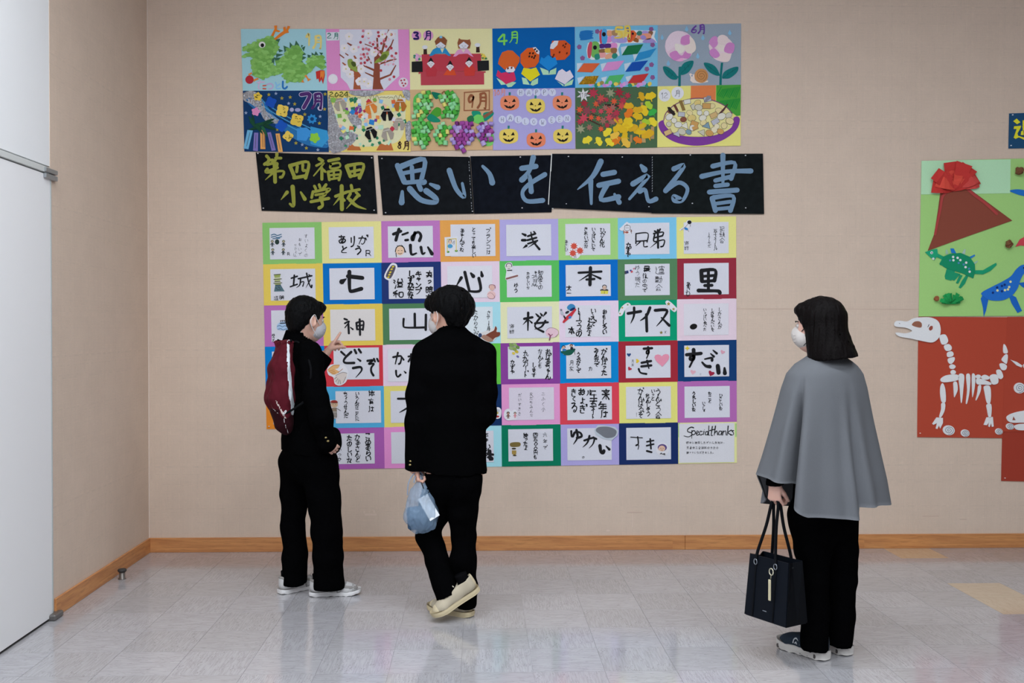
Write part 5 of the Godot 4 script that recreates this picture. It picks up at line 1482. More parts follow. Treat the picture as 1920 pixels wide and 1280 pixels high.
	lines(t, "drawing_outline", [[7, "688,480 694,455 715,446 740,456 744,480"], [3, "700,478 706,480"], [3, "724,478 730,480"], [4, "705,500 725,498"], [10, "700,518 745,515"]], "3d3a3a", 8.1)
	lines(t, "drawing", [[18, "692,600 800,570"]], "8a5f5a", 8.0)
	t = card(5, 1, "0a6cc2", "royal blue framed sheet with the bold character 本 and a reader drawing")
	m2()
	ink_begin(t, INK_L)
	brush(20, "1412,540 1640,528"); brush(30, "1530,490 1525,660"); brush(18, "1515,560 1415,622", 3); brush(20, "1545,558 1630,598", 4); brush(20, "1490,608 1570,602"); next_char("writing"); glyph("太", 1285, 665, 60, 58, 9); glyph("一", 1290, 715, 56, 56, 9)
	ink_end()
	cut(t, "drawing", "1635,718 1708,722 1705,752 1632,750", "d8cf5c", INK_L); disc(t, "drawing", 1668, 715, 42, 16, "55504c", INK_L + 0.1); disc(t, "drawing", 1670, 690, 20, 20, "d8b9a4", INK_L + 0.2)
	lines(t, "drawing_outline", [[7, "1650,685 1655,668 1672,662 1688,670 1690,688"], [3, "1662,692 1666,694"], [3, "1676,692 1680,694"], [3, "1670,725 1670,750"]], "2c2826", INK_L + 0.4)
	t = card(6, 1, "57845c", "grey green framed sheet with verse 運動会 and a string of flags")
	m3()
	ink_begin(t, INK_L)
	glyph("運", 395, 495, 95, 90, 5); glyph("動", 395, 595, 75, 75, 5); glyph("会", 395, 672, 75, 72, 4)
	glyph("最", 285, 495, 72, 66, 10); glyph("後", 275, 570, 55, 55, 6); vtext("の中で", 300, 625, 46, 44, 5); vtext("ゆう勝だ", 232, 492, 55, 55, 3.6)
	ink_end()
	for q in [["105,555 125,550 128,580 108,584", "4a4a52"], ["118,552 142,548 146,574 122,578", "34406e"], ["155,545 170,538 176,552 162,560", "3a4f9a"], ["165,556 183,548 187,564 170,572", "c9545a"], ["186,528 202,520 206,532 192,540", "c4748a"]]: cut(t, "drawing", q[0], q[1], INK_L)
	t = card(7, 1, "973040", "dark red framed sheet with the bold character 里")
	m3()
	ink_begin(t, INK_L)
	brush(34, "842,550 848,650"); brush(34, "845,550 975,545 968,645"); brush(26, "910,545 910,740"); brush(24, "850,605 970,595"); brush(26, "850,655 968,645"); brush(26, "875,692 945,690"); brush(34, "815,740 920,742 1005,745 1020,762", 2)
	next_char(); vtext("あさひ", 720, 655, 56, 42, 6.5)
	ink_end()
	# --- row 3
	t = card(0, 2, "b96fb4", "orchid framed sheet with a ship on blue waves")
	m1()
	cut(t, "drawing", "215,1060 260,1030 330,1030 360,1050 360,1105 225,1112", "a9c4e0", INK_L, true)
	lines(t, "drawing_outline", [[5, "215,1075 240,1068 265,1080 290,1070 320,1080 350,1070"], [5, "220,1105 250,1098 275,1112 305,1100 335,1112"]], "33527a", INK_L + 0.2)
	lines(t, "drawing_outline", [[10, "245,1045 310,1042"], [7, "250,1030 252,1018"], [7, "268,1030 268,1016"], [7, "285,1030 285,1016"], [7, "302,1030 302,1018"], [4, "245,1018 312,1014"]], "26262a", INK_L + 0.3)
	ink_begin(t, INK_L); vtext("ゆうと", 178, 1145, 34, 28, 5); ink_end()
	t = card(1, 2, "f4c85a", "amber framed sheet with the single character 神", [0.115, 0.125, 0.875, 0.89], "dcd6d2")
	m1()
	ink_begin(t, INK_L)
	brush(17, "885,1000 912,1010"); brush(17, "890,1045 935,1025 890,1090", 1); brush(19, "925,1050 930,1145"); brush(15, "945,1085 970,1105", 4); brush(18, "1005,1040 1012,1105"); brush(18, "1008,1040 1075,1025 1070,1110"); brush(14, "1010,1072 1070,1062"); brush(14, "1012,1106 1068,1104"); brush(19, "1038,1005 1042,1160")
	ink_end()
	t = card(2, 2, "528058", "grey green framed sheet with the single character 山")
	m1()
	ink_begin(t, INK_L)
	brush(20, "1478,1000 1475,1060 1490,1085 1590,1088 1700,1085", 2); brush(22, "1588,950 1590,1080", 2); brush(22, "1700,960 1698,1110", 2)
	ink_end()
	t = card(3, 2, "a8dbe6", "light blue framed sheet with verse and a brown hand drawing", [0.115, 0.11, 0.87, 0.9], "d9e1e6")
	m2()
	ink_begin(t, INK_L)
	vtext("さボール", 515, 915, 48, 52, 5); vtext("サッール", 512, 960, 44, 42, 4); vtext("たからさがし", 385, 905, 55, 55, 5)
	ink_end()
	sticker(t, "405,1160 430,1140 560,1095 580,1070 600,1090 600,1130 630,1145 560,1225 500,1235 440,1200", "d9d6d4", false)
	cut(t, "drawing", "470,1175 520,1140 565,1115 580,1075 596,1095 592,1130 625,1135 622,1168 575,1190 550,1215 510,1195", "7d4434", 8.0, true)
	cut(t, "drawing", "440,1180 475,1160 545,1200 555,1222 520,1230 470,1210", "a5806e", 8.3, true)
	disc(t, "drawing", 428, 1165, 18, 22, "33466a", 8.2)
	t = card(4, 2, "eee4b6", "cream framed sheet with the character 桜 and a pink blossom tree")
	m2()
	ink_begin(t, INK_L)
	brush(22, "868,1000 950,985"); brush(24, "908,940 905,1115", 1); brush(18, "900,1010 855,1060", 3); brush(16, "920,1015 945,1040", 4); brush(20, "985,950 1010,975", 4); brush(20, "1030,945 1045,965", 4); brush(22, "1085,940 1055,980", 3); brush(20, "1030,985 975,1075 1060,1130", 2); brush(20, "1080,1020 1040,1080 970,1105", 3); brush(18, "975,1045 1105,1035")
	next_char("writing"); glyph("海", 720, 1050, 48, 46, 4); glyph("翔", 718, 1105, 48, 44, 4)
	ink_end()
	disc(t, "drawing", 1145, 1140, 64, 48, "e3c2cc", STICK_L)
	lines(t, "drawing_outline", [[3, "1085,1125 1110,1095 1160,1092 1205,1115 1208,1150 1180,1180"], [12, "1120,1212 1128,1170 1110,1150"], [8, "1128,1175 1150,1155"]], "8a4a66", STICK_L + 0.5)
	t = card(5, 2, "f0d2e2", "pale pink framed sheet with bold verse and a red and blue vehicle drawing", [0.1, 0.11, 0.87, 0.88], "dad9e0")
	m2()
	ink_begin(t, INK_L)
	vtext("おもしろい", 1670, 905, 55, 50, 9); vtext("いえで", 1558, 890, 66, 62, 9); vtext("よんだよ", 1518, 985, 52, 46, 9); vtext("トーマスの", 1418, 885, 72, 56, 10); next_char("writing"); glyph("本", 1305, 1075, 72, 80, 12)
	ink_end()
	cut(t, "drawing", "1250,1035 1275,990 1380,895 1390,910 1345,975 1265,1042", "c83a44", STICK_L)
	cut(t, "drawing", "1298,880 1330,852 1368,862 1378,895 1345,920 1305,905", "3f86b8", STICK_L + 0.3, true)
	for q in [[1350, 905, 30, 12, "26305e"], [1298, 935, 22, 12, "33333c"], [1245, 940, 14, 24, "b9bcc6"], [1325, 985, 16, 12, "3f74c0"], [1272, 985, 8, 22, "2b2b30"], [1238, 912, 10, 12, "7d7f8a"]]: disc(t, "drawing", q[0], q[1], q[2], q[3], q[4], STICK_L + 0.6, -0.5)
	t = card(6, 2, "0a9a70", "emerald framed sheet reading ナイス with little gold stars")
	m3()
	ink_begin(t, INK_L)
	brush(24, "138,960 262,940"); brush(22, "198,905 195,985 165,1055", 3); next_char(); brush(26, "350,905 315,985 255,1030", 3); brush(24, "315,970 320,1130"); next_char(); brush(26, "400,930 512,930 475,1010 412,1082", 3); brush(24, "460,1000 535,1075", 4); next_char("writing"); glyph("K", 485, 1125, 30, 30, 3)
	ink_end()
	sticker(t, "45,975 75,900 130,858 160,868 162,890 115,920 85,975 60,985"); sticker(t, "498,850 530,838 600,900 606,925 580,945 520,890")
	for q in [[84, 905, 12, "b99a3a"], [62, 962, 12, "9a9a48"], [136, 876, 12, "7a9a58"], [528, 868, 20, "a08838"], [576, 918, 16, "a08838"]]: cut_xy(t, "star", star_pts(q[0], q[1], q[2]), q[3], 8.1)
	cut_xy(t, "star", star_pts(458, 1143, 18), "8a7f3c", STICK_L)
	t = card(7, 2, "f0cfda", "pale pink framed sheet with small verse about deer and one black blob", [0.11, 0.11, 0.87, 0.88], "dcd8df")
	m3()
	ink_begin(t, INK_L)
	vtext("しかさんが", 1020, 900, 42, 42, 4.5); vtext("しかせんべいを", 950, 910, 36, 31, 5); next_char("writing"); vtext("いっぱい食べた", 877, 908, 36, 31, 4)
	ink_end()
	disc(t, "ink_blob", 768, 1086, 36, 27, "1f1d1d", INK_L, -0.3)
	# --- row 4
	t = card(0, 3, "0a7dcb", "bright blue framed sheet behind the maroon drawstring bag")
	t = card(1, 3, "cf3b46", "red framed sheet reading どうぞ with two drawn hands", [0.16, 0.06, 0.93, 0.83])
	m4()
	ink_begin(t, INK_L)
	brush(18, "255,98 290,130"); brush(22, "352,100 300,150 280,185 300,205 380,205", 2); brush(20, "385,80 400,112"); brush(20, "425,75 445,105"); next_char(); brush(18, "412,165 440,185", 4); brush(22, "370,255 440,245 450,280 395,345", 3)
	next_char(); brush(20, "508,185 560,180 520,215 570,212 545,250 545,290 565,325", 2); brush(17, "570,165 580,192"); brush(17, "600,165 612,190")
	ink_end()
	sticker(t, "120,270 150,225 205,218 240,225 280,225 320,275 322,330 300,390 245,422 195,405 180,345 135,320")
	cut(t, "drawing", "128,270 180,230 240,225 225,255 200,265 235,290 190,318 150,300", "e2b27a", 8.0, true)
	cut(t, "drawing", "200,330 270,295 310,310 290,380 240,412 200,390", "d9cdc6", 8.0, true)
	lines(t, "drawing_outline", [[4, "128,270 180,230 240,225"], [4, "140,285 185,272"], [4, "150,300 195,285"], [4, "165,312 205,298"], [4, "225,300 270,262"]], "b3702e", 8.3)
	lines(t, "drawing_outline", [[4, "205,325 270,295 312,305"], [4, "190,360 215,340"], [4, "205,385 225,355"], [4, "225,405 235,365"], [4, "250,408 245,370"], [4, "275,395 300,340"]], "6a5f60", 8.3)
	t = card(2, 3, "f0cfe0", "pale pink framed sheet reading かわいい beside the man in black", [0.08, 0.1, 0.9, 0.9], "dbdae1")
	m4()
	ink_begin(t, INK_L)
	brush(18, "755,150 830,140 825,200 810,215", 2); brush(18, "800,108 775,215", 1); brush(15, "838,145 855,175", 4); glyph("わ", 890, 110, 110, 110, 18); next_char(); brush(18, "782,280 785,320 800,338 825,318"); brush(15, "860,285 875,300", 4); glyph("い", 900, 262, 100, 80, 16)
	ink_end()
	t = card(3, 3, "66c548", "bright green framed sheet behind the shoulder of the man in black")
	t = card(4, 3, "8b4398", "purple framed sheet with verse 九九カード and a leafy sticker", [0.12, 0.09, 0.88, 0.88])
	m5()
	ink_begin(t, INK_L)
	vtext("おばあちゃん", 652, 118, 62, 47, 8); vtext("なんども", 578, 120, 54, 46, 6); vtext("します", 520, 250, 52, 48, 8); vtext("九九カード", 438, 132, 60, 50, 8); next_char("writing"); vtext("かずや", 312, 225, 48, 46, 7)
	ink_end()
	for q in [[300, 85, 24, "7f9a5a"], [335, 82, 22, "8fa868"], [360, 105, 22, "6d8a4c"], [295, 115, 22, "94ab72"], [330, 122, 24, "86a058"], [350, 148, 20, "c9b23e"], [322, 165, 16, "d6c04a"], [362, 195, 14, "6f6aa0"]]: disc(t, "sticker", q[0], q[1], q[2], q[2] * 0.7, q[3], STICK_L + rng.randf() * 0.8, 0.5)
	t = card(5, 3, "0a86cc", "blue framed sheet with verse and a rowing boat sticker", [0.11, 0.1, 0.87, 0.89])
	m5()
	ink_begin(t, INK_L)
	vtext("がんばった", 1190, 118, 60, 50, 9); vtext("みんなで", 1118, 110, 52, 46, 9); next_char("writing"); vtext("カ?", 1062, 290, 42, 48, 6); next_char("writing"); vtext("うみがくで", 944, 150, 44, 40, 7); next_char("writing"); vtext("月友", 878, 230, 50, 54, 4)
	ink_end()
	sticker(t, "775,135 790,95 840,85 870,72 905,85 915,180 850,195 800,175", "dcdce2", false)
	cut(t, "drawing", "780,145 905,120 905,145 870,180 820,182 792,165", "1f5a4a", 8.0, true)
	disc(t, "drawing", 800, 108, 16, 18, "c9a594", 8.2); disc(t, "drawing", 808, 132, 20, 12, "3a78b0", 8.2); disc(t, "drawing", 874, 92, 14, 16, "b89888", 8.2); disc(t, "drawing", 880, 118, 15, 16, "2a2c34", 8.2)
	lines(t, "drawing_outline", [[6, "786,105 795,92 812,95 818,108"], [6, "862,90 870,78 884,80 888,92"], [5, "902,115 910,175"]], "242424", 8.5)
	t = card(6, 3, "a32d3a", "dark red framed sheet reading すき with a big pink heart", [0.12, 0.11, 0.88, 0.9])
	m6()
	ink_begin(t, INK_L)
	brush(20, "290,120 370,115"); brush(20, "332,105 338,160 318,165 320,140 340,150 318,212", 1); next_char(); brush(20, "270,255 360,238"); brush(20, "268,290 362,280"); brush(20, "322,235 340,310", 1); brush(18, "242,315 260,350 315,362", 2); next_char("writing"); vtext("月友", 185, 225, 30, 34, 2.4)
	ink_end()
	cut_xy(t, "heart", heart_pts(465, 222, 72, -0.05), "ee94aa", STICK_L)
	cut_xy(t, "heart", heart_pts(148, 178, 20), "26487a", STICK_L); cut_xy(t, "heart", heart_pts(230, 238, 20, -PI / 2), "e2c03e", STICK_L); cut_xy(t, "heart", heart_pts(155, 312, 20, 0.6), "b83444", STICK_L)
	t = card(7, 3, "143d70", "navy framed sheet reading すごい with tiny hearts and a star")
	m6()
	ink_begin(t, INK_L)
	brush(28, "700,178 840,165"); brush(34, "768,130 768,215 735,220 745,190 772,200 730,295", 1); next_char(); brush(24, "875,220 940,208 945,232", 4); brush(30, "850,250 885,285 925,292", 4); brush(20, "932,168 962,195", 4); brush(20, "955,135 990,165", 4); next_char(); brush(36, "1000,285 1008,350", 2); brush(34, "1065,305 1068,355", 4); next_char("writing"); vtext("ここ", 835, 355, 20, 0, 2.0)
	ink_end()
	cut_xy(t, "star", star_pts(708, 116, 26, 4), "e6c83e", STICK_L); cut_xy(t, "heart", heart_pts(1047, 152, 22, 0.4), "d9a0b0", STICK_L); cut_xy(t, "heart", heart_pts(762, 344, 26, 0.2), "e6b0bc", STICK_L); cut_xy(t, "heart", heart_pts(938, 356, 30, 0.4), "a02a44", STICK_L)
	# --- row 5
	t = card(0, 4, "f58a2c", "orange framed sheet held by a white pin beside the maroon bag")
	use_map(0, 0, 1); pin(t, 505, 799)
	t = card(1, 4, "53acd8", "sky blue framed sheet with verse 体育は and a red capped child drawing", [0.18, 0.11, 0.95, 0.89])
	m4()
	ink_begin(t, INK_L)
	vtext("体育は", 545, 465, 64, 74, 8); vtext("いろんなことに", 408, 478, 46, 40, 6); vtext("ちょうせんだ", 300, 478, 48, 42, 6)
	ink_end()
	sticker(t, "130,562 235,560 238,740 135,742", "d5d3d8", false)
	cut(t, "drawing", "155,585 168,566 205,564 222,585", "9a3a34", 8.0, true); disc(t, "drawing", 190, 605, 34, 28, "c9aa8c", 7.9); cut(t, "drawing", "168,635 212,635 215,670 165,670", "8a7a68", 8.0); cut(t, "drawing", "165,672 212,672 212,728 165,728", "a8a098", 8.0)
	lines(t, "drawing_outline", [[4, "158,590 222,588"], [4, "175,602 180,604"], [4, "200,602 205,604"], [4, "168,645 140,665"], [4, "212,640 250,662"], [3, "165,690 212,690"], [3, "165,705 212,705"], [3, "165,718 212,718"], [3, "165,672 165,730 212,728 212,672"]], "40362e", 8.4)
	t = card(2, 4, "efd772", "yellow framed sheet with the character 大 half hidden by the man", [0.115, 0.125, 0.88, 0.9])
	m4()
	ink_begin(t, INK_L)
	brush(18, "800,548 1050,548"); brush(28, "930,470 930,600 815,680", 3); brush(26, "935,590 1035,680", 4)
	ink_end()
	t = card(3, 4, "14315f", "dark navy framed sheet with a white costumed figure sticker", [0.11, 0.12, 0.85, 0.9])
	m5()
	sticker(t, "150,690 180,682 205,712 195,780 150,788 140,735"); disc(t, "drawing", 172, 715, 18, 14, "b9c0c8", 7.9); disc(t, "drawing", 166, 735, 12, 12, "b8a85a", 8.1); disc(t, "drawing", 165, 770, 20, 10, "b23a3a", 8.1)
	t = card(4, 4, "f09acb", "pink framed sheet with faint pencil verse and two small people stickers", [0.13, 0.09, 0.895, 0.88], "d8d0dc")
	m5()
	ink_begin(t, INK_L)
	vtext("ニふく小", 608, 530, 44, 50, 2.6); vtext("友だちみんな", 492, 535, 38, 41, 2.4); vtext("だいすきさ", 380, 548, 36, 44, 2.4)
	ink_end()
	sticker(t, "228,755 240,710 275,695 300,720 325,705 355,720 352,790 320,802 270,808 240,790")
	tiny_figure(t, 270, 745, 24, "c99a88", "2c211e", "7d5a52"); tiny_figure(t, 336, 745, 21, "d9b0a0", "4a3a34", "d08a94")
	t = card(5, 4, "db4656", "bright red framed sheet filled with bold verse 来年は", [0.12, 0.09, 0.88, 0.9])
	m5()
	ink_begin(t, INK_L)
	glyph("来", 1162, 500, 90, 110, 12); glyph("年", 1130, 620, 95, 100, 12); glyph("は", 1150, 705, 85, 82, 11); vtext("二十五", 1090, 500, 84, 52, 11); vtext("メート", 1085, 660, 52, 42, 9); glyph("ル", 1018, 510, 60, 62, 10); glyph("お", 930, 495, 85, 80, 12); glyph("よ", 940, 585, 80, 70, 11); glyph("ぎ", 945, 655, 85, 85, 12); glyph("き", 865, 500, 75, 80, 10); glyph("く", 880, 575, 50, 50, 8); glyph("る", 865, 620, 75, 115, 12)
	ink_end()
	t = card(6, 4, "efe07e", "yellow framed sheet with large verse うんどう会", [0.12, 0.11, 0.885, 0.89], "d9d8dc")
	m6()
	ink_begin(t, INK_L)
	vtext("うんどう会", 430, 498, 68, 56, 7); vtext("いっと", 378, 505, 44, 36, 6); vtext("れんしゅう", 332, 545, 56, 42, 7); vtext("がんばるぞ", 262, 495, 66, 56, 7); glyph("!", 200, 730, 40, 44, 3)
	ink_end()
	t = card(7, 4, "b46cb0", "orchid purple framed sheet with small verse ねこと", [0.115, 0.125, 0.885, 0.89])
	m6()
	ink_begin(t, INK_L)
	vtext("ひさしいね", 1030, 545, 40, 32, 5); vtext("ねこと", 925, 528, 40, 38, 6); vtext("いっしょ", 866, 625, 36, 24, 5); vtext("うれしいね", 772, 528, 42, 38, 7)
	ink_end()
	# --- row 6
	t = card(1, 5, "ab5fad", "purple framed sheet with tall verse こめあらい", [0.15, 0.14, 0.83, 0.88])
	m4()
	ink_begin(t, INK_L)
	vtext("こめあらい", 515, 868, 68, 55, 9); vtext("かあさんと", 415, 885, 62, 54, 8); vtext("たのしいな", 335, 895, 58, 54, 9); next_char("writing"); vtext("いつか", 240, 1020, 40, 44, 5)
	ink_end()
	t = card(2, 5, "ef92cc", "bright pink framed sheet with a blank corner behind the plastic bag hand")
	t = card(3, 5, "a6dbe4", "light blue framed sheet with heavy black ink at its edge", [0.115, 0.125, 0.86, 0.89])
	m5()
	ink_begin(t, INK_L)
	vtext("五年", 62, 925, 40, 45, 6); vtext("いゆる", 75, 1030, 60, 40, 10); next_char("writing"); brush(26, "95,1100 98,1180", 2); brush(20, "75,1130 125,1135", 2); brush(34, "92,1160 112,1175", 2)
	ink_end()
	t = card(4, 5, "0a7a5a", "dark green framed sheet with verse 六年で and a purse sticker", [0.11, 0.1, 0.87, 0.88])
	m5()
	ink_begin(t, INK_L)
	vtext("六年で", 625, 920, 46, 62, 4); vtext("四五00円も", 533, 920, 48, 43, 7); vtext("使ったよ", 438, 925, 50, 40, 8)
	ink_end()
	sticker(t, "285,1020 385,1010 388,1065 355,1085 350,1150 310,1155 300,1085 288,1065", "dad9dc", false)
	cut(t, "drawing", "295,1022 380,1018 380,1056 298,1060", "7c6a3c", 8.0, true); disc(t, "drawing", 325, 1078, 22, 8, "3d3322", 8.1); cut(t, "drawing", "306,1095 348,1095 348,1128 330,1140 306,1128", "a58a4a", 8.0); disc(t, "drawing", 332, 1142, 18, 7, "4a3c26", 8.2)
	t = card(5, 5, "afa6da", "lavender framed sheet reading ゆかい with a grey rock drawing", [0.115, 0.1, 0.87, 0.88])
	m5()
	ink_begin(t, INK_L)
	brush(18, "875,910 880,965 905,925"); brush(22, "890,960 915,920 960,925 975,960 930,975", 2); brush(22, "925,900 935,970 895,1038", 3); next_char(); brush(18, "1000,1000 1090,975 1085,1030 1045,1075", 3); brush(18, "1050,955 1030,1020 985,1065", 3); brush(18, "1085,965 1115,985", 4); next_char(); brush(30, "1150,1050 1160,1110 1180,1120 1188,1100", 2); brush(22, "1210,1055 1240,1085", 4); next_char("writing"); vtext("のい", 990, 1145, 28, 4, 2.4)
	ink_end()
	cut(t, "sticker", "1095,900 1130,852 1200,856 1295,870 1328,905 1318,950 1262,1000 1180,985 1110,945", "c0c8d0", STICK_L)
	cut(t, "drawing", "1110,905 1138,872 1225,868 1290,890 1310,920 1285,965 1210,975 1150,940", "76797f", 8.0, true); cut(t, "drawing", "1115,905 1135,880 1168,878 1172,905 1135,922", "5c4450", 8.3, true)
	t = card(6, 5, "1c2f62", "navy framed sheet reading すき in thin brush with a purple haired face", [0.12, 0.11, 0.88, 0.89], "d3d5de")
	m6()
	ink_begin(t, INK_L)
	brush(8, "165,968 278,975"); brush(13, "232,965 238,1030 215,1050 222,1040 242,1048 235,1085", 1); next_char(); brush(13, "320,1012 385,1000"); brush(14, "318,1050 385,1035"); brush(14, "352,985 360,1080", 2); brush(16, "320,1100 365,1112", 2)
	ink_end()
	disc(t, "sticker", 470, 1085, 62, 66, "dcdbe0", STICK_L); disc(t, "drawing", 468, 1068, 44, 34, "5c4a80", 7.9); disc(t, "drawing", 464, 1076, 32, 28, "e0bca4", 8.2); disc(t, "drawing", 436, 1082, 8, 10, "e0bca4", 8.2)
	lines(t, "drawing_outline", [[3, "448,1072 454,1076 460,1072"], [3, "470,1072 476,1076 482,1072"], [3, "456,1090 464,1094 474,1090"]], "5a3a34", 8.5)
	lines(t, "writing", [[7, "448,1130 458,1120 468,1132"], [7, "476,1128 492,1125"], [7, "482,1135 494,1136"]], "2a2a2c", 8.2)
	t = card(7, 5, "f0e4a0", "white Special thanks notice printed with a fabric credit in Japanese", [0.02, 0.03, 0.96, 0.98], "d9d8dc")
	m6()
	cut(t, "backing_paper", "622,832 640,832 640,968 622,968", "a9d084", 4.6); cut(t, "backing_paper", "1168,836 1182,836 1182,965 1168,965", "a9d084", 4.6)
	ink_begin(t, INK_L)
	# Special thanks in brush script
	brush(10, "768,878 745,872 715,890 712,915 745,925 750,945 720,965 675,955", 1); brush(9, "752,905 750,980", 1); brush(9, "752,915 775,905 785,930 765,945 752,938", 2); brush(8, "795,935 815,920 805,908 793,925 800,948 820,942", 2); brush(8, "850,915 832,912 824,935 838,948 855,938", 2); brush(9, "868,912 864,946", 1); brush(4, "872,895 873,899"); brush(8, "905,915 885,918 882,945 902,940 908,915 906,948", 2); brush(8, "915,860 912,940 925,950", 1)
	brush(10, "948,865 938,948 952,950", 1); brush(8, "922,905 972,892", 2); brush(11, "978,862 966,950", 1); brush(9, "970,930 990,908 998,945", 2); brush(8, "1038,912 1015,912 1008,942 1030,942 1040,915 1040,948", 2); brush(9, "1052,908 1050,948", 1); brush(8, "1052,922 1075,908 1082,948", 2); brush(11, "1100,862 1092,950", 1); brush(9, "1130,900 1098,925 1135,948", 2); brush(9, "1152,905 1135,908 1150,925 1148,945 1120,950", 1)
	ink_end()
	ink_begin(t, INK_L)
	htext("題字に使用したデニム生地は、", 697, 1008, 25, 25, 27.3, 2.6); htext("児島商工会議所の方から", 699, 1056, 26, 26, 28.4, 2.6); htext("譲っていただきました。", 698, 1104, 24, 24, 25.2, 2.6)
	ink_end("printed_text", plain("45454a", 0.8, 0.3))

# ---------------------------------------------------------------- dinosaur mural on the right
func foam(parent: Node3D, called: String, s: String, lvl := 12.0, smooth := true) -> MeshInstance3D:
	# thick white foam-board piece
	var p := pts(s)
	if smooth: p = spline(p, true, 4)
	var c := Vector2.ZERO
	for v in p: c += v
	c /= p.size()
	var m := obj(called, plate_mesh(p, c, -0.005, 0.0), paper("dcdfe6"), parent)
	m.position = Vector3(c.x, c.y, WALL_Z + lvl * 0.001) - root_of(parent)
	return m
func paper_ball(parent: Node3D, x: float, y: float, r: float, h: String):
	var st := new_st()
	var sp := SphereMesh.new()
	sp.radius = 1.0; sp.height = 2.0; sp.radial_segments = 10; sp.rings = 6
	var a := sp.get_mesh_arrays()
	var v: PackedVector3Array = a[Mesh.ARRAY_VERTEX]
	var ix: PackedInt32Array = a[Mesh.ARRAY_INDEX]
	var n := make_noise(int(x), 1.4, 2)
	var u := unit_m() * r
	for i in ix:
		var q := v[i]
		st.add_vertex(q * u * (0.85 + 0.45 * n.get_noise_3d(q.x * 2.0, q.y * 2.0, q.z * 2.0)))
	var m := obj("crumpled_ball", done(st), paper(h), parent)
	var p := wxy(x, y)
	m.position = Vector3(p.x, p.y, WALL_Z + 0.006 + u * 0.8) - root_of(parent)
func tuft(parent: Node3D, called: String, cx: float, cy: float, r: float, a0: float, a1: float, n: int, h: String, seed_: int, wid := 0.34):
	# gathered tissue paper: overlapping ruffled fans standing off the sheet
	var rr := RandomNumberGenerator.new()
	rr.seed = seed_
	var u := unit_m()
	var st := new_st()
	var c := wxy(cx, cy)
	var org := root_of(parent)
	for k in n:
		var a := lerpf(a0, a1, (k + 0.5) / n) + rr.randf_range(-0.15, 0.15)
		var len := r * rr.randf_range(0.75, 1.1)
		var prevL := Vector3.ZERO
		var prevR := Vector3.ZERO
		for j in 5:
			var f := j / 4.0
			var dir := Vector2(cos(a), sin(a))
			var nn := Vector2(-dir.y, dir.x)
			var w := len * wid * sqrt(f + 0.02) * (1.0 if j < 4 else rr.randf_range(0.75, 1.1))
			var z := WALL_Z + 0.008 + (k % 3) * 0.006 + sin(f * 2.4) * 0.02
			var mid := c + dir * len * f * u
			var L := Vector3(mid.x + nn.x * w * u, mid.y + nn.y * w * u, z + rr.randf_range(-0.004, 0.006)) - org
			var R := Vector3(mid.x - nn.x * w * u, mid.y - nn.y * w * u, z + rr.randf_range(-0.004, 0.006)) - org
			if j > 0: quad(st, prevL, L, R, prevR)
			prevL = L; prevR = R
	obj(called, done(st), paper(h), parent)
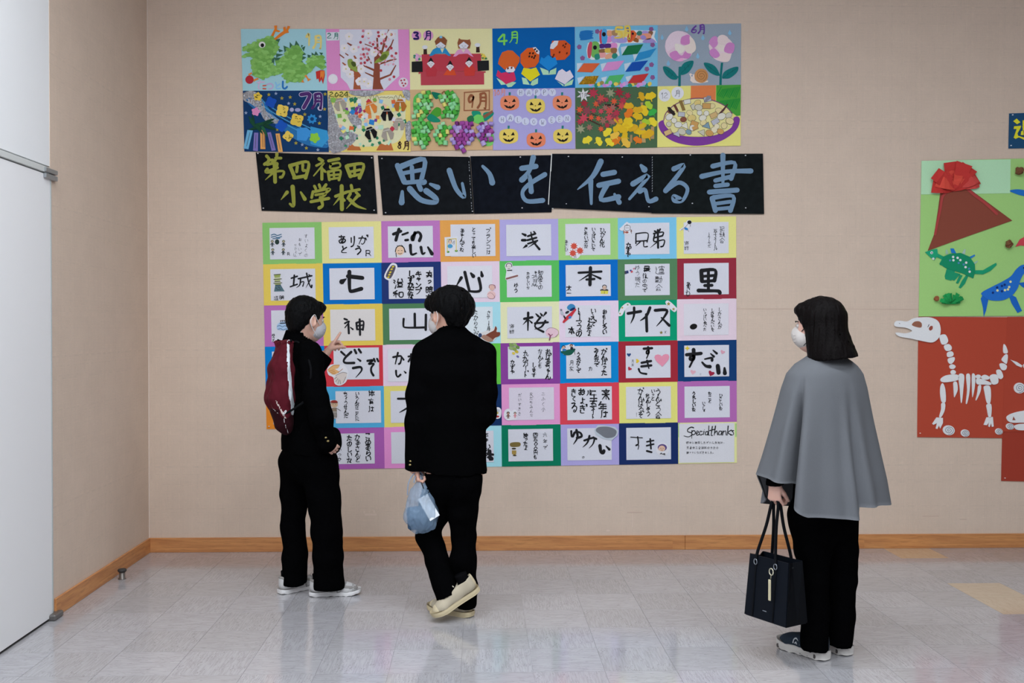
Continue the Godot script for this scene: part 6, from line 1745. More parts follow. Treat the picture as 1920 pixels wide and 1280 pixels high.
func build_mural():
	tone = 1.25
	use_map(1690, 200, 0.2812)
	var g := thing("dinosaur_mural", "green dinosaur mural sheet with brown volcano and paper dinosaurs", "mural", on_wall(1900, 594))
	sheet(g, "backing_paper", "132,362 1500,330 1500,1390 113,1398", "96c073", 5.0, 0.0008, 33)
	sheet(g, "pale_sky_strip", "132,362 725,352 722,578 128,586", "a8d8a8", 7.2, 0.0006, 34)
	cut(g, "volcano", "255,575 300,548 345,552 400,540 445,545 560,630 735,760 450,860 172,960 215,850 240,690", "7e4234", 9.0)
	tuft(g, "lava_tissue", 340, 560, 170, 0.35, PI - 0.05, 7, "b03430", 5, 0.3)
	tuft(g, "lava_tissue", 345, 550, 125, 0.6, PI - 0.3, 6, "c4473a", 6, 0.32)
	tuft(g, "lava_tissue", 395, 545, 115, 0.2, 0.9, 3, "b8433e", 7, 0.3)
	for s in [[["310,560 270,600 255,680 235,770 220,850"], 16], [["430,545 480,590 560,650 630,715"], 18]]: lines(g, "lava_yarn", [[s[1], s[0][0]]], "9c3c3a", 12.0)
	for q in [[770, 430, 30, "6a4630"], [705, 918, 28, "6e4a32"], [225, 1280, 20, "8a5638"], [925, 500, 26, "6a4630"]]: paper_ball(g, q[0], q[1], q[2], q[3])
	cut(g, "blue_wing", "718,562 760,552 818,558 900,585 960,620 820,598 760,582", "2268b4", 9.0, true)
	cut(g, "red_bird", "755,935 785,885 815,868 880,880 900,915 830,930 790,925", "c0424c", 9.0)
	# green armoured dinosaur
	for s in [["322,945 345,945 362,978 330,975", "2070b8"], ["400,978 415,950 425,952 420,985", "9ab4a8"], ["290,985 292,952 302,955 310,982", "8fb09a"], ["440,1005 485,985 488,995 455,1015", "2a72b4"], ["470,1045 505,1025 505,1035 478,1055", "8aaea0"]]: cut(g, "back_plate", s[0], s[1], 8.6)
	for s in ["285,1130 300,1075 355,1090 345,1125 330,1160 290,1150", "325,1150 350,1105 390,1115 350,1160", "360,1175 385,1120 405,1125 375,1180", "378,1205 400,1160 425,1125 442,1130 420,1180 390,1212"]: cut(g, "leg", s, "1f8a62", 8.8, false)
	cut(g, "tail", "480,1115 480,1090 540,1090 600,1055 628,1040 632,1055 590,1095 540,1118", "1f8f66", 8.8)
	cut(g, "dinosaur_body", "250,1045 275,1000 320,980 390,975 450,1000 485,1050 488,1100 475,1145 400,1110 330,1090 290,1075 265,1058 252,1055", "17805a", 10.0)
	cut(g, "neck", "230,975 280,1000 270,1020 225,1000", "1f8f66", 9.4); cut(g, "dinosaur_head", "152,970 205,952 235,948 240,990 225,1010 215,1025 190,1005", "22966c", 10.4)
	disc(g, "eye", 197, 974, 9, 9, "e4e4e0", 11.4); disc(g, "pupil", 198, 975, 4, 4, "202020", 12.2)
	for q in [[340, 1002], [342, 1024], [388, 1023], [427, 1040], [423, 1070], [450, 1100], [370, 1008], [208, 1014]]: disc(g, "dot", q[0], q[1], 8, 8, "cfe0dc", 11.2)
	for q in [[320, 1025], [377, 1042], [410, 1052], [446, 1080]]: disc(g, "dot", q[0], q[1], 7, 7, "4a7fa8", 11.2)
	# blue long-necked dinosaur, cut by the frame
	for s in ["525,1280 545,1240 565,1245 575,1290 560,1360 545,1400 540,1340", "705,1240 760,1270 790,1340 800,1360 770,1375 730,1310", "775,1175 815,1170 860,1215 845,1225 800,1200"]: cut(g, "leg", s, "1f5fb0", 8.8)
	cut(g, "dinosaur_body", "530,1240 600,1200 660,1170 725,1130 760,1085 800,1055 850,1060 880,1090 850,1110 820,1105 790,1150 770,1210 730,1260 670,1290 590,1290 545,1265", "2466b8", 10.0, true)
	disc(g, "eye", 812, 1075, 6, 6, "181c2a", 11.4)
	for q in [[722, 1167], [713, 1202], [685, 1223], [705, 1218], [635, 1225]]: disc(g, "dot", q[0], q[1], 8, 8, "d6d09a", 11.2)
	for q in [[683, 1187], [665, 1195], [633, 1205], [605, 1240], [665, 1230]]: disc(g, "dot", q[0], q[1], 8, 8, "16306e", 11.2)
	tuft(g, "tissue_bush", 320, 1315, 80, 0.0, PI, 13, "1f8a48", 9, 0.18)
	# red-brown sheets with the fossil skeleton
	use_map(1670, 540, 0.2969)
	var r := thing("fossil_mural", "brick red paper sheets with white foam dinosaur skeleton and ammonites", "mural", on_wall(1900, 902))
	sheet(r, "backing_paper", "173,181 736,184 702,946 165,940", "a34230", 5.0, 0.001, 41)
	sheet(r, "backing_paper", "733,182 1700,175 1700,900 700,905", "9f402f", 6.6, 0.001, 42)
	sheet(r, "backing_paper", "703,893 1700,885 1700,1240 695,1216", "92382a", 4.2, 0.0012, 43)
	use_map(1670, 540, 0.2969)
	var sk := foam(r, "skull", "18,222 30,208 60,206 100,210 140,190 190,184 250,186 295,210 310,260 300,310 260,342 200,335 120,318 50,305 25,285 40,280 90,285 130,270 90,250 40,245 20,238", 14.0)
	sk.set_meta("label", "white foam dinosaur skull with open jaw")
	cut(r, "eye_socket", "128,232 145,212 175,210 190,225 186,248 155,245", "8a5a48", 14.6, true); cut(r, "nostril", "235,255 245,240 258,240 258,258 243,268", "8f4a3c", 14.6, true)
	lines(r, "skull_mark", [[4, "228,245 236,230"], [3, "48,222 52,224"]], "33333a", 14.6)
	for s in ["305,300 340,293 358,330 345,352 320,355 308,330", "332,365 360,352 380,370 375,392 345,395", "352,408 378,398 392,412 385,430 355,434", "358,445 395,435 398,455 378,478 360,470", "366,490 385,480 405,492 395,508 372,508", "374,525 390,515 406,525 402,540 378,542"]: foam(r, "neck_bone", s)
	for s in ["310,575 345,550 415,545 418,580 330,594", "530,556 545,545 562,550 560,566 538,568", "565,560 590,546 618,560 612,576 580,576", "535,575 560,570 625,595 625,610 580,608 540,605", "620,560 640,543 668,550 675,590 660,606 635,604"]: foam(r, "spine_bone", s)
	for s in ["424,548 458,548 455,620 445,715 438,715 432,640", "472,550 496,548 494,640 480,718 470,725 478,640", "508,548 528,550 526,620 515,678 510,675", "392,595 412,592 418,640 400,685 395,680 392,630", "548,618 565,612 562,650 540,700 532,705 542,660"]: foam(r, "rib", s)
	for s in ["310,620 325,600 340,640 342,715 318,718 308,670", "316,728 338,726 336,770 315,812 302,810 314,765", "584,620 620,618 628,670 622,725 602,722 588,660", "600,736 630,734 628,810 612,810 604,770"]: foam(r, "leg_bone", s)
	for s in ["258,855 285,815 325,818 325,850 308,885 300,865 290,888 280,885 288,850 265,862", "582,862 600,815 640,812 645,872 634,875 628,850 620,876 612,872 615,845 602,864"]: foam(r, "foot_bone", s, 12.0, false)
	for s in ["662,520 688,516 705,555 690,574 672,560", "682,480 705,474 728,490 720,515 695,514", "695,450 720,418 734,425 728,475 712,470", "706,405 708,355 722,365 734,400 726,412"]: foam(r, "tail_bone", s)
	for q in [[362, 896, 38, 31], [465, 914, 28, 23], [678, 904, 24, 20], [808, 630, 36, 34], [748, 872, 26, 20]]:
		var p := ell(q[0], q[1], q[2], q[3], 0.2)
		var c := Vector2.ZERO
		for v in p: c += v
		c /= p.size()
		var am := obj("ammonite", plate_mesh(p, c, -0.005, 0.0), paper("d8dbe0"), r)
		am.position = Vector3(c.x, c.y, WALL_Z + 0.012) - root_of(r)
		var sp := ""
		for k in 24: sp += "%f,%f " % [q[0] + cos(k * 0.62) * (2 + k * q[2] * 0.034), q[1] + sin(k * 0.62) * (2 + k * q[3] * 0.034)]
		lines(r, "ammonite_spiral", [[3.2, sp]], "6a6c78", 12.5)
	foam(r, "horn", "752,452 790,465 825,488 820,500 790,488", 13.0, false); foam(r, "horn_base", "830,490 842,475 870,470 880,500 845,510", 13.0)
	foam(r, "second_skull", "725,815 760,790 842,772 960,770 980,810 900,850 830,848 750,846", 13.0); cut(r, "eye_socket", "762,832 768,808 782,832", "8a4a3c", 13.6)
	foam(r, "jaw_bone", "775,870 800,858 842,855 950,855 960,890 842,896 790,892", 13.0)
	pin(r, 183, 915, "c9b0a8"); pin(r, 718, 1198, "c9b0a8")
	# corner of a blue sign with yellow lettering
	use_map(1690, 200, 0.2812)
	var sg := thing("lettered_sign", "navy paper sign with cut yellow lettering pinned above the green mural", "sign", on_wall(1960, 278))
	sheet(sg, "backing_paper", "716,46 1500,20 1500,262 711,280", "1f4566", 5.0, 0.0008, 51)
	pin(sg, 738, 56, "c9ccd4"); pin(sg, 727, 260, "c9ccd4")
	for s in ["742,98 765,80 790,105 768,118", "748,132 795,128 790,145 770,180 775,195 818,208 900,205 900,222 815,222 780,205 758,216 745,208 765,150 745,150", "805,92 900,90 900,104 820,106 820,150 805,165", "800,135 900,132 900,144 812,146", "795,165 810,160 812,190 792,190", "845,92 860,92 860,190 845,190", "815,168 900,166 900,178 815,180"]: cut(sg, "letter_piece", s, "dcca30", 7.4)
	tone = 1.0

# ---------------------------------------------------------------- soft shapes: a distance field meshed as surface nets
class Field:
	var o: Vector3
	var c: float
	var nx: int
	var ny: int
	var nz: int
	var d: PackedFloat32Array
	func _init(lo: Vector3, hi: Vector3, cell: float):
		o = lo; c = cell
		nx = int((hi.x - lo.x) / cell) + 2; ny = int((hi.y - lo.y) / cell) + 2; nz = int((hi.z - lo.z) / cell) + 2
		d = PackedFloat32Array()
		d.resize(nx * ny * nz)
		d.fill(1.0)
	func copy() -> Field:
		var f := Field.new(o, o + Vector3(c, c, c), c)
		f.nx = nx; f.ny = ny; f.nz = nz; f.d = d.duplicate()
		return f
	func box(lo: Vector3, hi: Vector3) -> Array:
		return [clampi(int((lo.x - o.x) / c), 0, nx - 1), clampi(int((hi.x - o.x) / c) + 1, 0, nx - 1), clampi(int((lo.y - o.y) / c), 0, ny - 1), clampi(int((hi.y - o.y) / c) + 1, 0, ny - 1), clampi(int((lo.z - o.z) / c), 0, nz - 1), clampi(int((hi.z - o.z) / c) + 1, 0, nz - 1)]
	# tapered limb of elliptic section: half-axes ra at a and rb at b, the first along side
	func seg(a: Vector3, b: Vector3, ra: Vector2, rb: Vector2, side: Vector3, k: float, op := 0):
		var w := b - a
		var L := maxf(w.length(), 1e-5)
		w /= L
		var u := (side - w * side.dot(w)).normalized()
		var v := w.cross(u)
		var m := maxf(maxf(ra.x, ra.y), maxf(rb.x, rb.y)) + k + c * 3.0
		var mv := Vector3(m, m, m)
		var bb := box(a.min(b) - mv, a.max(b) + mv)
		for z in range(bb[4], bb[5] + 1):
			var pz := o.z + z * c - a.z
			for y in range(bb[2], bb[3] + 1):
				var py := o.y + y * c - a.y
				var row := (z * ny + y) * nx
				for x in range(bb[0], bb[1] + 1):
					var px := o.x + x * c - a.x
					var t := px * w.x + py * w.y + pz * w.z
					var s := clampf(t / L, 0.0, 1.0)
					var h := t - s * L
					var rx := ra.x + (rb.x - ra.x) * s
					var rz := ra.y + (rb.y - ra.y) * s
					var rm := minf(rx, rz)
					var ex := (px * u.x + py * u.y + pz * u.z) / rx
					var ez := (px * v.x + py * v.y + pz * v.z) / rz
					var eh := h / rm
					var k0 := sqrt(ex * ex + ez * ez + eh * eh)
					ex /= rx; ez /= rz; eh /= rm
					var k1 := sqrt(ex * ex + ez * ez + eh * eh) + 1e-6
					var q := k0 * (k0 - 1.0) / k1 if k0 > 0.05 else -rm
					join(row + x, q, k, op)
	func ell(ctr: Vector3, r: Vector3, bs: Basis, k: float, op := 0):
		var m := maxf(r.x, maxf(r.y, r.z)) + k + c * 3.0
		var mv := Vector3(m, m, m)
		var bb := box(ctr - mv, ctr + mv)
		var bx := bs.x
		var by := bs.y
		var bz := bs.z
		for z in range(bb[4], bb[5] + 1):
			for y in range(bb[2], bb[3] + 1):
				var row := (z * ny + y) * nx
				for x in range(bb[0], bb[1] + 1):
					var p := Vector3(o.x + x * c, o.y + y * c, o.z + z * c) - ctr
					var ex := p.dot(bx) / r.x
					var ey := p.dot(by) / r.y
					var ez := p.dot(bz) / r.z
					var k0 := sqrt(ex * ex + ey * ey + ez * ez)
					ex /= r.x; ey /= r.y; ez /= r.z
					var k1 := sqrt(ex * ex + ey * ey + ez * ez) + 1e-6
					join(row + x, k0 * (k0 - 1.0) / k1 if k0 > 0.05 else -minf(r.x, minf(r.y, r.z)), k, op)
	func join(i: int, q: float, k: float, op: int):
		var e := d[i]
		if op == 0:
			var h := maxf(k - absf(e - q), 0.0) / k
			d[i] = minf(e, q) - h * h * k * 0.25
		elif op == 1:                       # carve away
			q = -q
			var g := maxf(k - absf(e - q), 0.0) / k
			d[i] = maxf(e, q) + g * g * k * 0.25
		else:                               # keep only inside
			d[i] = maxf(e, q)
	func keep(n: Vector3, p: Vector3):      # keep the half space on the side n points to
		n = n.normalized()
		for z in nz:
			for y in ny:
				var row := (z * ny + y) * nx
				for x in nx:
					var q := (p.x - o.x - x * c) * n.x + (p.y - o.y - y * c) * n.y + (p.z - o.z - z * c) * n.z
					if q > d[row + x]: d[row + x] = q
	func slab(n: Vector3, p: Vector3, half: float, grow: float):   # a band of the surface, grown outward
		n = n.normalized()
		for z in nz:
			for y in ny:
				var row := (z * ny + y) * nx
				for x in nx:
					var q := absf((p.x - o.x - x * c) * n.x + (p.y - o.y - y * c) * n.y + (p.z - o.z - z * c) * n.z) - half
					d[row + x] = maxf(d[row + x] - grow, q)
	func grow(g: float):
		for i in d.size(): d[i] -= g
	func ripple(n: FastNoiseLite, amp: float, sc: Vector3):
		for z in nz:
			for y in ny:
				var row := (z * ny + y) * nx
				for x in nx:
					if absf(d[row + x]) < c * 4.0: d[row + x] += amp * n.get_noise_3d((o.x + x * c) * sc.x, (o.y + y * c) * sc.y, (o.z + z * c) * sc.z)
	func g3(x: int, y: int, z: int) -> float:
		return d[(clampi(z, 0, nz - 1) * ny + clampi(y, 0, ny - 1)) * nx + clampi(x, 0, nx - 1)]
	func mesh_into(V: PackedVector3Array, N: PackedVector3Array, I: PackedInt32Array) -> Array:
		var id := PackedInt32Array()
		id.resize(nx * ny * nz)
		id.fill(-1)
		var sy := nx
		var sz := nx * ny
		for z in nz - 1:
			for y in ny - 1:
				for x in nx - 1:
					var i := z * sz + y * sy + x
					if absf(d[i]) > c * 2.2: continue
					var a := [d[i], d[i + 1], d[i + sy], d[i + sy + 1], d[i + sz], d[i + sz + 1], d[i + sz + sy], d[i + sz + sy + 1]]
					var neg := 0
					for q in 8:
						if a[q] < 0.0: neg += 1
					if neg == 0 or neg == 8: continue
					var s := Vector3.ZERO
					var cnt := 0
					for e in [[0, 1], [2, 3], [4, 5], [6, 7], [0, 2], [1, 3], [4, 6], [5, 7], [0, 4], [1, 5], [2, 6], [3, 7]]:
						var p: float = a[e[0]]
						var r: float = a[e[1]]
						if (p < 0.0) == (r < 0.0): continue
						var t := p / (p - r)
						var A := Vector3(e[0] & 1, (e[0] >> 1) & 1, e[0] >> 2)
						var B := Vector3(e[1] & 1, (e[1] >> 1) & 1, e[1] >> 2)
						s += A.lerp(B, t)
						cnt += 1
					s /= cnt
					id[i] = V.size()
					V.append(o + (Vector3(x, y, z) + s) * c)
					var gx: float = (a[1] - a[0]) * (1 - s.y) * (1 - s.z) + (a[3] - a[2]) * s.y * (1 - s.z) + (a[5] - a[4]) * (1 - s.y) * s.z + (a[7] - a[6]) * s.y * s.z
					var gy: float = (a[2] - a[0]) * (1 - s.x) * (1 - s.z) + (a[3] - a[1]) * s.x * (1 - s.z) + (a[6] - a[4]) * (1 - s.x) * s.z + (a[7] - a[5]) * s.x * s.z
					var gz: float = (a[4] - a[0]) * (1 - s.x) * (1 - s.y) + (a[5] - a[1]) * s.x * (1 - s.y) + (a[6] - a[2]) * (1 - s.x) * s.y + (a[7] - a[3]) * s.x * s.y
					N.append(Vector3(gx, gy, gz).normalized())
		for z in range(1, nz - 1):
			for y in range(1, ny - 1):
				for x in range(1, nx - 1):
					var i := z * sz + y * sy + x
					if id[i] < 0: continue
					var s0 := d[i] < 0.0
					if s0 != (d[i + 1] < 0.0): face(I, id[i], id[i - sy], id[i - sy - sz], id[i - sz], s0)
					if s0 != (d[i + sy] < 0.0): face(I, id[i], id[i - sz], id[i - sz - 1], id[i - 1], s0)
					if s0 != (d[i + sz] < 0.0): face(I, id[i], id[i - 1], id[i - 1 - sy], id[i - sy], s0)
		return [V, N, I]
	func face(I: PackedInt32Array, a: int, b: int, e: int, f: int, flip: bool):
		if a < 0 or b < 0 or e < 0 or f < 0: return
		if flip:
			I.append_array(PackedInt32Array([a, e, b, a, f, e]))
		else:
			I.append_array(PackedInt32Array([a, b, e, a, e, f]))

func fields_mesh(fs: Array) -> ArrayMesh:
	var V := PackedVector3Array()
	var N := PackedVector3Array()
	var I := PackedInt32Array()
	for f in fs:
		var r: Array = (f as Field).mesh_into(V, N, I)
		V = r[0]; N = r[1]; I = r[2]
	var arr := []
	arr.resize(Mesh.ARRAY_MAX)
	arr[Mesh.ARRAY_VERTEX] = V
	arr[Mesh.ARRAY_NORMAL] = N
	arr[Mesh.ARRAY_INDEX] = I
	var m := ArrayMesh.new()
	m.add_surface_from_arrays(Mesh.PRIMITIVE_TRIANGLES, arr)
	return m
func v2(a: float, b := -1.0) -> Vector2:
	return Vector2(a, b if b > 0 else a)
func add_tube(st: SurfaceTool, p: PackedVector3Array, r: PackedFloat32Array, n := 8, flat := 1.0):
	var up := Vector3.UP
	var rings: Array = []
	for i in p.size():
		var t := (p[mini(i + 1, p.size() - 1)] - p[maxi(i - 1, 0)]).normalized()
		var s := t.cross(up)
		if s.length() < 0.05: s = t.cross(Vector3.RIGHT)
		s = s.normalized()
		var b := s.cross(t).normalized()
		up = b
		var ring: Array = []
		for k in n:
			var a := TAU * k / n
			ring.append(p[i] + s * cos(a) * r[i] + b * sin(a) * r[i] * flat)
		rings.append(ring)
	for i in p.size() - 1:
		for k in n:
			var j := (k + 1) % n
			quad(st, rings[i][k], rings[i + 1][k], rings[i + 1][j], rings[i][j])
	for e in [0, p.size() - 1]:
		for k in n:
			var j := (k + 1) % n
			st.add_vertex(p[e])
			st.add_vertex(rings[e][k] if e == 0 else rings[e][j]); st.add_vertex(rings[e][j] if e == 0 else rings[e][k])
func tube_mesh(p: Array, r: float, n := 8, sub := 4, flat := 1.0) -> ArrayMesh:
	var q := PackedVector3Array()
	var c := Curve3D.new()
	for i in p.size():
		var tg: Vector3 = (p[mini(i + 1, p.size() - 1)] - p[maxi(i - 1, 0)]) / 6.0
		c.add_point(p[i], -tg, tg)
	for i in p.size() - 1:
		for k in sub: q.append(c.sample(i, float(k) / sub))
	q.append(p[p.size() - 1])
	var rr := PackedFloat32Array()
	for i in q.size(): rr.append(r)
	var st := new_st(true)
	add_tube(st, q, rr, n, flat)
	return done(st)

# ---------------------------------------------------------------- materials for clothes and skin
func cloth_mat(h: String, rough := 0.9, sheen := 0.0, sc := 9.0, bump := 0.35) -> StandardMaterial3D:
	var key := "cloth" + h + str(sheen)
	if mats.has(key): return mats[key]
	if not mats.has("clothn"):
		var nt := NoiseTexture2D.new()
		nt.width = 256; nt.height = 256; nt.seamless = true; nt.as_normal_map = true; nt.bump_strength = 6.0
		nt.noise = make_noise(88, 0.16, 2)
		mats["clothn"] = nt
		var at := NoiseTexture2D.new()
		at.width = 256; at.height = 256; at.seamless = true
		at.noise = make_noise(89, 0.22, 3)
		var g := Gradient.new()
		g.set_color(0, Color(0.78, 0.78, 0.78)); g.set_color(1, Color(1, 1, 1))
		at.color_ramp = g
		mats["clotha"] = at
	var m := StandardMaterial3D.new()
	m.albedo_color = hexc(h)
	m.albedo_texture = mats["clotha"]
	m.normal_enabled = true
	m.normal_texture = mats["clothn"]
	m.normal_scale = bump
	m.uv1_triplanar = true
	m.uv1_scale = Vector3(sc, sc, sc)
	m.roughness = rough
	m.metallic_specular = 0.06
	if sheen > 0.0:
		m.rim_enabled = true
		m.rim = sheen
	mats[key] = m
	return m
func skin_mat(h: String) -> StandardMaterial3D:
	if mats.has("skin" + h): return mats["skin" + h]
	var m := StandardMaterial3D.new()
	m.albedo_color = hexc(h)
	m.roughness = 0.55
	m.subsurf_scatter_enabled = true
	m.subsurf_scatter_strength = 0.15
	mats["skin" + h] = m
	return m
func hair_mat(h: String) -> StandardMaterial3D:
	if mats.has("hair" + h): return mats["hair" + h]
	var m := StandardMaterial3D.new()
	m.albedo_color = hexc(h)
	m.roughness = 0.45
	m.metallic_specular = 0.16
	var nt := NoiseTexture2D.new()
	nt.width = 256; nt.height = 256; nt.seamless = true; nt.as_normal_map = true; nt.bump_strength = 10.0
	nt.noise = make_noise(55, 0.09, 3)
	m.normal_enabled = true
	m.normal_texture = nt
	m.normal_scale = 0.5
	m.uv1_triplanar = true
	m.uv1_scale = Vector3(34, 3.5, 34)
	mats["hair" + h] = m
	return m

# ---------------------------------------------------------------- body parts
# frame of a head: z forward, x to the person's left, y up
func facing(f: Vector3, tilt := 0.0) -> Basis:
	f = f.normalized()
	var l := Vector3.UP.cross(f).normalized()
	return Basis(l, Vector3.UP, f) * Basis(Vector3.RIGHT, tilt)
func head_field(c: Vector3, b: Basis, neck_to: Vector3, s := 1.0) -> Field:
	var lo := c.min(neck_to) - Vector3(0.125, 0.13, 0.125) * s
	lo.y = neck_to.y
	var f := Field.new(lo, c + Vector3(0.125, 0.135, 0.125) * s, 0.0042)
	var P := func(x, y, z): return c + b * Vector3(x, y, z) * s
	f.ell(P.call(0, 0.03, -0.018), Vector3(0.073, 0.082, 0.09) * s, b, 0.01)
	f.ell(P.call(0, -0.028, 0.03), Vector3(0.057, 0.083, 0.06) * s, b, 0.03)
	f.ell(P.call(0, -0.078, 0.042), Vector3(0.034, 0.03, 0.04) * s, b, 0.03)
	f.seg(P.call(0, -0.04, -0.022), neck_to, v2(0.05 * s, 0.053 * s), v2(0.056 * s, 0.058 * s), b.x, 0.03)
	f.seg(P.call(0, 0.012, 0.086), P.call(0, -0.026, 0.1), v2(0.007 * s), v2(0.011 * s), b.x, 0.012)
	f.ell(P.call(0, -0.031, 0.096), Vector3(0.017, 0.009, 0.012) * s, b, 0.008)
	f.ell(P.call(0, -0.06, 0.086), Vector3(0.021, 0.006, 0.009) * s, b, 0.006)
	f.ell(P.call(0, -0.07, 0.085), Vector3(0.018, 0.006, 0.009) * s, b, 0.006)
	for e in [-1, 1]:
		f.ell(P.call(0.031 * e, 0.006, 0.09), Vector3(0.017, 0.011, 0.014) * s, b, 0.012, 1)
		var eb := b * Basis(Vector3.UP, 0.45 * e) * Basis(Vector3.RIGHT, -0.15)
		f.ell(P.call(0.077 * e, -0.006, -0.004), Vector3(0.009, 0.032, 0.019) * s, eb, 0.006)
		f.ell(P.call(0.088 * e, -0.002, 0.0), Vector3(0.008, 0.019, 0.01) * s, eb, 0.005, 1)
	return f
func face_details(t: Node3D, body: Node3D, c: Vector3, b: Basis, s := 1.0):
	for e in [-1, 1]:
		var sp := SphereMesh.new()
		sp.radius = 0.0115 * s; sp.height = 0.023 * s; sp.radial_segments = 16; sp.rings = 8
		var ey := obj("eye", sp, plain("b5afab", 0.3), body)
		ey.position = c + b * Vector3(0.031 * e, 0.006, 0.0725) * s
		var ir := SphereMesh.new()
		ir.radius = 0.0078 * s; ir.height = 0.0156 * s; ir.radial_segments = 12; ir.rings = 6
		var im := obj("iris", ir, plain("231a16", 0.2), ey)
		im.position = b * Vector3(0, 0, 0.005) * s
		var p: Array = []
		for k in 5:
			var x: float = (0.014 + 0.0095 * k) * e
			p.append(c + b * Vector3(x, 0.027 - 0.0007 * (k - 2) * (k - 2), 0.0905 - 0.0025 * k * k * 0.6) * s)
		obj("eyebrow", tube_mesh(p, 0.0026 * s, 6, 2), plain("1d1716", 0.8), body)
# hand: w wrist, f finger direction, n direction in which the fingers curl, curls for thumb..little
func add_hand(f: Field, w: Vector3, fd: Vector3, n: Vector3, thumb: float, curl: Array, s := 1.0):
	fd = fd.normalized()
	n = (n - fd * n.dot(fd)).normalized()
	var t := fd.cross(n).normalized() * thumb
	f.seg(w - fd * 0.05 * s, w + fd * 0.01 * s, v2(0.026 * s, 0.02 * s), v2(0.026 * s, 0.019 * s), t, 0.01)
	f.seg(w, w + fd * 0.075 * s, v2(0.027 * s, 0.016 * s), v2(0.037 * s, 0.013 * s), t, 0.012)
	var len := [0.07, 0.077, 0.071, 0.056]
	for i in 4:
		var base: Vector3 = w + fd * (0.08 - 0.004 * absf(i - 1.2)) * s + t * (0.0285 - 0.019 * i) * s
		var a := 0.0
		var p := base
		var r := (0.0088 - (0.001 if i == 3 else 0.0)) * s
		for j in 3:
			a += float(curl[i + 1]) * [0.8, 1.15, 0.75][j]
			var dir := fd * cos(a) + n * sin(a)
			var q: Vector3 = p + dir * len[i] * [0.45, 0.31, 0.24][j] * s
			f.seg(p, q, v2(r * (1.0 - 0.08 * j)), v2(r * (0.94 - 0.09 * j)), t, 0.003)
			p = q
	var tb: Vector3 = w + fd * 0.022 * s + t * 0.022 * s
	var td: Vector3 = (fd * 0.75 + t * (0.75 - 0.7 * curl[0]) + n * (0.25 + 0.5 * curl[0])).normalized()
	var t1: Vector3 = tb + td * 0.042 * s
	var td2: Vector3 = (td + n * 0.5 * curl[0] + fd * 0.25 - t * 0.35 * curl[0]).normalized()
	var t2: Vector3 = t1 + td2 * 0.03 * s
	var t3: Vector3 = t2 + (td2 + n * 0.3 * curl[0] - t * 0.2 * curl[0]).normalized() * 0.024 * s
	f.seg(tb, t1, v2(0.0145 * s), v2(0.0115 * s), t, 0.008)
	f.seg(t1, t2, v2(0.0105 * s), v2(0.0095 * s), t, 0.004)
	f.seg(t2, t3, v2(0.0095 * s), v2(0.0075 * s), t, 0.003)
func hand_field(w: Vector3, fd: Vector3, n: Vector3, thumb: float, curl: Array, s := 1.0) -> Field:
	var c := w + fd.normalized() * 0.07
	var f := Field.new(c - Vector3(0.15, 0.15, 0.15), c + Vector3(0.15, 0.15, 0.15), 0.0036)
	add_hand(f, w, fd, n, thumb, curl, s)
	return f

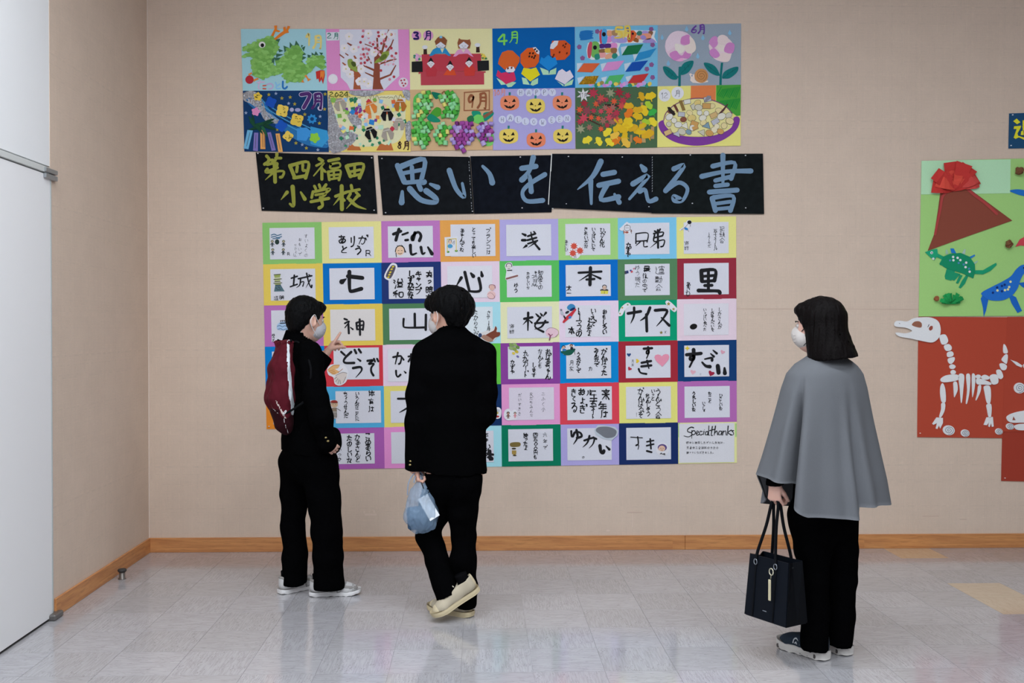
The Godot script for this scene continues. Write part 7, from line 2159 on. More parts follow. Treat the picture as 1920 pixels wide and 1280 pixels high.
# shoe: local frame with z to the toe, origin under the heel
func make_shoe(parent: Node3D, tr: Transform3D, L: float, style: String):
	var g := Node3D.new()
	g.name = "shoe"
	g.transform = tr
	parent.add_child(g, true)
	var q := L / 0.27
	var sole_t := {"runner": 0.024, "court": 0.026, "cloud": 0.036}[style] as float
	var f := Field.new(Vector3(-0.07, -0.01, -0.05), Vector3(0.07, 0.15, 0.31), 0.005)
	var up := sole_t * 0.8
	f.seg(Vector3(0, up + 0.03, 0.035), Vector3(0, up + 0.03, 0.12) * Vector3(1, 1, q), v2(0.034, 0.04), v2(0.038, 0.044), Vector3.RIGHT, 0.02)
	f.seg(Vector3(0, up + 0.028, 0.12) * Vector3(1, 1, q), Vector3(0, up + 0.012, 0.2) * Vector3(1, 1, q), v2(0.038, 0.044), v2(0.045, 0.03), Vector3.RIGHT, 0.02)
	f.seg(Vector3(0, up + 0.012, 0.2) * Vector3(1, 1, q), Vector3(0, up + 0.008, 0.232) * Vector3(1, 1, q), v2(0.045, 0.03), v2(0.035, 0.025), Vector3.RIGHT, 0.02)
	f.seg(Vector3(0, up + 0.03, 0.04), Vector3(0, up + 0.066, 0.04), v2(0.032, 0.04), v2(0.034, 0.042), Vector3.RIGHT, 0.02)
	f.seg(Vector3(0, up + 0.05, 0.045), Vector3(0, up + 0.11, 0.04), v2(0.026, 0.032), v2(0.03, 0.036), Vector3.RIGHT, 0.006, 1)
	f.keep(Vector3(0, -1, -0.12), Vector3(0, up + 0.068, 0.04))
	f.keep(Vector3.UP, Vector3(0, sole_t * 0.55, 0))
	obj("sock", tube_mesh([Vector3(0, up + 0.03, 0.045), Vector3(0, up + 0.07, 0.043), Vector3(0, up + 0.1, 0.04)], 0.031, 14, 3), cloth_mat("101012", 0.9), g)
	var upc := {"runner": "d9d7d6", "court": "c9bda6", "cloud": "39434f"}[style] as String
	obj("upper", fields_mesh([f]), cloth_mat(upc, 0.8, 0.0, 14.0), g)
	# sole from an outline, bowed at the toe
	var o := PackedVector2Array()
	for p in [[0.0, -0.008], [0.028, -0.002], [0.039, 0.03], [0.038, 0.09], [0.041, 0.15], [0.05, 0.195], [0.047, 0.235], [0.03, 0.265], [0.0, 0.275], [-0.03, 0.266], [-0.046, 0.235], [-0.047, 0.195], [-0.036, 0.15], [-0.035, 0.09], [-0.038, 0.03], [-0.028, -0.002]]: o.append(Vector2(p[0], p[1] * q))
	o = spline(o, true, 3)
	var st := new_st(true)
	var n := o.size()
	var rows: Array = []
	for k in 4:
		var ring: Array = []
		for i in n:
			var zz := o[i].y / L
			var spring := 0.014 * pow(clampf((zz - 0.7) / 0.3, 0, 1), 2) + 0.004 * pow(clampf((0.12 - zz) / 0.12, 0, 1), 2)
			var y: float = [0.0, 0.3, 0.8, 1.0][k] * sole_t * (1.12 if style == "cloud" and zz < 0.35 else 1.0)
			if style == "cloud" and k == 0: y += 0.004 * (0.5 + 0.5 * sin(zz * 36.0))
			if style == "runner" and k == 0: y += 0.003 * (0.5 + 0.5 * sin(zz * 50.0))
			var sc: float = [0.93, 1.0, 1.0, 0.95][k]
			ring.append(Vector3(o[i].x * sc, y + spring * (1.0 if k < 2 else 0.8), (o[i].y - L * 0.5) * (0.985 if k == 0 else 1.0) + L * 0.5))
		rows.append(ring)
	for k in 3:
		for i in n:
			var j := (i + 1) % n
			quad(st, rows[k][i], rows[k][j], rows[k + 1][j], rows[k + 1][i])
	for k in [0, 3]:
		var ctr := Vector3(0, rows[k][0].y, L * 0.5)
		for i in n:
			var j := (i + 1) % n
			st.add_vertex(ctr); st.add_vertex(rows[k][i] if k == 0 else rows[k][j]); st.add_vertex(rows[k][j] if k == 0 else rows[k][i])
	var solec := {"runner": "dedcdb", "court": "bfb08f", "cloud": "c9c5c0"}[style] as String
	var sole := obj("sole", done(st), plain(solec, 0.7, 0.3), g)
	if style == "runner":
		for w in [[Vector3(0, 0.5, 1), Vector3(0, 0.05, 0.13), 0.006, "8e8c8b"], [Vector3(0, -0.7, 1), Vector3(0, 0.045, 0.17), 0.005, "969492"], [Vector3(0, 1.0, 0.2), Vector3(0, 0.08, 0.04), 0.007, "8c8884"], [Vector3(0, 0, 1), Vector3(0, 0.03, 0.225), 0.007, "a3a1a0"]]:
			var b := f.copy()
			b.slab(w[0], w[1], w[2], 0.002)
			obj("overlay", fields_mesh([b]), plain(w[3], 0.6), g)
		for k in 4: obj("lace", tube_mesh([Vector3(-0.02, 0.088 - k * 0.006, 0.1 + k * 0.017), Vector3(0, 0.094 - k * 0.0065, 0.104 + k * 0.017), Vector3(0.02, 0.088 - k * 0.006, 0.1 + k * 0.017)], 0.0028, 6, 3), plain("e0e0e0", 0.8), g)
	elif style == "court":
		for w in [[Vector3(0, 0, 1), Vector3(0, 0.03, 0.245), 0.028], [Vector3(0, 0, 1), Vector3(0, 0.05, -0.005), 0.012]]:
			var b := f.copy()
			b.slab(w[0], w[1], w[2], 0.0018)
			obj("overlay", fields_mesh([b]), plain("c4b697", 0.6), g)
		for k in 4: obj("lace", tube_mesh([Vector3(-0.02, 0.09 - k * 0.007, 0.1 + k * 0.017), Vector3(0, 0.096 - k * 0.0075, 0.104 + k * 0.017), Vector3(0.02, 0.09 - k * 0.007, 0.1 + k * 0.017)], 0.0028, 6, 3), plain("cfc6b4", 0.8), g)
	else:
		# hollow pods along the midsole
		for k in 6:
			for e in [-1, 1]:
				var x: float = [0.0385, 0.0365, 0.0375, 0.0385, 0.044, 0.0455][k]
				var hole := obj("pod_hole", lathe([[0.0, -0.004], [0.0062, -0.004], [0.0076, 0.0], [0.0076, 0.0008], [0.0, 0.0008]], 12), plain("55504e", 0.9), sole)
				hole.position = Vector3(x * e, 0.016, 0.035 + k * 0.038)
				hole.basis = Basis(Vector3.BACK, -PI / 2 * e).scaled_local(Vector3(1.25, 1, 1))
		for e in [-1, 1]:
			obj("emblem", tube_mesh([Vector3(0.0385 * e, 0.045, 0.112), Vector3(0.0395 * e, 0.062, 0.118), Vector3(0.0385 * e, 0.07, 0.13), Vector3(0.0385 * e, 0.062, 0.142), Vector3(0.0405 * e, 0.046, 0.146)], 0.0035, 6, 3), plain("cfd3d6", 0.6), g)
			obj("emblem", tube_mesh([Vector3(0.0405 * e, 0.045, 0.126), Vector3(0.0405 * e, 0.055, 0.129), Vector3(0.0412 * e, 0.047, 0.136)], 0.003, 6, 3), plain("cfd3d6", 0.6), g)
		var bb := f.copy()
		bb.slab(Vector3(0, 0, 1), Vector3(0, 0.05, -0.004), 0.012, 0.0018)
		obj("overlay", fields_mesh([bb]), plain("2c343e", 0.6), g)

var zc := 0.0
var rootp := Vector3.ZERO
func J(px: float, py: float, dz := 0.0) -> Vector3:
	return at_z(px, py, zc + dz) - rootp
func chain(f: Field, nodes: Array, side: Vector3, k: float):
	for i in nodes.size() - 1:
		f.seg(nodes[i][0], nodes[i + 1][0], nodes[i][1], nodes[i + 1][1], side, k)
func thin(nodes: Array, g: float, drop := 0) -> Array:
	var o: Array = []
	for n in nodes.slice(0, nodes.size() - drop): o.append([n[0], Vector2(maxf(n[1].x - g, 0.02), maxf(n[1].y - g, 0.02))])
	return o
func bounds(lists: Array, pad: float) -> Array:
	var lo := Vector3(9, 9, 9)
	var hi := Vector3(-9, -9, -9)
	for l in lists:
		for n in l:
			var r: float = maxf(n[1].x, n[1].y)
			lo = lo.min(n[0] - Vector3(r, r, r)); hi = hi.max(n[0] + Vector3(r, r, r))
	return [lo - Vector3(pad, pad, pad), hi + Vector3(pad, pad, pad)]
func garment(lists: Array, side: Vector3, cell: float, k: float) -> Field:
	var b := bounds(lists, 0.03)
	var f := Field.new(b[0], b[1], cell)
	for l in lists: chain(f, l, side, k)
	return f
func shoe_at(heel_px: Vector2, toe_px: Vector2) -> Array:
	var h := on_floor(heel_px.x, heel_px.y) - rootp
	var t := on_floor(toe_px.x, toe_px.y) - rootp
	var dir := (t - h).normalized()
	return [Transform3D(facing(dir), h), (t - h).length()]
func mask_on(t: Node3D, c: Vector3, b: Basis, s: float, col: String, loop: String):
	var f := Field.new(c - Vector3(0.13, 0.14, 0.13), c + Vector3(0.13, 0.06, 0.13), 0.0042)
	var P := func(x, y, z): return c + b * Vector3(x, y, z) * s
	f.ell(P.call(0, -0.05, 0.042), Vector3(0.061, 0.056, 0.064) * s, b, 0.01)
	f.ell(P.call(0, -0.028, 0.07), Vector3(0.028, 0.036, 0.046) * s, b, 0.03)
	f.keep(b * Vector3(0, -0.25, 1.0), P.call(0, -0.05, 0.028))
	f.keep(b * Vector3(0, -1, 0.1), P.call(0, 0.002, 0.09))
	var m := obj("face_mask", fields_mesh([f]), cloth_mat(col, 0.85, 0.0, 16.0), t)
	for k in 3: obj("pleat", tube_mesh([P.call(-0.05, -0.035 - 0.015 * k, 0.083), P.call(-0.03, -0.035 - 0.015 * k, 0.1), P.call(0, -0.035 - 0.015 * k, 0.109), P.call(0.03, -0.035 - 0.015 * k, 0.1), P.call(0.05, -0.035 - 0.015 * k, 0.083)], 0.0012, 5, 3), plain(col, 0.85), m)
	for e in [-1, 1]:
		obj("ear_loop", tube_mesh([P.call(0.058 * e, -0.02, 0.05), P.call(0.074 * e, 0.006, 0.02), P.call(0.087 * e, 0.028, -0.004), P.call(0.092 * e, 0.0, -0.026), P.call(0.084 * e, -0.036, -0.012), P.call(0.06 * e, -0.085, 0.042)], 0.0019, 6, 4), plain(loop, 0.8), m)

func build_people():
	build_boy_with_bag()
	print("person 1")
	build_boy_in_black()
	print("person 2")
	build_woman()
	print("person 3")

# ---------------------------------------------------------------- the pointing schoolboy
func build_boy_with_bag():
	var g := on_floor(598, 1114)
	zc = g.z
	rootp = Vector3(g.x, 0, g.z)
	var t := thing("person", "person in black school uniform with maroon drawstring bag, pointing at the sheets", "person", rootp)
	var F := Vector3(0.82, 0, -0.57)
	var R := Vector3(0.57, 0, 0.82)
	var torso := [[J(556, 640), v2(0.07, 0.065)], [J(560, 664), v2(0.145, 0.095)], [J(563, 705), v2(0.165, 0.115)], [J(568, 775), v2(0.155, 0.112)], [J(574, 846), v2(0.165, 0.12)]]
	var arm_r := [[J(583, 662, 0.12), v2(0.062)], [J(592, 745, 0.19), v2(0.058)], [J(602, 783, 0.2), v2(0.056)], [J(613, 829, 0.17), v2(0.048)]]
	var arm_l := [[J(538, 664, -0.11), v2(0.06)], [J(566, 704, -0.2), v2(0.058)], [J(580, 706, -0.23), v2(0.056)], [J(607, 668, -0.26), v2(0.05)]]
	var leg_r := [[J(598, 862, 0.06), v2(0.098, 0.09)], [J(608, 930, 0.06), v2(0.088, 0.082)], [J(612, 995, 0.06), v2(0.08, 0.075)], [J(616, 1045, 0.055), v2(0.078, 0.072)], [J(616, 1097, 0.05), v2(0.083, 0.07)]]
	var leg_l := [[J(556, 862, -0.07), v2(0.095, 0.088)], [J(552, 930, -0.065), v2(0.076, 0.076)], [J(549, 990, -0.06), v2(0.066, 0.07)], [J(553, 1040, -0.055), v2(0.066, 0.068)], [J(553, 1090, -0.05), v2(0.07, 0.068)]]
	var hc := J(575, 600)
	var hb := facing(Vector3(0.78, 0, -0.62), 0.12)
	# body: torso, limbs, head and hands in one mesh
	var nk := J(557, 652)
	var body := garment([thin(torso, 0.02), thin(arm_r, 0.016), thin(arm_l, 0.016), thin(leg_r, 0.03, 1), thin(leg_l, 0.028, 1)], R, 0.016, 0.03)
	body.seg(nk, J(562, 625), v2(0.054), v2(0.05), R, 0.02)
	var hf := head_field(hc, hb, nk)
	var hl := hand_field(J(612, 662, -0.265), Vector3(0.35, 0.66, -0.55), Vector3(0.78, -0.5, -0.25), -1.0, [0.8, 0.0, 0.95, 1.05, 1.1])
	var hr := hand_field(J(611, 824, 0.18), Vector3(0.55, -0.75, -0.3), Vector3(0.1, -0.2, -0.9), -1.0, [0.9, 0.9, 0.9, 0.9, 0.9], 0.85)
	var bm := obj("body", fields_mesh([body, hf, hl, hr]), skin_mat("c79c8a"), t)
	face_details(t, bm, hc, hb)
	# hair: cropped, longer on top
	var f := Field.new(hc - Vector3(0.13, 0.12, 0.13), hc + Vector3(0.13, 0.16, 0.13), 0.0045)
	f.ell(hc + hb * Vector3(0, 0.038, -0.02), Vector3(0.083, 0.092, 0.101), hb, 0.01)
	f.ell(hc + hb * Vector3(0, 0.0, -0.06), Vector3(0.068, 0.085, 0.052), hb, 0.02)
	f.ell(hc + hb * Vector3(0, 0.075, 0.06), Vector3(0.06, 0.032, 0.035), hb, 0.02)
	f.ell(hc + hb * Vector3(0, -0.045, 0.088), Vector3(0.12, 0.098, 0.075), hb, 0.006, 1)
	for e in [-1, 1]: f.ell(hc + hb * Vector3(0.09 * e, -0.022, 0.005), Vector3(0.035, 0.042, 0.03), hb, 0.006, 1)
	f.ripple(make_noise(14, 30.0, 3), 0.005, Vector3(1.8, 0.9, 1.8))
	obj("hair", fields_mesh([f]), hair_mat("0a0a0b"), t)
	mask_on(t, hc, hb, 1.0, "c9c8cc", "d9d6d6")
	# jacket with stand collar
	var jk := garment([torso, arm_r, arm_l], R, 0.0085, 0.03)
	jk.seg(J(557, 652), J(561, 624), v2(0.074, 0.076), v2(0.068, 0.07), R, 0.012)
	jk.seg(J(560, 645), J(564, 600), v2(0.06), v2(0.06), R, 0.006, 1)
	jk.ell(J(623, 826, 0.1), Vector3(0.05, 0.075, 0.06), Basis.IDENTITY, 0.04)
	jk.keep((J(561, 624) - J(557, 652)) * -1.0 + F * 0.004, J(561, 620.5))
	jk.keep(Vector3(0.1, 1, 0), J(574, 848))
	jk.keep(J(580, 706, -0.23) - J(607, 668, -0.26), J(610, 664.5, -0.262))
	jk.ripple(make_noise(61, 5.0, 2), 0.007, Vector3(1.0, 1.8, 1.0))
	var jm := obj("jacket", fields_mesh([jk]), cloth_mat("070708", 0.9), t)
	obj("collar_lining", tube_mesh(ring(J(561, 622.5), F, R, 0.065, 0.067, 20), 0.0022, 6, 1), plain("d6d4d2", 0.7), jm)
	for q in [[611, 820, 0.215], [615, 826.5, 0.212]]:
		var b := obj("button", gold_button(), plain("9a8a5c", 0.3, 0.5, 0.8), jm)
		b.position = J(q[0], q[1], q[2] + 0.006)
	var tr := garment([leg_r, leg_l], F, 0.009, 0.02)
	tr.seg(J(577, 835), J(577, 868), v2(0.14, 0.12), v2(0.14, 0.115), R, 0.03)
	tr.keep(Vector3.UP, Vector3(0, 0.045, 0))
	tr.ripple(make_noise(62, 4.0, 2), 0.009, Vector3(1.0, 1.7, 1.0))
	obj("trousers", fields_mesh([tr]), cloth_mat("060607", 0.9), t)
	var s1 := shoe_at(Vector2(582, 1116.5), Vector2(672, 1113))
	make_shoe(t, s1[0], 0.262, "runner")
	var s2 := shoe_at(Vector2(525, 1113), Vector2(596, 1098))
	make_shoe(t, s2[0], 0.262, "runner")
	build_drawstring_bag(F, R)

func ring(c: Vector3, a: Vector3, b: Vector3, ra: float, rb: float, n: int) -> Array:
	var o: Array = []
	for k in n + 1: o.append(c + a.normalized() * cos(TAU * k / n) * ra + b.normalized() * sin(TAU * k / n) * rb)
	return o
func gold_button() -> Mesh:
	if mats.has("button"): return mats["button"]
	var s := SphereMesh.new()
	s.radius = 0.008; s.height = 0.012; s.radial_segments = 12; s.rings = 6
	mats["button"] = s
	return s

func build_drawstring_bag(F: Vector3, R: Vector3):
	var c0 := J(523, 775, 0.12)
	var t := thing("drawstring_bag", "maroon nylon drawstring bag with white reflective stripe on the boy's back", "bag", rootp + Vector3(c0.x, c0.y, c0.z))
	var keep_root := rootp
	rootp = t.position
	var top := J(532, 650, 0.1)
	var f := Field.new(J(523, 715, 0.12) - Vector3(0.2, 0.36, 0.22), J(523, 715, 0.12) + Vector3(0.2, 0.27, 0.22), 0.0065)
	f.seg(top, J(527, 690, 0.115), v2(0.07, 0.036), v2(0.096, 0.058), R, 0.02)
	f.seg(J(527, 690, 0.115), J(524, 745, 0.12), v2(0.096, 0.058), v2(0.102, 0.066), R, 0.02)
	f.seg(J(524, 745, 0.12), J(529, 770, 0.12), v2(0.102, 0.066), v2(0.086, 0.054), R, 0.02)
	f.ripple(make_noise(70, 8.0, 2), 0.014, Vector3(1.6, 0.8, 1.6))
	var sack := obj("sack", fields_mesh([f]), cloth_mat("5e1f29", 0.45, 0.1, 12.0, 0.2), t)
	var b := f.copy()
	b.slab(Vector3(1, 0.066, 0), J(541.5, 705, 0.2), 0.008, 0.0022)
	b.keep(Vector3(0, 0, 1), J(530, 700, 0.12))
	obj("reflective_stripe", fields_mesh([b]), plain("c9cdd2", 0.4), sack)
	var p := Field.new(J(530, 790, 0.12) - Vector3(0.19, 0.13, 0.2), J(530, 780, 0.12) + Vector3(0.19, 0.13, 0.2), 0.006)
	p.seg(J(528, 768, 0.12), J(533, 795, 0.12), v2(0.084, 0.056), v2(0.06, 0.044), R, 0.02)
	p.seg(J(533, 795, 0.12), J(537, 805, 0.12), v2(0.06, 0.044), v2(0.03, 0.028), R, 0.02)
	p.keep(Vector3.DOWN, J(528, 764, 0.12))
	var pm := obj("lower_pouch", fields_mesh([p]), cloth_mat("33161b", 0.5, 0.1, 12.0, 0.2), t)
	var q := p.copy()
	q.slab(Vector3(-0.75, -1.0, 0), J(520, 774, 0.19), 0.0026, 0.0025)
	q.keep(Vector3(0, 0, 1), J(531, 780, 0.13))
	q.keep(Vector3(-1, 0, 0), J(532, 780, 0.19))
	var q2 := p.copy()
	q2.slab(Vector3(1.0, 0.2, 0), J(534, 796, 0.19), 0.0026, 0.0025)
	q2.keep(Vector3(0, 0, 1), J(531, 780, 0.13))
	q2.keep(Vector3(0, -1, 0), J(532, 783, 0.19))
	obj("piping", fields_mesh([q2]), plain("d0cdcd", 0.6), pm)
	obj("piping", fields_mesh([q]), plain("d0cdcd", 0.6), pm)
	# gathered neck and cords
	for k in 9:
		var a := TAU * k / 9
		var o := R * cos(a) * 0.062 + F * sin(a) * 0.03
		obj("gather_fold", tube_mesh([top + o * 1.1 + Vector3(0, -0.03, 0), top + o * 0.95 + Vector3(0, 0.0, 0), top + o * 1.2 + Vector3(0, 0.03, 0)], 0.009, 7, 3), cloth_mat("5e1f29", 0.45, 0.1, 12.0, 0.2), sack)
	obj("cord", tube_mesh([top + R * 0.09 + Vector3(0, 0.035, 0), J(548, 641, 0.11), J(563, 645, 0.1), J(583, 690, 0.215), J(574, 745, 0.2), J(557, 762, 0.2), J(536, 775, 0.19)], 0.006, 7, 4), cloth_mat("18181a", 0.9), t)
	obj("cord", tube_mesh([top - R * 0.08 + Vector3(0, 0.035, 0), J(528, 640, 0.02), J(545, 643, -0.02), J(560, 700, -0.12)], 0.006, 7, 4), cloth_mat("18181a", 0.9), t)
	obj("cord_ring", tube_mesh(ring(J(534, 773, 0.205), Vector3(0.5, 0.8, 0), R, 0.011, 0.009, 12), 0.0028, 6, 1), plain("cfcfd2", 0.3), t)
	# curved white mark near the base of the sack
	var mk := f.copy()
	mk.slab(Vector3(0.9, 0.45, 0.0), J(522, 758, 0.19), 0.006, 0.0022)
	mk.keep(Vector3(0, 0, 1), J(523, 745, 0.12)); mk.keep(Vector3(0, -1, 0), J(523, 749, 0.19))
	obj("emblem", fields_mesh([mk]), plain("c3b2ac", 0.5), sack)
	rootp = keep_root

# ---------------------------------------------------------------- the schoolboy in black, walking
func build_boy_in_black():
	var g := on_floor(862, 1152)
	zc = g.z
	rootp = Vector3(g.x, 0, g.z)
	var t := thing("person", "person in plain black school uniform seen from behind, stepping, carrying a plastic bag", "person", rootp)
	var F := Vector3(-0.24, 0, -0.97)
	var R := Vector3(0.97, 0, -0.24)
	var torso := [[J(849, 632), v2(0.085, 0.07)], [J(850, 652), v2(0.165, 0.09)], [J(851, 700), v2(0.178, 0.12)], [J(851, 780), v2(0.158, 0.115)], [J(853, 888), v2(0.162, 0.122)]]
	var arm_l := [[J(795, 662, 0.0), v2(0.06)], [J(785, 740, 0.035), v2(0.06)], [J(782, 790, 0.04), v2(0.056)], [J(778, 876, 0.02), v2(0.05)]]
	var arm_r := [[J(910, 662, 0.0), v2(0.058)], [J(910, 735, 0.02), v2(0.056)], [J(908, 775, 0.0), v2(0.056)], [J(893, 800, -0.25), v2(0.047)]]
	var leg_r := [[J(872, 905, 0.0), v2(0.092, 0.1)], [J(867, 960, -0.01), v2(0.075, 0.085)], [J(871, 1008, -0.02), v2(0.06, 0.07)], [J(868, 1052, 0.0), v2(0.066, 0.07)], [J(873, 1100, 0.01), v2(0.056, 0.065)], [J(874, 1146, 0.01), v2(0.052, 0.062)]]
	var leg_l := [[J(826, 905, -0.01), v2(0.09, 0.1)], [J(815, 955, -0.07), v2(0.078, 0.085)], [J(803, 1000, -0.1), v2(0.062, 0.07)], [J(820, 1050, -0.02), v2(0.06, 0.066)], [J(842, 1122, 0.09), v2(0.062, 0.064)]]
	var hc := J(838, 591)
	var hb := facing(Vector3(-0.74, 0, -0.67), 0.06)
	var nk := J(849, 640)
	var body := garment([thin(torso, 0.02), thin(arm_r, 0.014), thin(arm_l, 0.014), thin(leg_r, 0.018, 1), thin(leg_l, 0.018, 1)], R, 0.016, 0.03)
	body.seg(nk, J(846, 612), v2(0.054), v2(0.05), R, 0.02)
	var hf := head_field(hc, hb, nk)
	var hl := hand_field(J(779, 872, 0.02), Vector3(0.18, -0.96, 0.0), Vector3(0.9, 0.2, -0.1), -1.0, [0.9, 1.0, 1.05, 1.1, 1.15], 0.95)
	var hr := hand_field(J(893, 801, -0.25), Vector3(-0.2, 0.15, -0.95), Vector3(-0.9, -0.3, 0.1), 1.0, [0.5, 0.5, 0.5, 0.55, 0.6], 0.95)
	var bm := obj("body", fields_mesh([body, hf, hl, hr]), skin_mat("c79a86"), t)
	face_details(t, bm, hc, hb)
	var f := Field.new(hc - Vector3(0.15, 0.12, 0.15), hc + Vector3(0.15, 0.18, 0.15), 0.0048)
	f.ell(hc + hb * Vector3(0, 0.058, -0.026), Vector3(0.104, 0.09, 0.115), hb, 0.01)
	f.ell(hc + hb * Vector3(-0.008, 0.028, -0.06), Vector3(0.1, 0.07, 0.075), hb, 0.03)
	f.ell(hc + hb * Vector3(-0.006, -0.026, -0.06), Vector3(0.06, 0.046, 0.043), hb, 0.03)
	f.ell(hc + hb * Vector3(0, 0.06, 0.07), Vector3(0.075, 0.045, 0.045), hb, 0.03)
	f.ell(hc + hb * Vector3(0, -0.06, 0.09), Vector3(0.13, 0.105, 0.09), hb, 0.008, 1)
	for e in [-1, 1]: f.ell(hc + hb * Vector3(0.1 * e, -0.045, 0.004), Vector3(0.06, 0.066, 0.06), hb, 0.01, 1)
	f.ripple(make_noise(24, 14.0, 3), 0.009, Vector3(2.2, 0.6, 2.2))
	obj("hair", fields_mesh([f]), hair_mat("09090a"), t)
	mask_on(t, hc, hb, 1.0, "d3cdcc", "dcd4d2")
	var jk := garment([torso, arm_r, arm_l], R, 0.0085, 0.03)
	jk.seg(J(849, 642), J(846, 613), v2(0.076, 0.074), v2(0.068, 0.068), R, 0.014)
	jk.seg(J(848, 645), J(845, 590), v2(0.059), v2(0.059), R, 0.006, 1)
	jk.keep(Vector3(0.05, -1, 0.12), J(846, 612.5))
	jk.keep(J(778, 876, 0.02) * -1.0 + J(782, 790, 0.04), J(778, 881, 0.02))
	jk.keep(Vector3.UP, J(853, 890))
	jk.ripple(make_noise(63, 4.5, 2), 0.006, Vector3(1.0, 1.0, 1.0))
	var jm := obj("jacket", fields_mesh([jk]), cloth_mat("070708", 0.9), t)
	obj("collar_lining", tube_mesh(ring(J(846, 613), F, R, 0.064, 0.064, 20), 0.0018, 6, 1), plain("c9c4bc", 0.7), jm)
	for q in [[770, 864], [769, 871]]:
		var b := obj("button", gold_button(), plain("9a8a5c", 0.3, 0.5, 0.8), jm)
		b.position = J(q[0], q[1], 0.066)
	var tr := garment([leg_r], R, 0.009, 0.02)
	tr.seg(J(851, 872), J(858, 905), v2(0.11, 0.11), v2(0.11, 0.11), R, 0.03)
	tr.keep(Vector3.UP, Vector3(0, 0.042, 0))
	tr.ripple(make_noise(64, 4.0, 2), 0.009, Vector3(1.0, 1.7, 1.0))
	var tl := garment([leg_l], R, 0.009, 0.02)
	tl.seg(J(848, 872), J(838, 905), v2(0.11, 0.11), v2(0.1, 0.11), R, 0.03)
	tl.keep(Vector3(-0.55, 0.82, -0.1), J(835, 1120, 0.08))
	tl.ripple(make_noise(66, 4.0, 2), 0.009, Vector3(1.0, 1.7, 1.0))
	obj("trousers", fields_mesh([tr, tl]), cloth_mat("060607", 0.9), t)
	var s1 := shoe_at(Vector2(884, 1156), Vector2(806, 1142))
	make_shoe(t, s1[0], 0.255, "court")
	# left shoe: toe on the floor, heel lifted
	var toe := on_floor(813, 1166) - rootp
	var heel := J(872, 1128, 0.085)
	var z := (toe - heel).normalized()
	var x := Vector3.UP.cross(z).normalized()
	var y := z.cross(x)
	make_shoe(t, Transform3D(Basis(x, y, z), toe - z * 0.258 + y * -0.002 + Vector3(0, 0.016, 0)), 0.255, "court")
	build_plastic_bag()

func build_plastic_bag():
	var c := J(791, 1001, 0.03)
	var t := thing("plastic_bag", "translucent pale blue plastic carrier bag with papers, hanging from a hand", "bag", rootp + c)
	var keep_root := rootp
	rootp = t.position
	var f := Field.new(J(790, 955, 0.03) - Vector3(0.15, 0.2, 0.12), J(790, 945, 0.03) + Vector3(0.15, 0.2, 0.12), 0.0052)
	f.seg(J(787, 895, 0.03), J(792, 930, 0.03), v2(0.016, 0.014), v2(0.062, 0.04), Vector3.RIGHT, 0.02)
	f.seg(J(792, 930, 0.03), J(790, 965, 0.03), v2(0.062, 0.04), v2(0.084, 0.056), Vector3.RIGHT, 0.03)
	f.seg(J(790, 965, 0.03), J(794, 982, 0.03), v2(0.084, 0.056), v2(0.07, 0.046), Vector3.RIGHT, 0.03)
	f.keep(Vector3(0.0, 1.0, 0.1), J(794, 1001, 0.03))
	f.ripple(make_noise(81, 11.0, 3), 0.012, Vector3(1.6, 0.7, 1.6))
	var skin := StandardMaterial3D.new()
	skin.albedo_color = Color(0.58, 0.69, 0.8, 0.42)
	skin.transparency = BaseMaterial3D.TRANSPARENCY_ALPHA
	skin.roughness = 0.28
	obj("bag_film", fields_mesh([f]), skin, t)
	obj("handle", tube_mesh([J(776, 905, 0.05), J(779, 893, 0.045), J(787, 884, 0.03), J(794, 894, 0.02), J(797, 910, 0.02)], 0.006, 7, 4, 0.5), skin, t)
	obj("handle", tube_mesh([J(764, 928, 0.06), J(766, 905, 0.06), J(776, 888, 0.045), J(786, 884, 0.02), J(792, 900, 0.0)], 0.005, 7, 4, 0.5), skin, t)
	# contents
	var st := new_st()
	add_box(st, Vector3(-0.062, -0.062, -0.022), Vector3(0.058, 0.05, 0.018), 0.01)
	var fold := obj("folded_cloth", done(st), cloth_mat("465f7a", 0.9), t)
	fold.position = J(787, 968, 0.02)
	fold.rotation = Vector3(0, 0.2, 0.08)
	st = new_st()
	add_box(st, Vector3(-0.026, -0.062, 0.0), Vector3(0.03, 0.06, 0.003), 0.001)
	var pp := obj("paper_sheet", done(st), paper("dfe3ea"), t)
	pp.position = J(803, 951, 0.068)
	pp.rotation = Vector3(-0.22, 0.3, 0.48)
	obj("pen", tube_mesh([J(788, 900, 0.045), J(793, 912, 0.056), J(798, 928, 0.066)], 0.0028, 6, 2), plain("202226", 0.5), t)
	rootp = keep_root

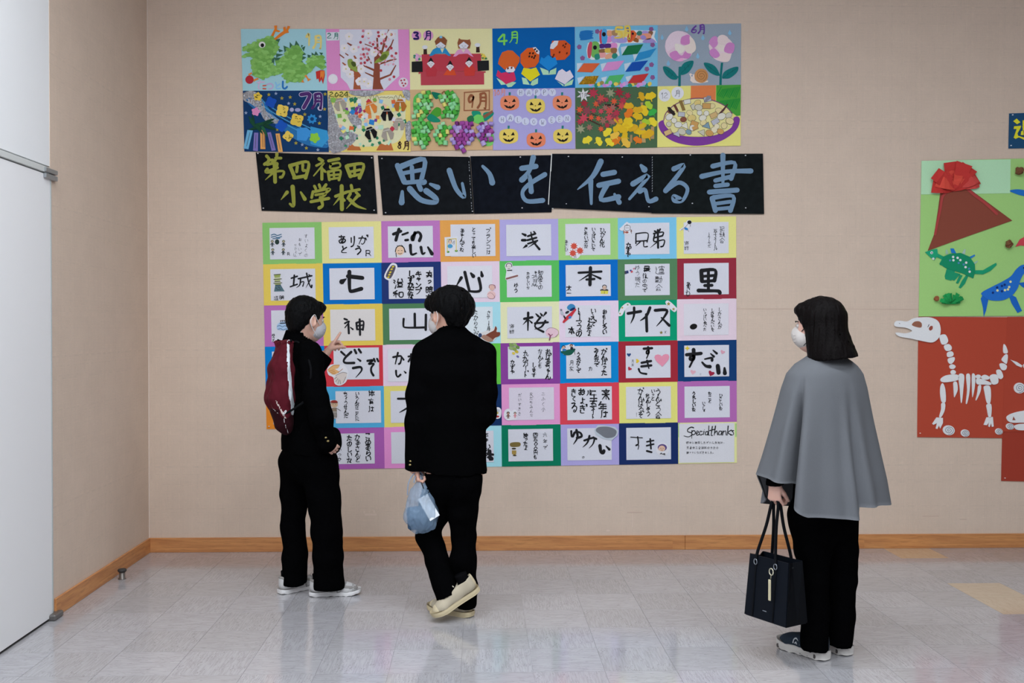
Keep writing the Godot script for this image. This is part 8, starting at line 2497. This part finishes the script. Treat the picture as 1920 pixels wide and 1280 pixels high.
# ---------------------------------------------------------------- the woman in the grey cape
func build_woman():
	var g := on_floor(1542, 1230)
	zc = g.z
	rootp = Vector3(g.x, 0, g.z)
	var t := thing("person", "person in grey wool cape and black trousers holding a navy tote bag", "person", rootp)
	var F := Vector3(-0.6, 0, -0.8)
	var R := Vector3(0.8, 0, -0.6)
	var torso := [[J(1545, 672), v2(0.07, 0.06)], [J(1545, 700), v2(0.15, 0.09)], [J(1543, 760), v2(0.15, 0.11)], [J(1541, 860), v2(0.13, 0.1)], [J(1541, 955), v2(0.15, 0.115)]]
	var arm_l := [[J(1514, 708, 0.03), v2(0.04)], [J(1490, 800, 0.06), v2(0.038)], [J(1466, 855, 0.09), v2(0.036)], [J(1453, 905, 0.1), v2(0.03)]]
	var arm_r := [[J(1592, 706, -0.08), v2(0.042)], [J(1612, 800, -0.1), v2(0.04)], [J(1610, 850, -0.14), v2(0.038)], [J(1590, 895, -0.2), v2(0.03)]]
	var leg_l := [[J(1517, 965, 0.03), v2(0.088, 0.095)], [J(1524, 1030, 0.03), v2(0.072, 0.08)], [J(1525, 1085, 0.03), v2(0.058, 0.066)], [J(1527, 1150, 0.035), v2(0.054, 0.062)], [J(1527, 1212, 0.04), v2(0.052, 0.062)]]
	var leg_r := [[J(1569, 965, -0.03), v2(0.088, 0.095)], [J(1575, 1030, -0.03), v2(0.07, 0.08)], [J(1577, 1085, -0.03), v2(0.06, 0.066)], [J(1575, 1150, -0.03), v2(0.058, 0.064)], [J(1573, 1205, -0.02), v2(0.053, 0.06)]]
	var hc := J(1531, 612)
	var hb := facing(Vector3(-0.8, 0, -0.6), 0.04)
	var nk := J(1545, 676)
	var body := garment([thin(torso, 0.012), arm_r, arm_l, thin(leg_r, 0.016, 1), thin(leg_l, 0.016, 1)], R, 0.016, 0.03)
	body.seg(nk, J(1540, 645), v2(0.046), v2(0.046), R, 0.02)
	var hf := head_field(hc, hb, nk, 0.95)
	var hl := hand_field(J(1452, 904, 0.1), Vector3(0.02, -1.0, 0.02), Vector3(0.75, 0.0, -0.6), 1.0, [0.75, 0.85, 0.95, 1.0, 1.05], 0.92)
	var hr := hand_field(J(1600, 902, -0.2), Vector3(-0.3, -0.9, -0.2), Vector3(-0.8, 0.2, 0.3), 1.0, [0.4, 0.4, 0.45, 0.5, 0.5], 0.92)
	var bm := obj("body", fields_mesh([body, hf, hl, hr]), skin_mat("cba090"), t)
	face_details(t, bm, hc, hb, 0.95)
	# bobbed hair falling to the shoulders
	var f := Field.new(hc - Vector3(0.2, 0.2, 0.2), hc + Vector3(0.2, 0.16, 0.2), 0.0052)
	f.ell(hc + hb * Vector3(0, 0.042, -0.022), Vector3(0.087, 0.088, 0.103), hb, 0.01)
	var hn := [[hc + hb * Vector3(0, 0.02, -0.035), v2(0.092, 0.09)], [hc + hb * Vector3(0, -0.05, -0.042), v2(0.098, 0.085)], [hc + hb * Vector3(0.0, -0.12, -0.058), v2(0.106, 0.092)], [hc + hb * Vector3(0.0, -0.152, -0.072), v2(0.108, 0.096)]]
	chain(f, hn, hb.x, 0.03)
	f.ell(hc + hb * Vector3(0, 0.075, 0.05), Vector3(0.066, 0.03, 0.042), hb, 0.02)
	f.keep(Vector3(-0.1, 1, 0), J(1545, 672))
	f.ell(hc + hb * Vector3(0, -0.055, 0.1), Vector3(0.085, 0.115, 0.092), hb, 0.008, 1)
	f.seg(hc + hb * Vector3(0, -0.02, 0.0), hc + hb * Vector3(0, -0.2, -0.005), v2(0.06, 0.06), v2(0.06, 0.055), hb.x, 0.01, 1)
	f.ripple(make_noise(34, 30.0, 2), 0.0045, Vector3(1.6, 0.1, 1.6))
	obj("hair", fields_mesh([f]), hair_mat("0d0a0a"), t)
	mask_on(t, hc, hb, 0.95, "d4cdc8", "2a2628")
	# black sleeves under the cape
	var sl := garment([torso, thin(arm_l, -0.008), thin(arm_r, -0.008)], R, 0.008, 0.02)
	sl.seg(J(1455, 927, 0.1), J(1450, 970, 0.1), v2(0.05), v2(0.05), R, 0.004, 1)
	sl.seg(J(1590, 896, -0.2), J(1575, 950, -0.22), v2(0.05), v2(0.05), R, 0.004, 1)
	obj("black_top", fields_mesh([sl]), cloth_mat("070708", 0.9), t)
	obj("cape", cape_mesh(), cloth_mat("6d6f73", 0.95, 0.15, 11.0, 0.25), t)
	var tr := garment([leg_r, leg_l], R, 0.009, 0.02)
	tr.seg(J(1541, 925), J(1542, 975), v2(0.135, 0.11), v2(0.15, 0.115), R, 0.03)
	tr.keep(Vector3.UP, Vector3(0, 0.042, 0))
	tr.ripple(make_noise(65, 4.0, 2), 0.006, Vector3(1.0, 1.4, 1.0))
	obj("trousers", fields_mesh([tr]), cloth_mat("060607", 0.9), t)
	var s1 := shoe_at(Vector2(1550, 1238), Vector2(1473, 1213))
	make_shoe(t, s1[0], 0.252, "cloud")
	var s2 := shoe_at(Vector2(1592, 1229), Vector2(1530, 1206))
	make_shoe(t, s2[0], 0.252, "cloud")
	build_tote()

func cape_mesh() -> ArrayMesh:
	# hem and folds as functions of the angle around the body; angle 0 is +x, PI/2 toward the viewer
	var n := 200
	var m := 36
	var P := func(i: int, j: int, inner: float) -> Vector3:
		var a := TAU * i / n
		var s := float(j) / m
		var cx := cos(a)
		var sz := sin(a)
		# height of the hem, in photo rows, by angle round the body (degrees); stepped where the panels part
		var hems := [[0.0, 946.0], [45.0, 946.0], [75.0, 949.0], [103.0, 954.0], [106.0, 976.0], [120.0, 975.0], [135.0, 972.0], [150.0, 968.0], [163.0, 950.0], [167.0, 918.0], [171.0, 909.0], [190.0, 897.0], [207.0, 890.0], [218.0, 887.0], [222.0, 900.0], [227.0, 932.0], [236.0, 941.0], [270.0, 944.0], [360.0, 946.0]]
		var deg := 360.0 * i / n
		var hem := 946.0
		for q in hems.size() - 1:
			if deg >= hems[q][0]: hem = lerpf(hems[q][1], hems[q + 1][1], clampf((deg - hems[q][0]) / (hems[q + 1][0] - hems[q][0]), 0.0, 1.0))
		var near := -0.6 * 0.32 * cx + 0.8 * 0.26 * sz
		hem = 608.0 + (hem - 608.0) * (4.22 - near) / 4.22
		# half width of the silhouette by height: neck, sloping shoulder, then a long flare
		var y := lerpf(662.0, hem, s)
		var tab := [[0.0, 0.075], [0.03, 0.105], [0.07, 0.15], [0.13, 0.185], [0.23, 0.205], [0.46, 0.232], [0.67, 0.26], [0.83, 0.284], [1.0, 0.302], [1.2, 0.318]]
		var hgt := (y - 662.0) / 285.0
		var wd := 0.075
		for q in tab.size() - 1:
			if hgt >= tab[q][0]: wd = lerpf(tab[q][1], tab[q + 1][1], clampf((hgt - tab[q][0]) / (tab[q + 1][0] - tab[q][0]), 0.0, 1.0))
		var rx := wd * 1.08
		var rz := wd * lerpf(0.72, 0.86, s)
		# drape folds deepen toward the hem; two overlapping panel edges
		var fold := 0.045 * cos(a * 7.0 + 0.6) + 0.026 * cos(a * 12.0 - 1.1) + 0.02 * cos(a * 4.0 + 2.0)
		var e1 := wrapf(a - 2.93, -PI, PI)
		var e2 := wrapf(a - 1.84, -PI, PI)
		fold += 0.13 * exp(-pow((e1 - 0.16) / 0.14, 2.0)) - 0.3 * exp(-pow(e1 / 0.07, 2.0)) + 0.07 * exp(-pow((e1 + 0.2) / 0.12, 2.0))
		fold += 0.09 * exp(-pow((e2 - 0.1) / 0.09, 2.0)) - 0.13 * exp(-pow((e2 + 0.06) / 0.09, 2.0))
		var k := 1.0 + fold * smoothstep(0.1, 0.7, s)
		k += 0.075 * s * exp(-pow((deg - 205.0) / 22.0, 2.0))
		if deg > 219.0: k -= 0.13 * s * smoothstep(219.0, 229.0, deg) * (1.0 - smoothstep(280.0, 330.0, deg))
		var c := J(1548 - 8.0 * s, y)
		var Rv := Vector3(0.8, 0, -0.6)
		var Bv := Vector3(0.6, 0, 0.8)
		return c + Rv * cx * (rx * k - inner) + Bv * sz * (rz * k - inner)
	var V := PackedVector3Array()
	var I := PackedInt32Array()
	for layer in 2:
		for j in m + 1:
			for i in n: V.append(P.call(i, j, 0.004 * layer))
	var idx := func(layer: int, i: int, j: int) -> int: return layer * (m + 1) * n + j * n + (i % n)
	for j in m:
		for i in n:
			var a: int = idx.call(0, i, j)
			var b: int = idx.call(0, i + 1, j)
			var c: int = idx.call(0, i + 1, j + 1)
			var d: int = idx.call(0, i, j + 1)
			I.append_array(PackedInt32Array([a, c, b, a, d, c]))
			var o := (m + 1) * n
			I.append_array(PackedInt32Array([a + o, b + o, c + o, a + o, c + o, d + o]))
	for j in [0, m]:
		for i in n:
			var a: int = idx.call(0, i, j)
			var b: int = idx.call(0, i + 1, j)
			var o := (m + 1) * n
			I.append_array(PackedInt32Array([a, b, b + o, a, b + o, a + o]))
	var st := SurfaceTool.new()
	st.begin(Mesh.PRIMITIVE_TRIANGLES)
	st.set_smooth_group(0)
	for i in I: st.add_vertex(V[i])
	st.generate_normals()
	return st.commit()

func build_tote():
	# four bottom corners from the photograph's edges: the front face runs toward the viewer
	var fl := at_z(1397, 1148, zc + 0.0)
	var fr := at_z(1474, 1178, zc + 0.2)
	fl.y = (fl.y + fr.y) / 2.0
	fr.y = fl.y
	var ax := (fr - fl)
	var W := ax.length()
	ax = ax.normalized()
	var dp := Vector3(ax.z, 0, -ax.x)          # away from the front face
	var D := 0.125
	var H := 0.262
	var t := thing("tote_bag", "structured navy leather tote bag with gold charm held low beside the legs", "bag", (fl + fr) / 2.0 + dp * D / 2.0)
	t.basis = Basis(ax, Vector3.UP, -dp)
	var leather := plain("0f131a", 0.45, 0.2)
	var side := plain("0a0c10", 0.5, 0.2)
	var hw := W / 2.0
	var hd := D / 2.0
	# panels: the body narrows toward the top
	var tp := hw * 0.93
	var td := hd * 0.62
	var slabq := func(called: String, a: Vector3, b: Vector3, c: Vector3, d: Vector3, mat: Material):
		var nrm := (b - a).cross(d - a).normalized() * 0.004
		var st := new_st()
		quad(st, a + nrm, d + nrm, c + nrm, b + nrm); quad(st, a, b, c, d)
		quad(st, a, a + nrm, b + nrm, b); quad(st, b, b + nrm, c + nrm, c); quad(st, c, c + nrm, d + nrm, d); quad(st, d, d + nrm, a + nrm, a)
		return obj(called, done(st), mat, t)
	slabq.call("front_panel", Vector3(-hw, 0, hd), Vector3(hw, 0, hd), Vector3(tp, H, td), Vector3(-tp, H, td), leather)
	slabq.call("rear_panel", Vector3(hw, 0, -hd), Vector3(-hw, 0, -hd), Vector3(-tp, H, -td), Vector3(tp, H, -td), leather)
	for e in [-1, 1]:
		# folded gusset with a crease in the middle
		slabq.call("gusset", Vector3(hw * e, 0, hd * e), Vector3(hw * e, 0, 0), Vector3((tp - 0.02) * e, H * 0.97, 0), Vector3(tp * e, H, td * e), side)
		slabq.call("gusset", Vector3(hw * e, 0, 0), Vector3(hw * e, 0, -hd * e), Vector3(tp * e, H, -td * e), Vector3((tp - 0.02) * e, H * 0.97, 0), side)
	obj("base", box_mesh(Vector3(-hw, -0.004, -hd), Vector3(hw, 0.006, hd), 0.003), leather, t)
	obj("lining", box_mesh(Vector3(-tp + 0.012, H - 0.03, -td + 0.006), Vector3(tp - 0.012, H - 0.024, td - 0.006)), plain("0e1014", 0.9), t)
	var inv := t.transform.affine_inverse()
	var grip := inv * (at_z(1455, 938, zc + 0.1))
	for q in [[1, 0.0], [-1, 0.0]]:
		var e: int = q[0]
		var z := (td + 0.006) * e
		var xs := [-tp * 0.62, tp * 0.42]
		var zl := lerpf(hd, td, 0.86) * e
		var pl: Array = [Vector3(xs[0], H * 0.9, zl + 0.006 * e), Vector3(xs[0] + 0.006, H + 0.02, z), Vector3(lerpf(xs[0], grip.x, 0.5), lerpf(H, grip.y, 0.55), lerpf(z, grip.z, 0.5)), grip + Vector3(-0.018, -0.012, 0.006 * e), grip + Vector3(0.0, 0.004, 0.006 * e), grip + Vector3(0.018, -0.012, 0.006 * e), Vector3(lerpf(xs[1], grip.x, 0.5), lerpf(H, grip.y, 0.55), lerpf(z, grip.z, 0.5)), Vector3(xs[1] - 0.006, H + 0.02, z), Vector3(xs[1], H * 0.9, zl + 0.006 * e)]
		var h := obj("handle", tube_mesh(pl, 0.0068, 8, 5), plain("0c0e12", 0.5, 0.2), t)
		for x in xs:
			var a := Vector3(x, H * 0.93, lerpf(hd, td, 0.93) * e + 0.005 * e)
			var b := Vector3(x * 1.02, 0.004, hd * e + 0.005 * e)
			obj("strap_seam", tube_mesh([a, (a + b) / 2, b], 0.0045, 6, 2), plain("0a0c10", 0.5, 0.2), t)
			obj("handle_ring", tube_mesh(ring(Vector3(x, H * 0.9, lerpf(hd, td, 0.9) * e + 0.011 * e), Vector3.RIGHT, Vector3.UP, 0.009, 0.012, 12), 0.0022, 6, 1), plain("8a8f96", 0.3, 0.5, 0.7), h)
	# charm on the front handle
	var cx := tp * 0.4
	var cz := hd * 0.86 + 0.02
	var ch := obj("charm_clasp", tube_mesh(ring(Vector3(cx, H * 0.83, cz), Vector3.RIGHT, Vector3.UP, 0.011, 0.014, 14), 0.0026, 7, 1), plain("c9c4ac", 0.3, 0.5, 0.6), t)
	obj("charm_link", tube_mesh([Vector3(cx, H * 0.78, cz), Vector3(cx - 0.001, H * 0.71, cz + 0.003)], 0.0024, 6, 2), plain("8a8674", 0.35, 0.5, 0.7), ch)
	obj("charm_tag", box_mesh(Vector3(cx - 0.008, H * 0.37, cz + 0.006), Vector3(cx + 0.006, H * 0.71, cz + 0.011), 0.002), plain("bdb494", 0.4), ch)
	var lg: Array = []
	for k in 5: obj("maker_print", box_mesh(Vector3(-tp * 0.12 + k * 0.0045, H * 0.145, hd + 0.0012), Vector3(-tp * 0.12 + k * 0.0045 + 0.0032, H * 0.157, hd + 0.0022)), plain("7d838c", 0.5), t)
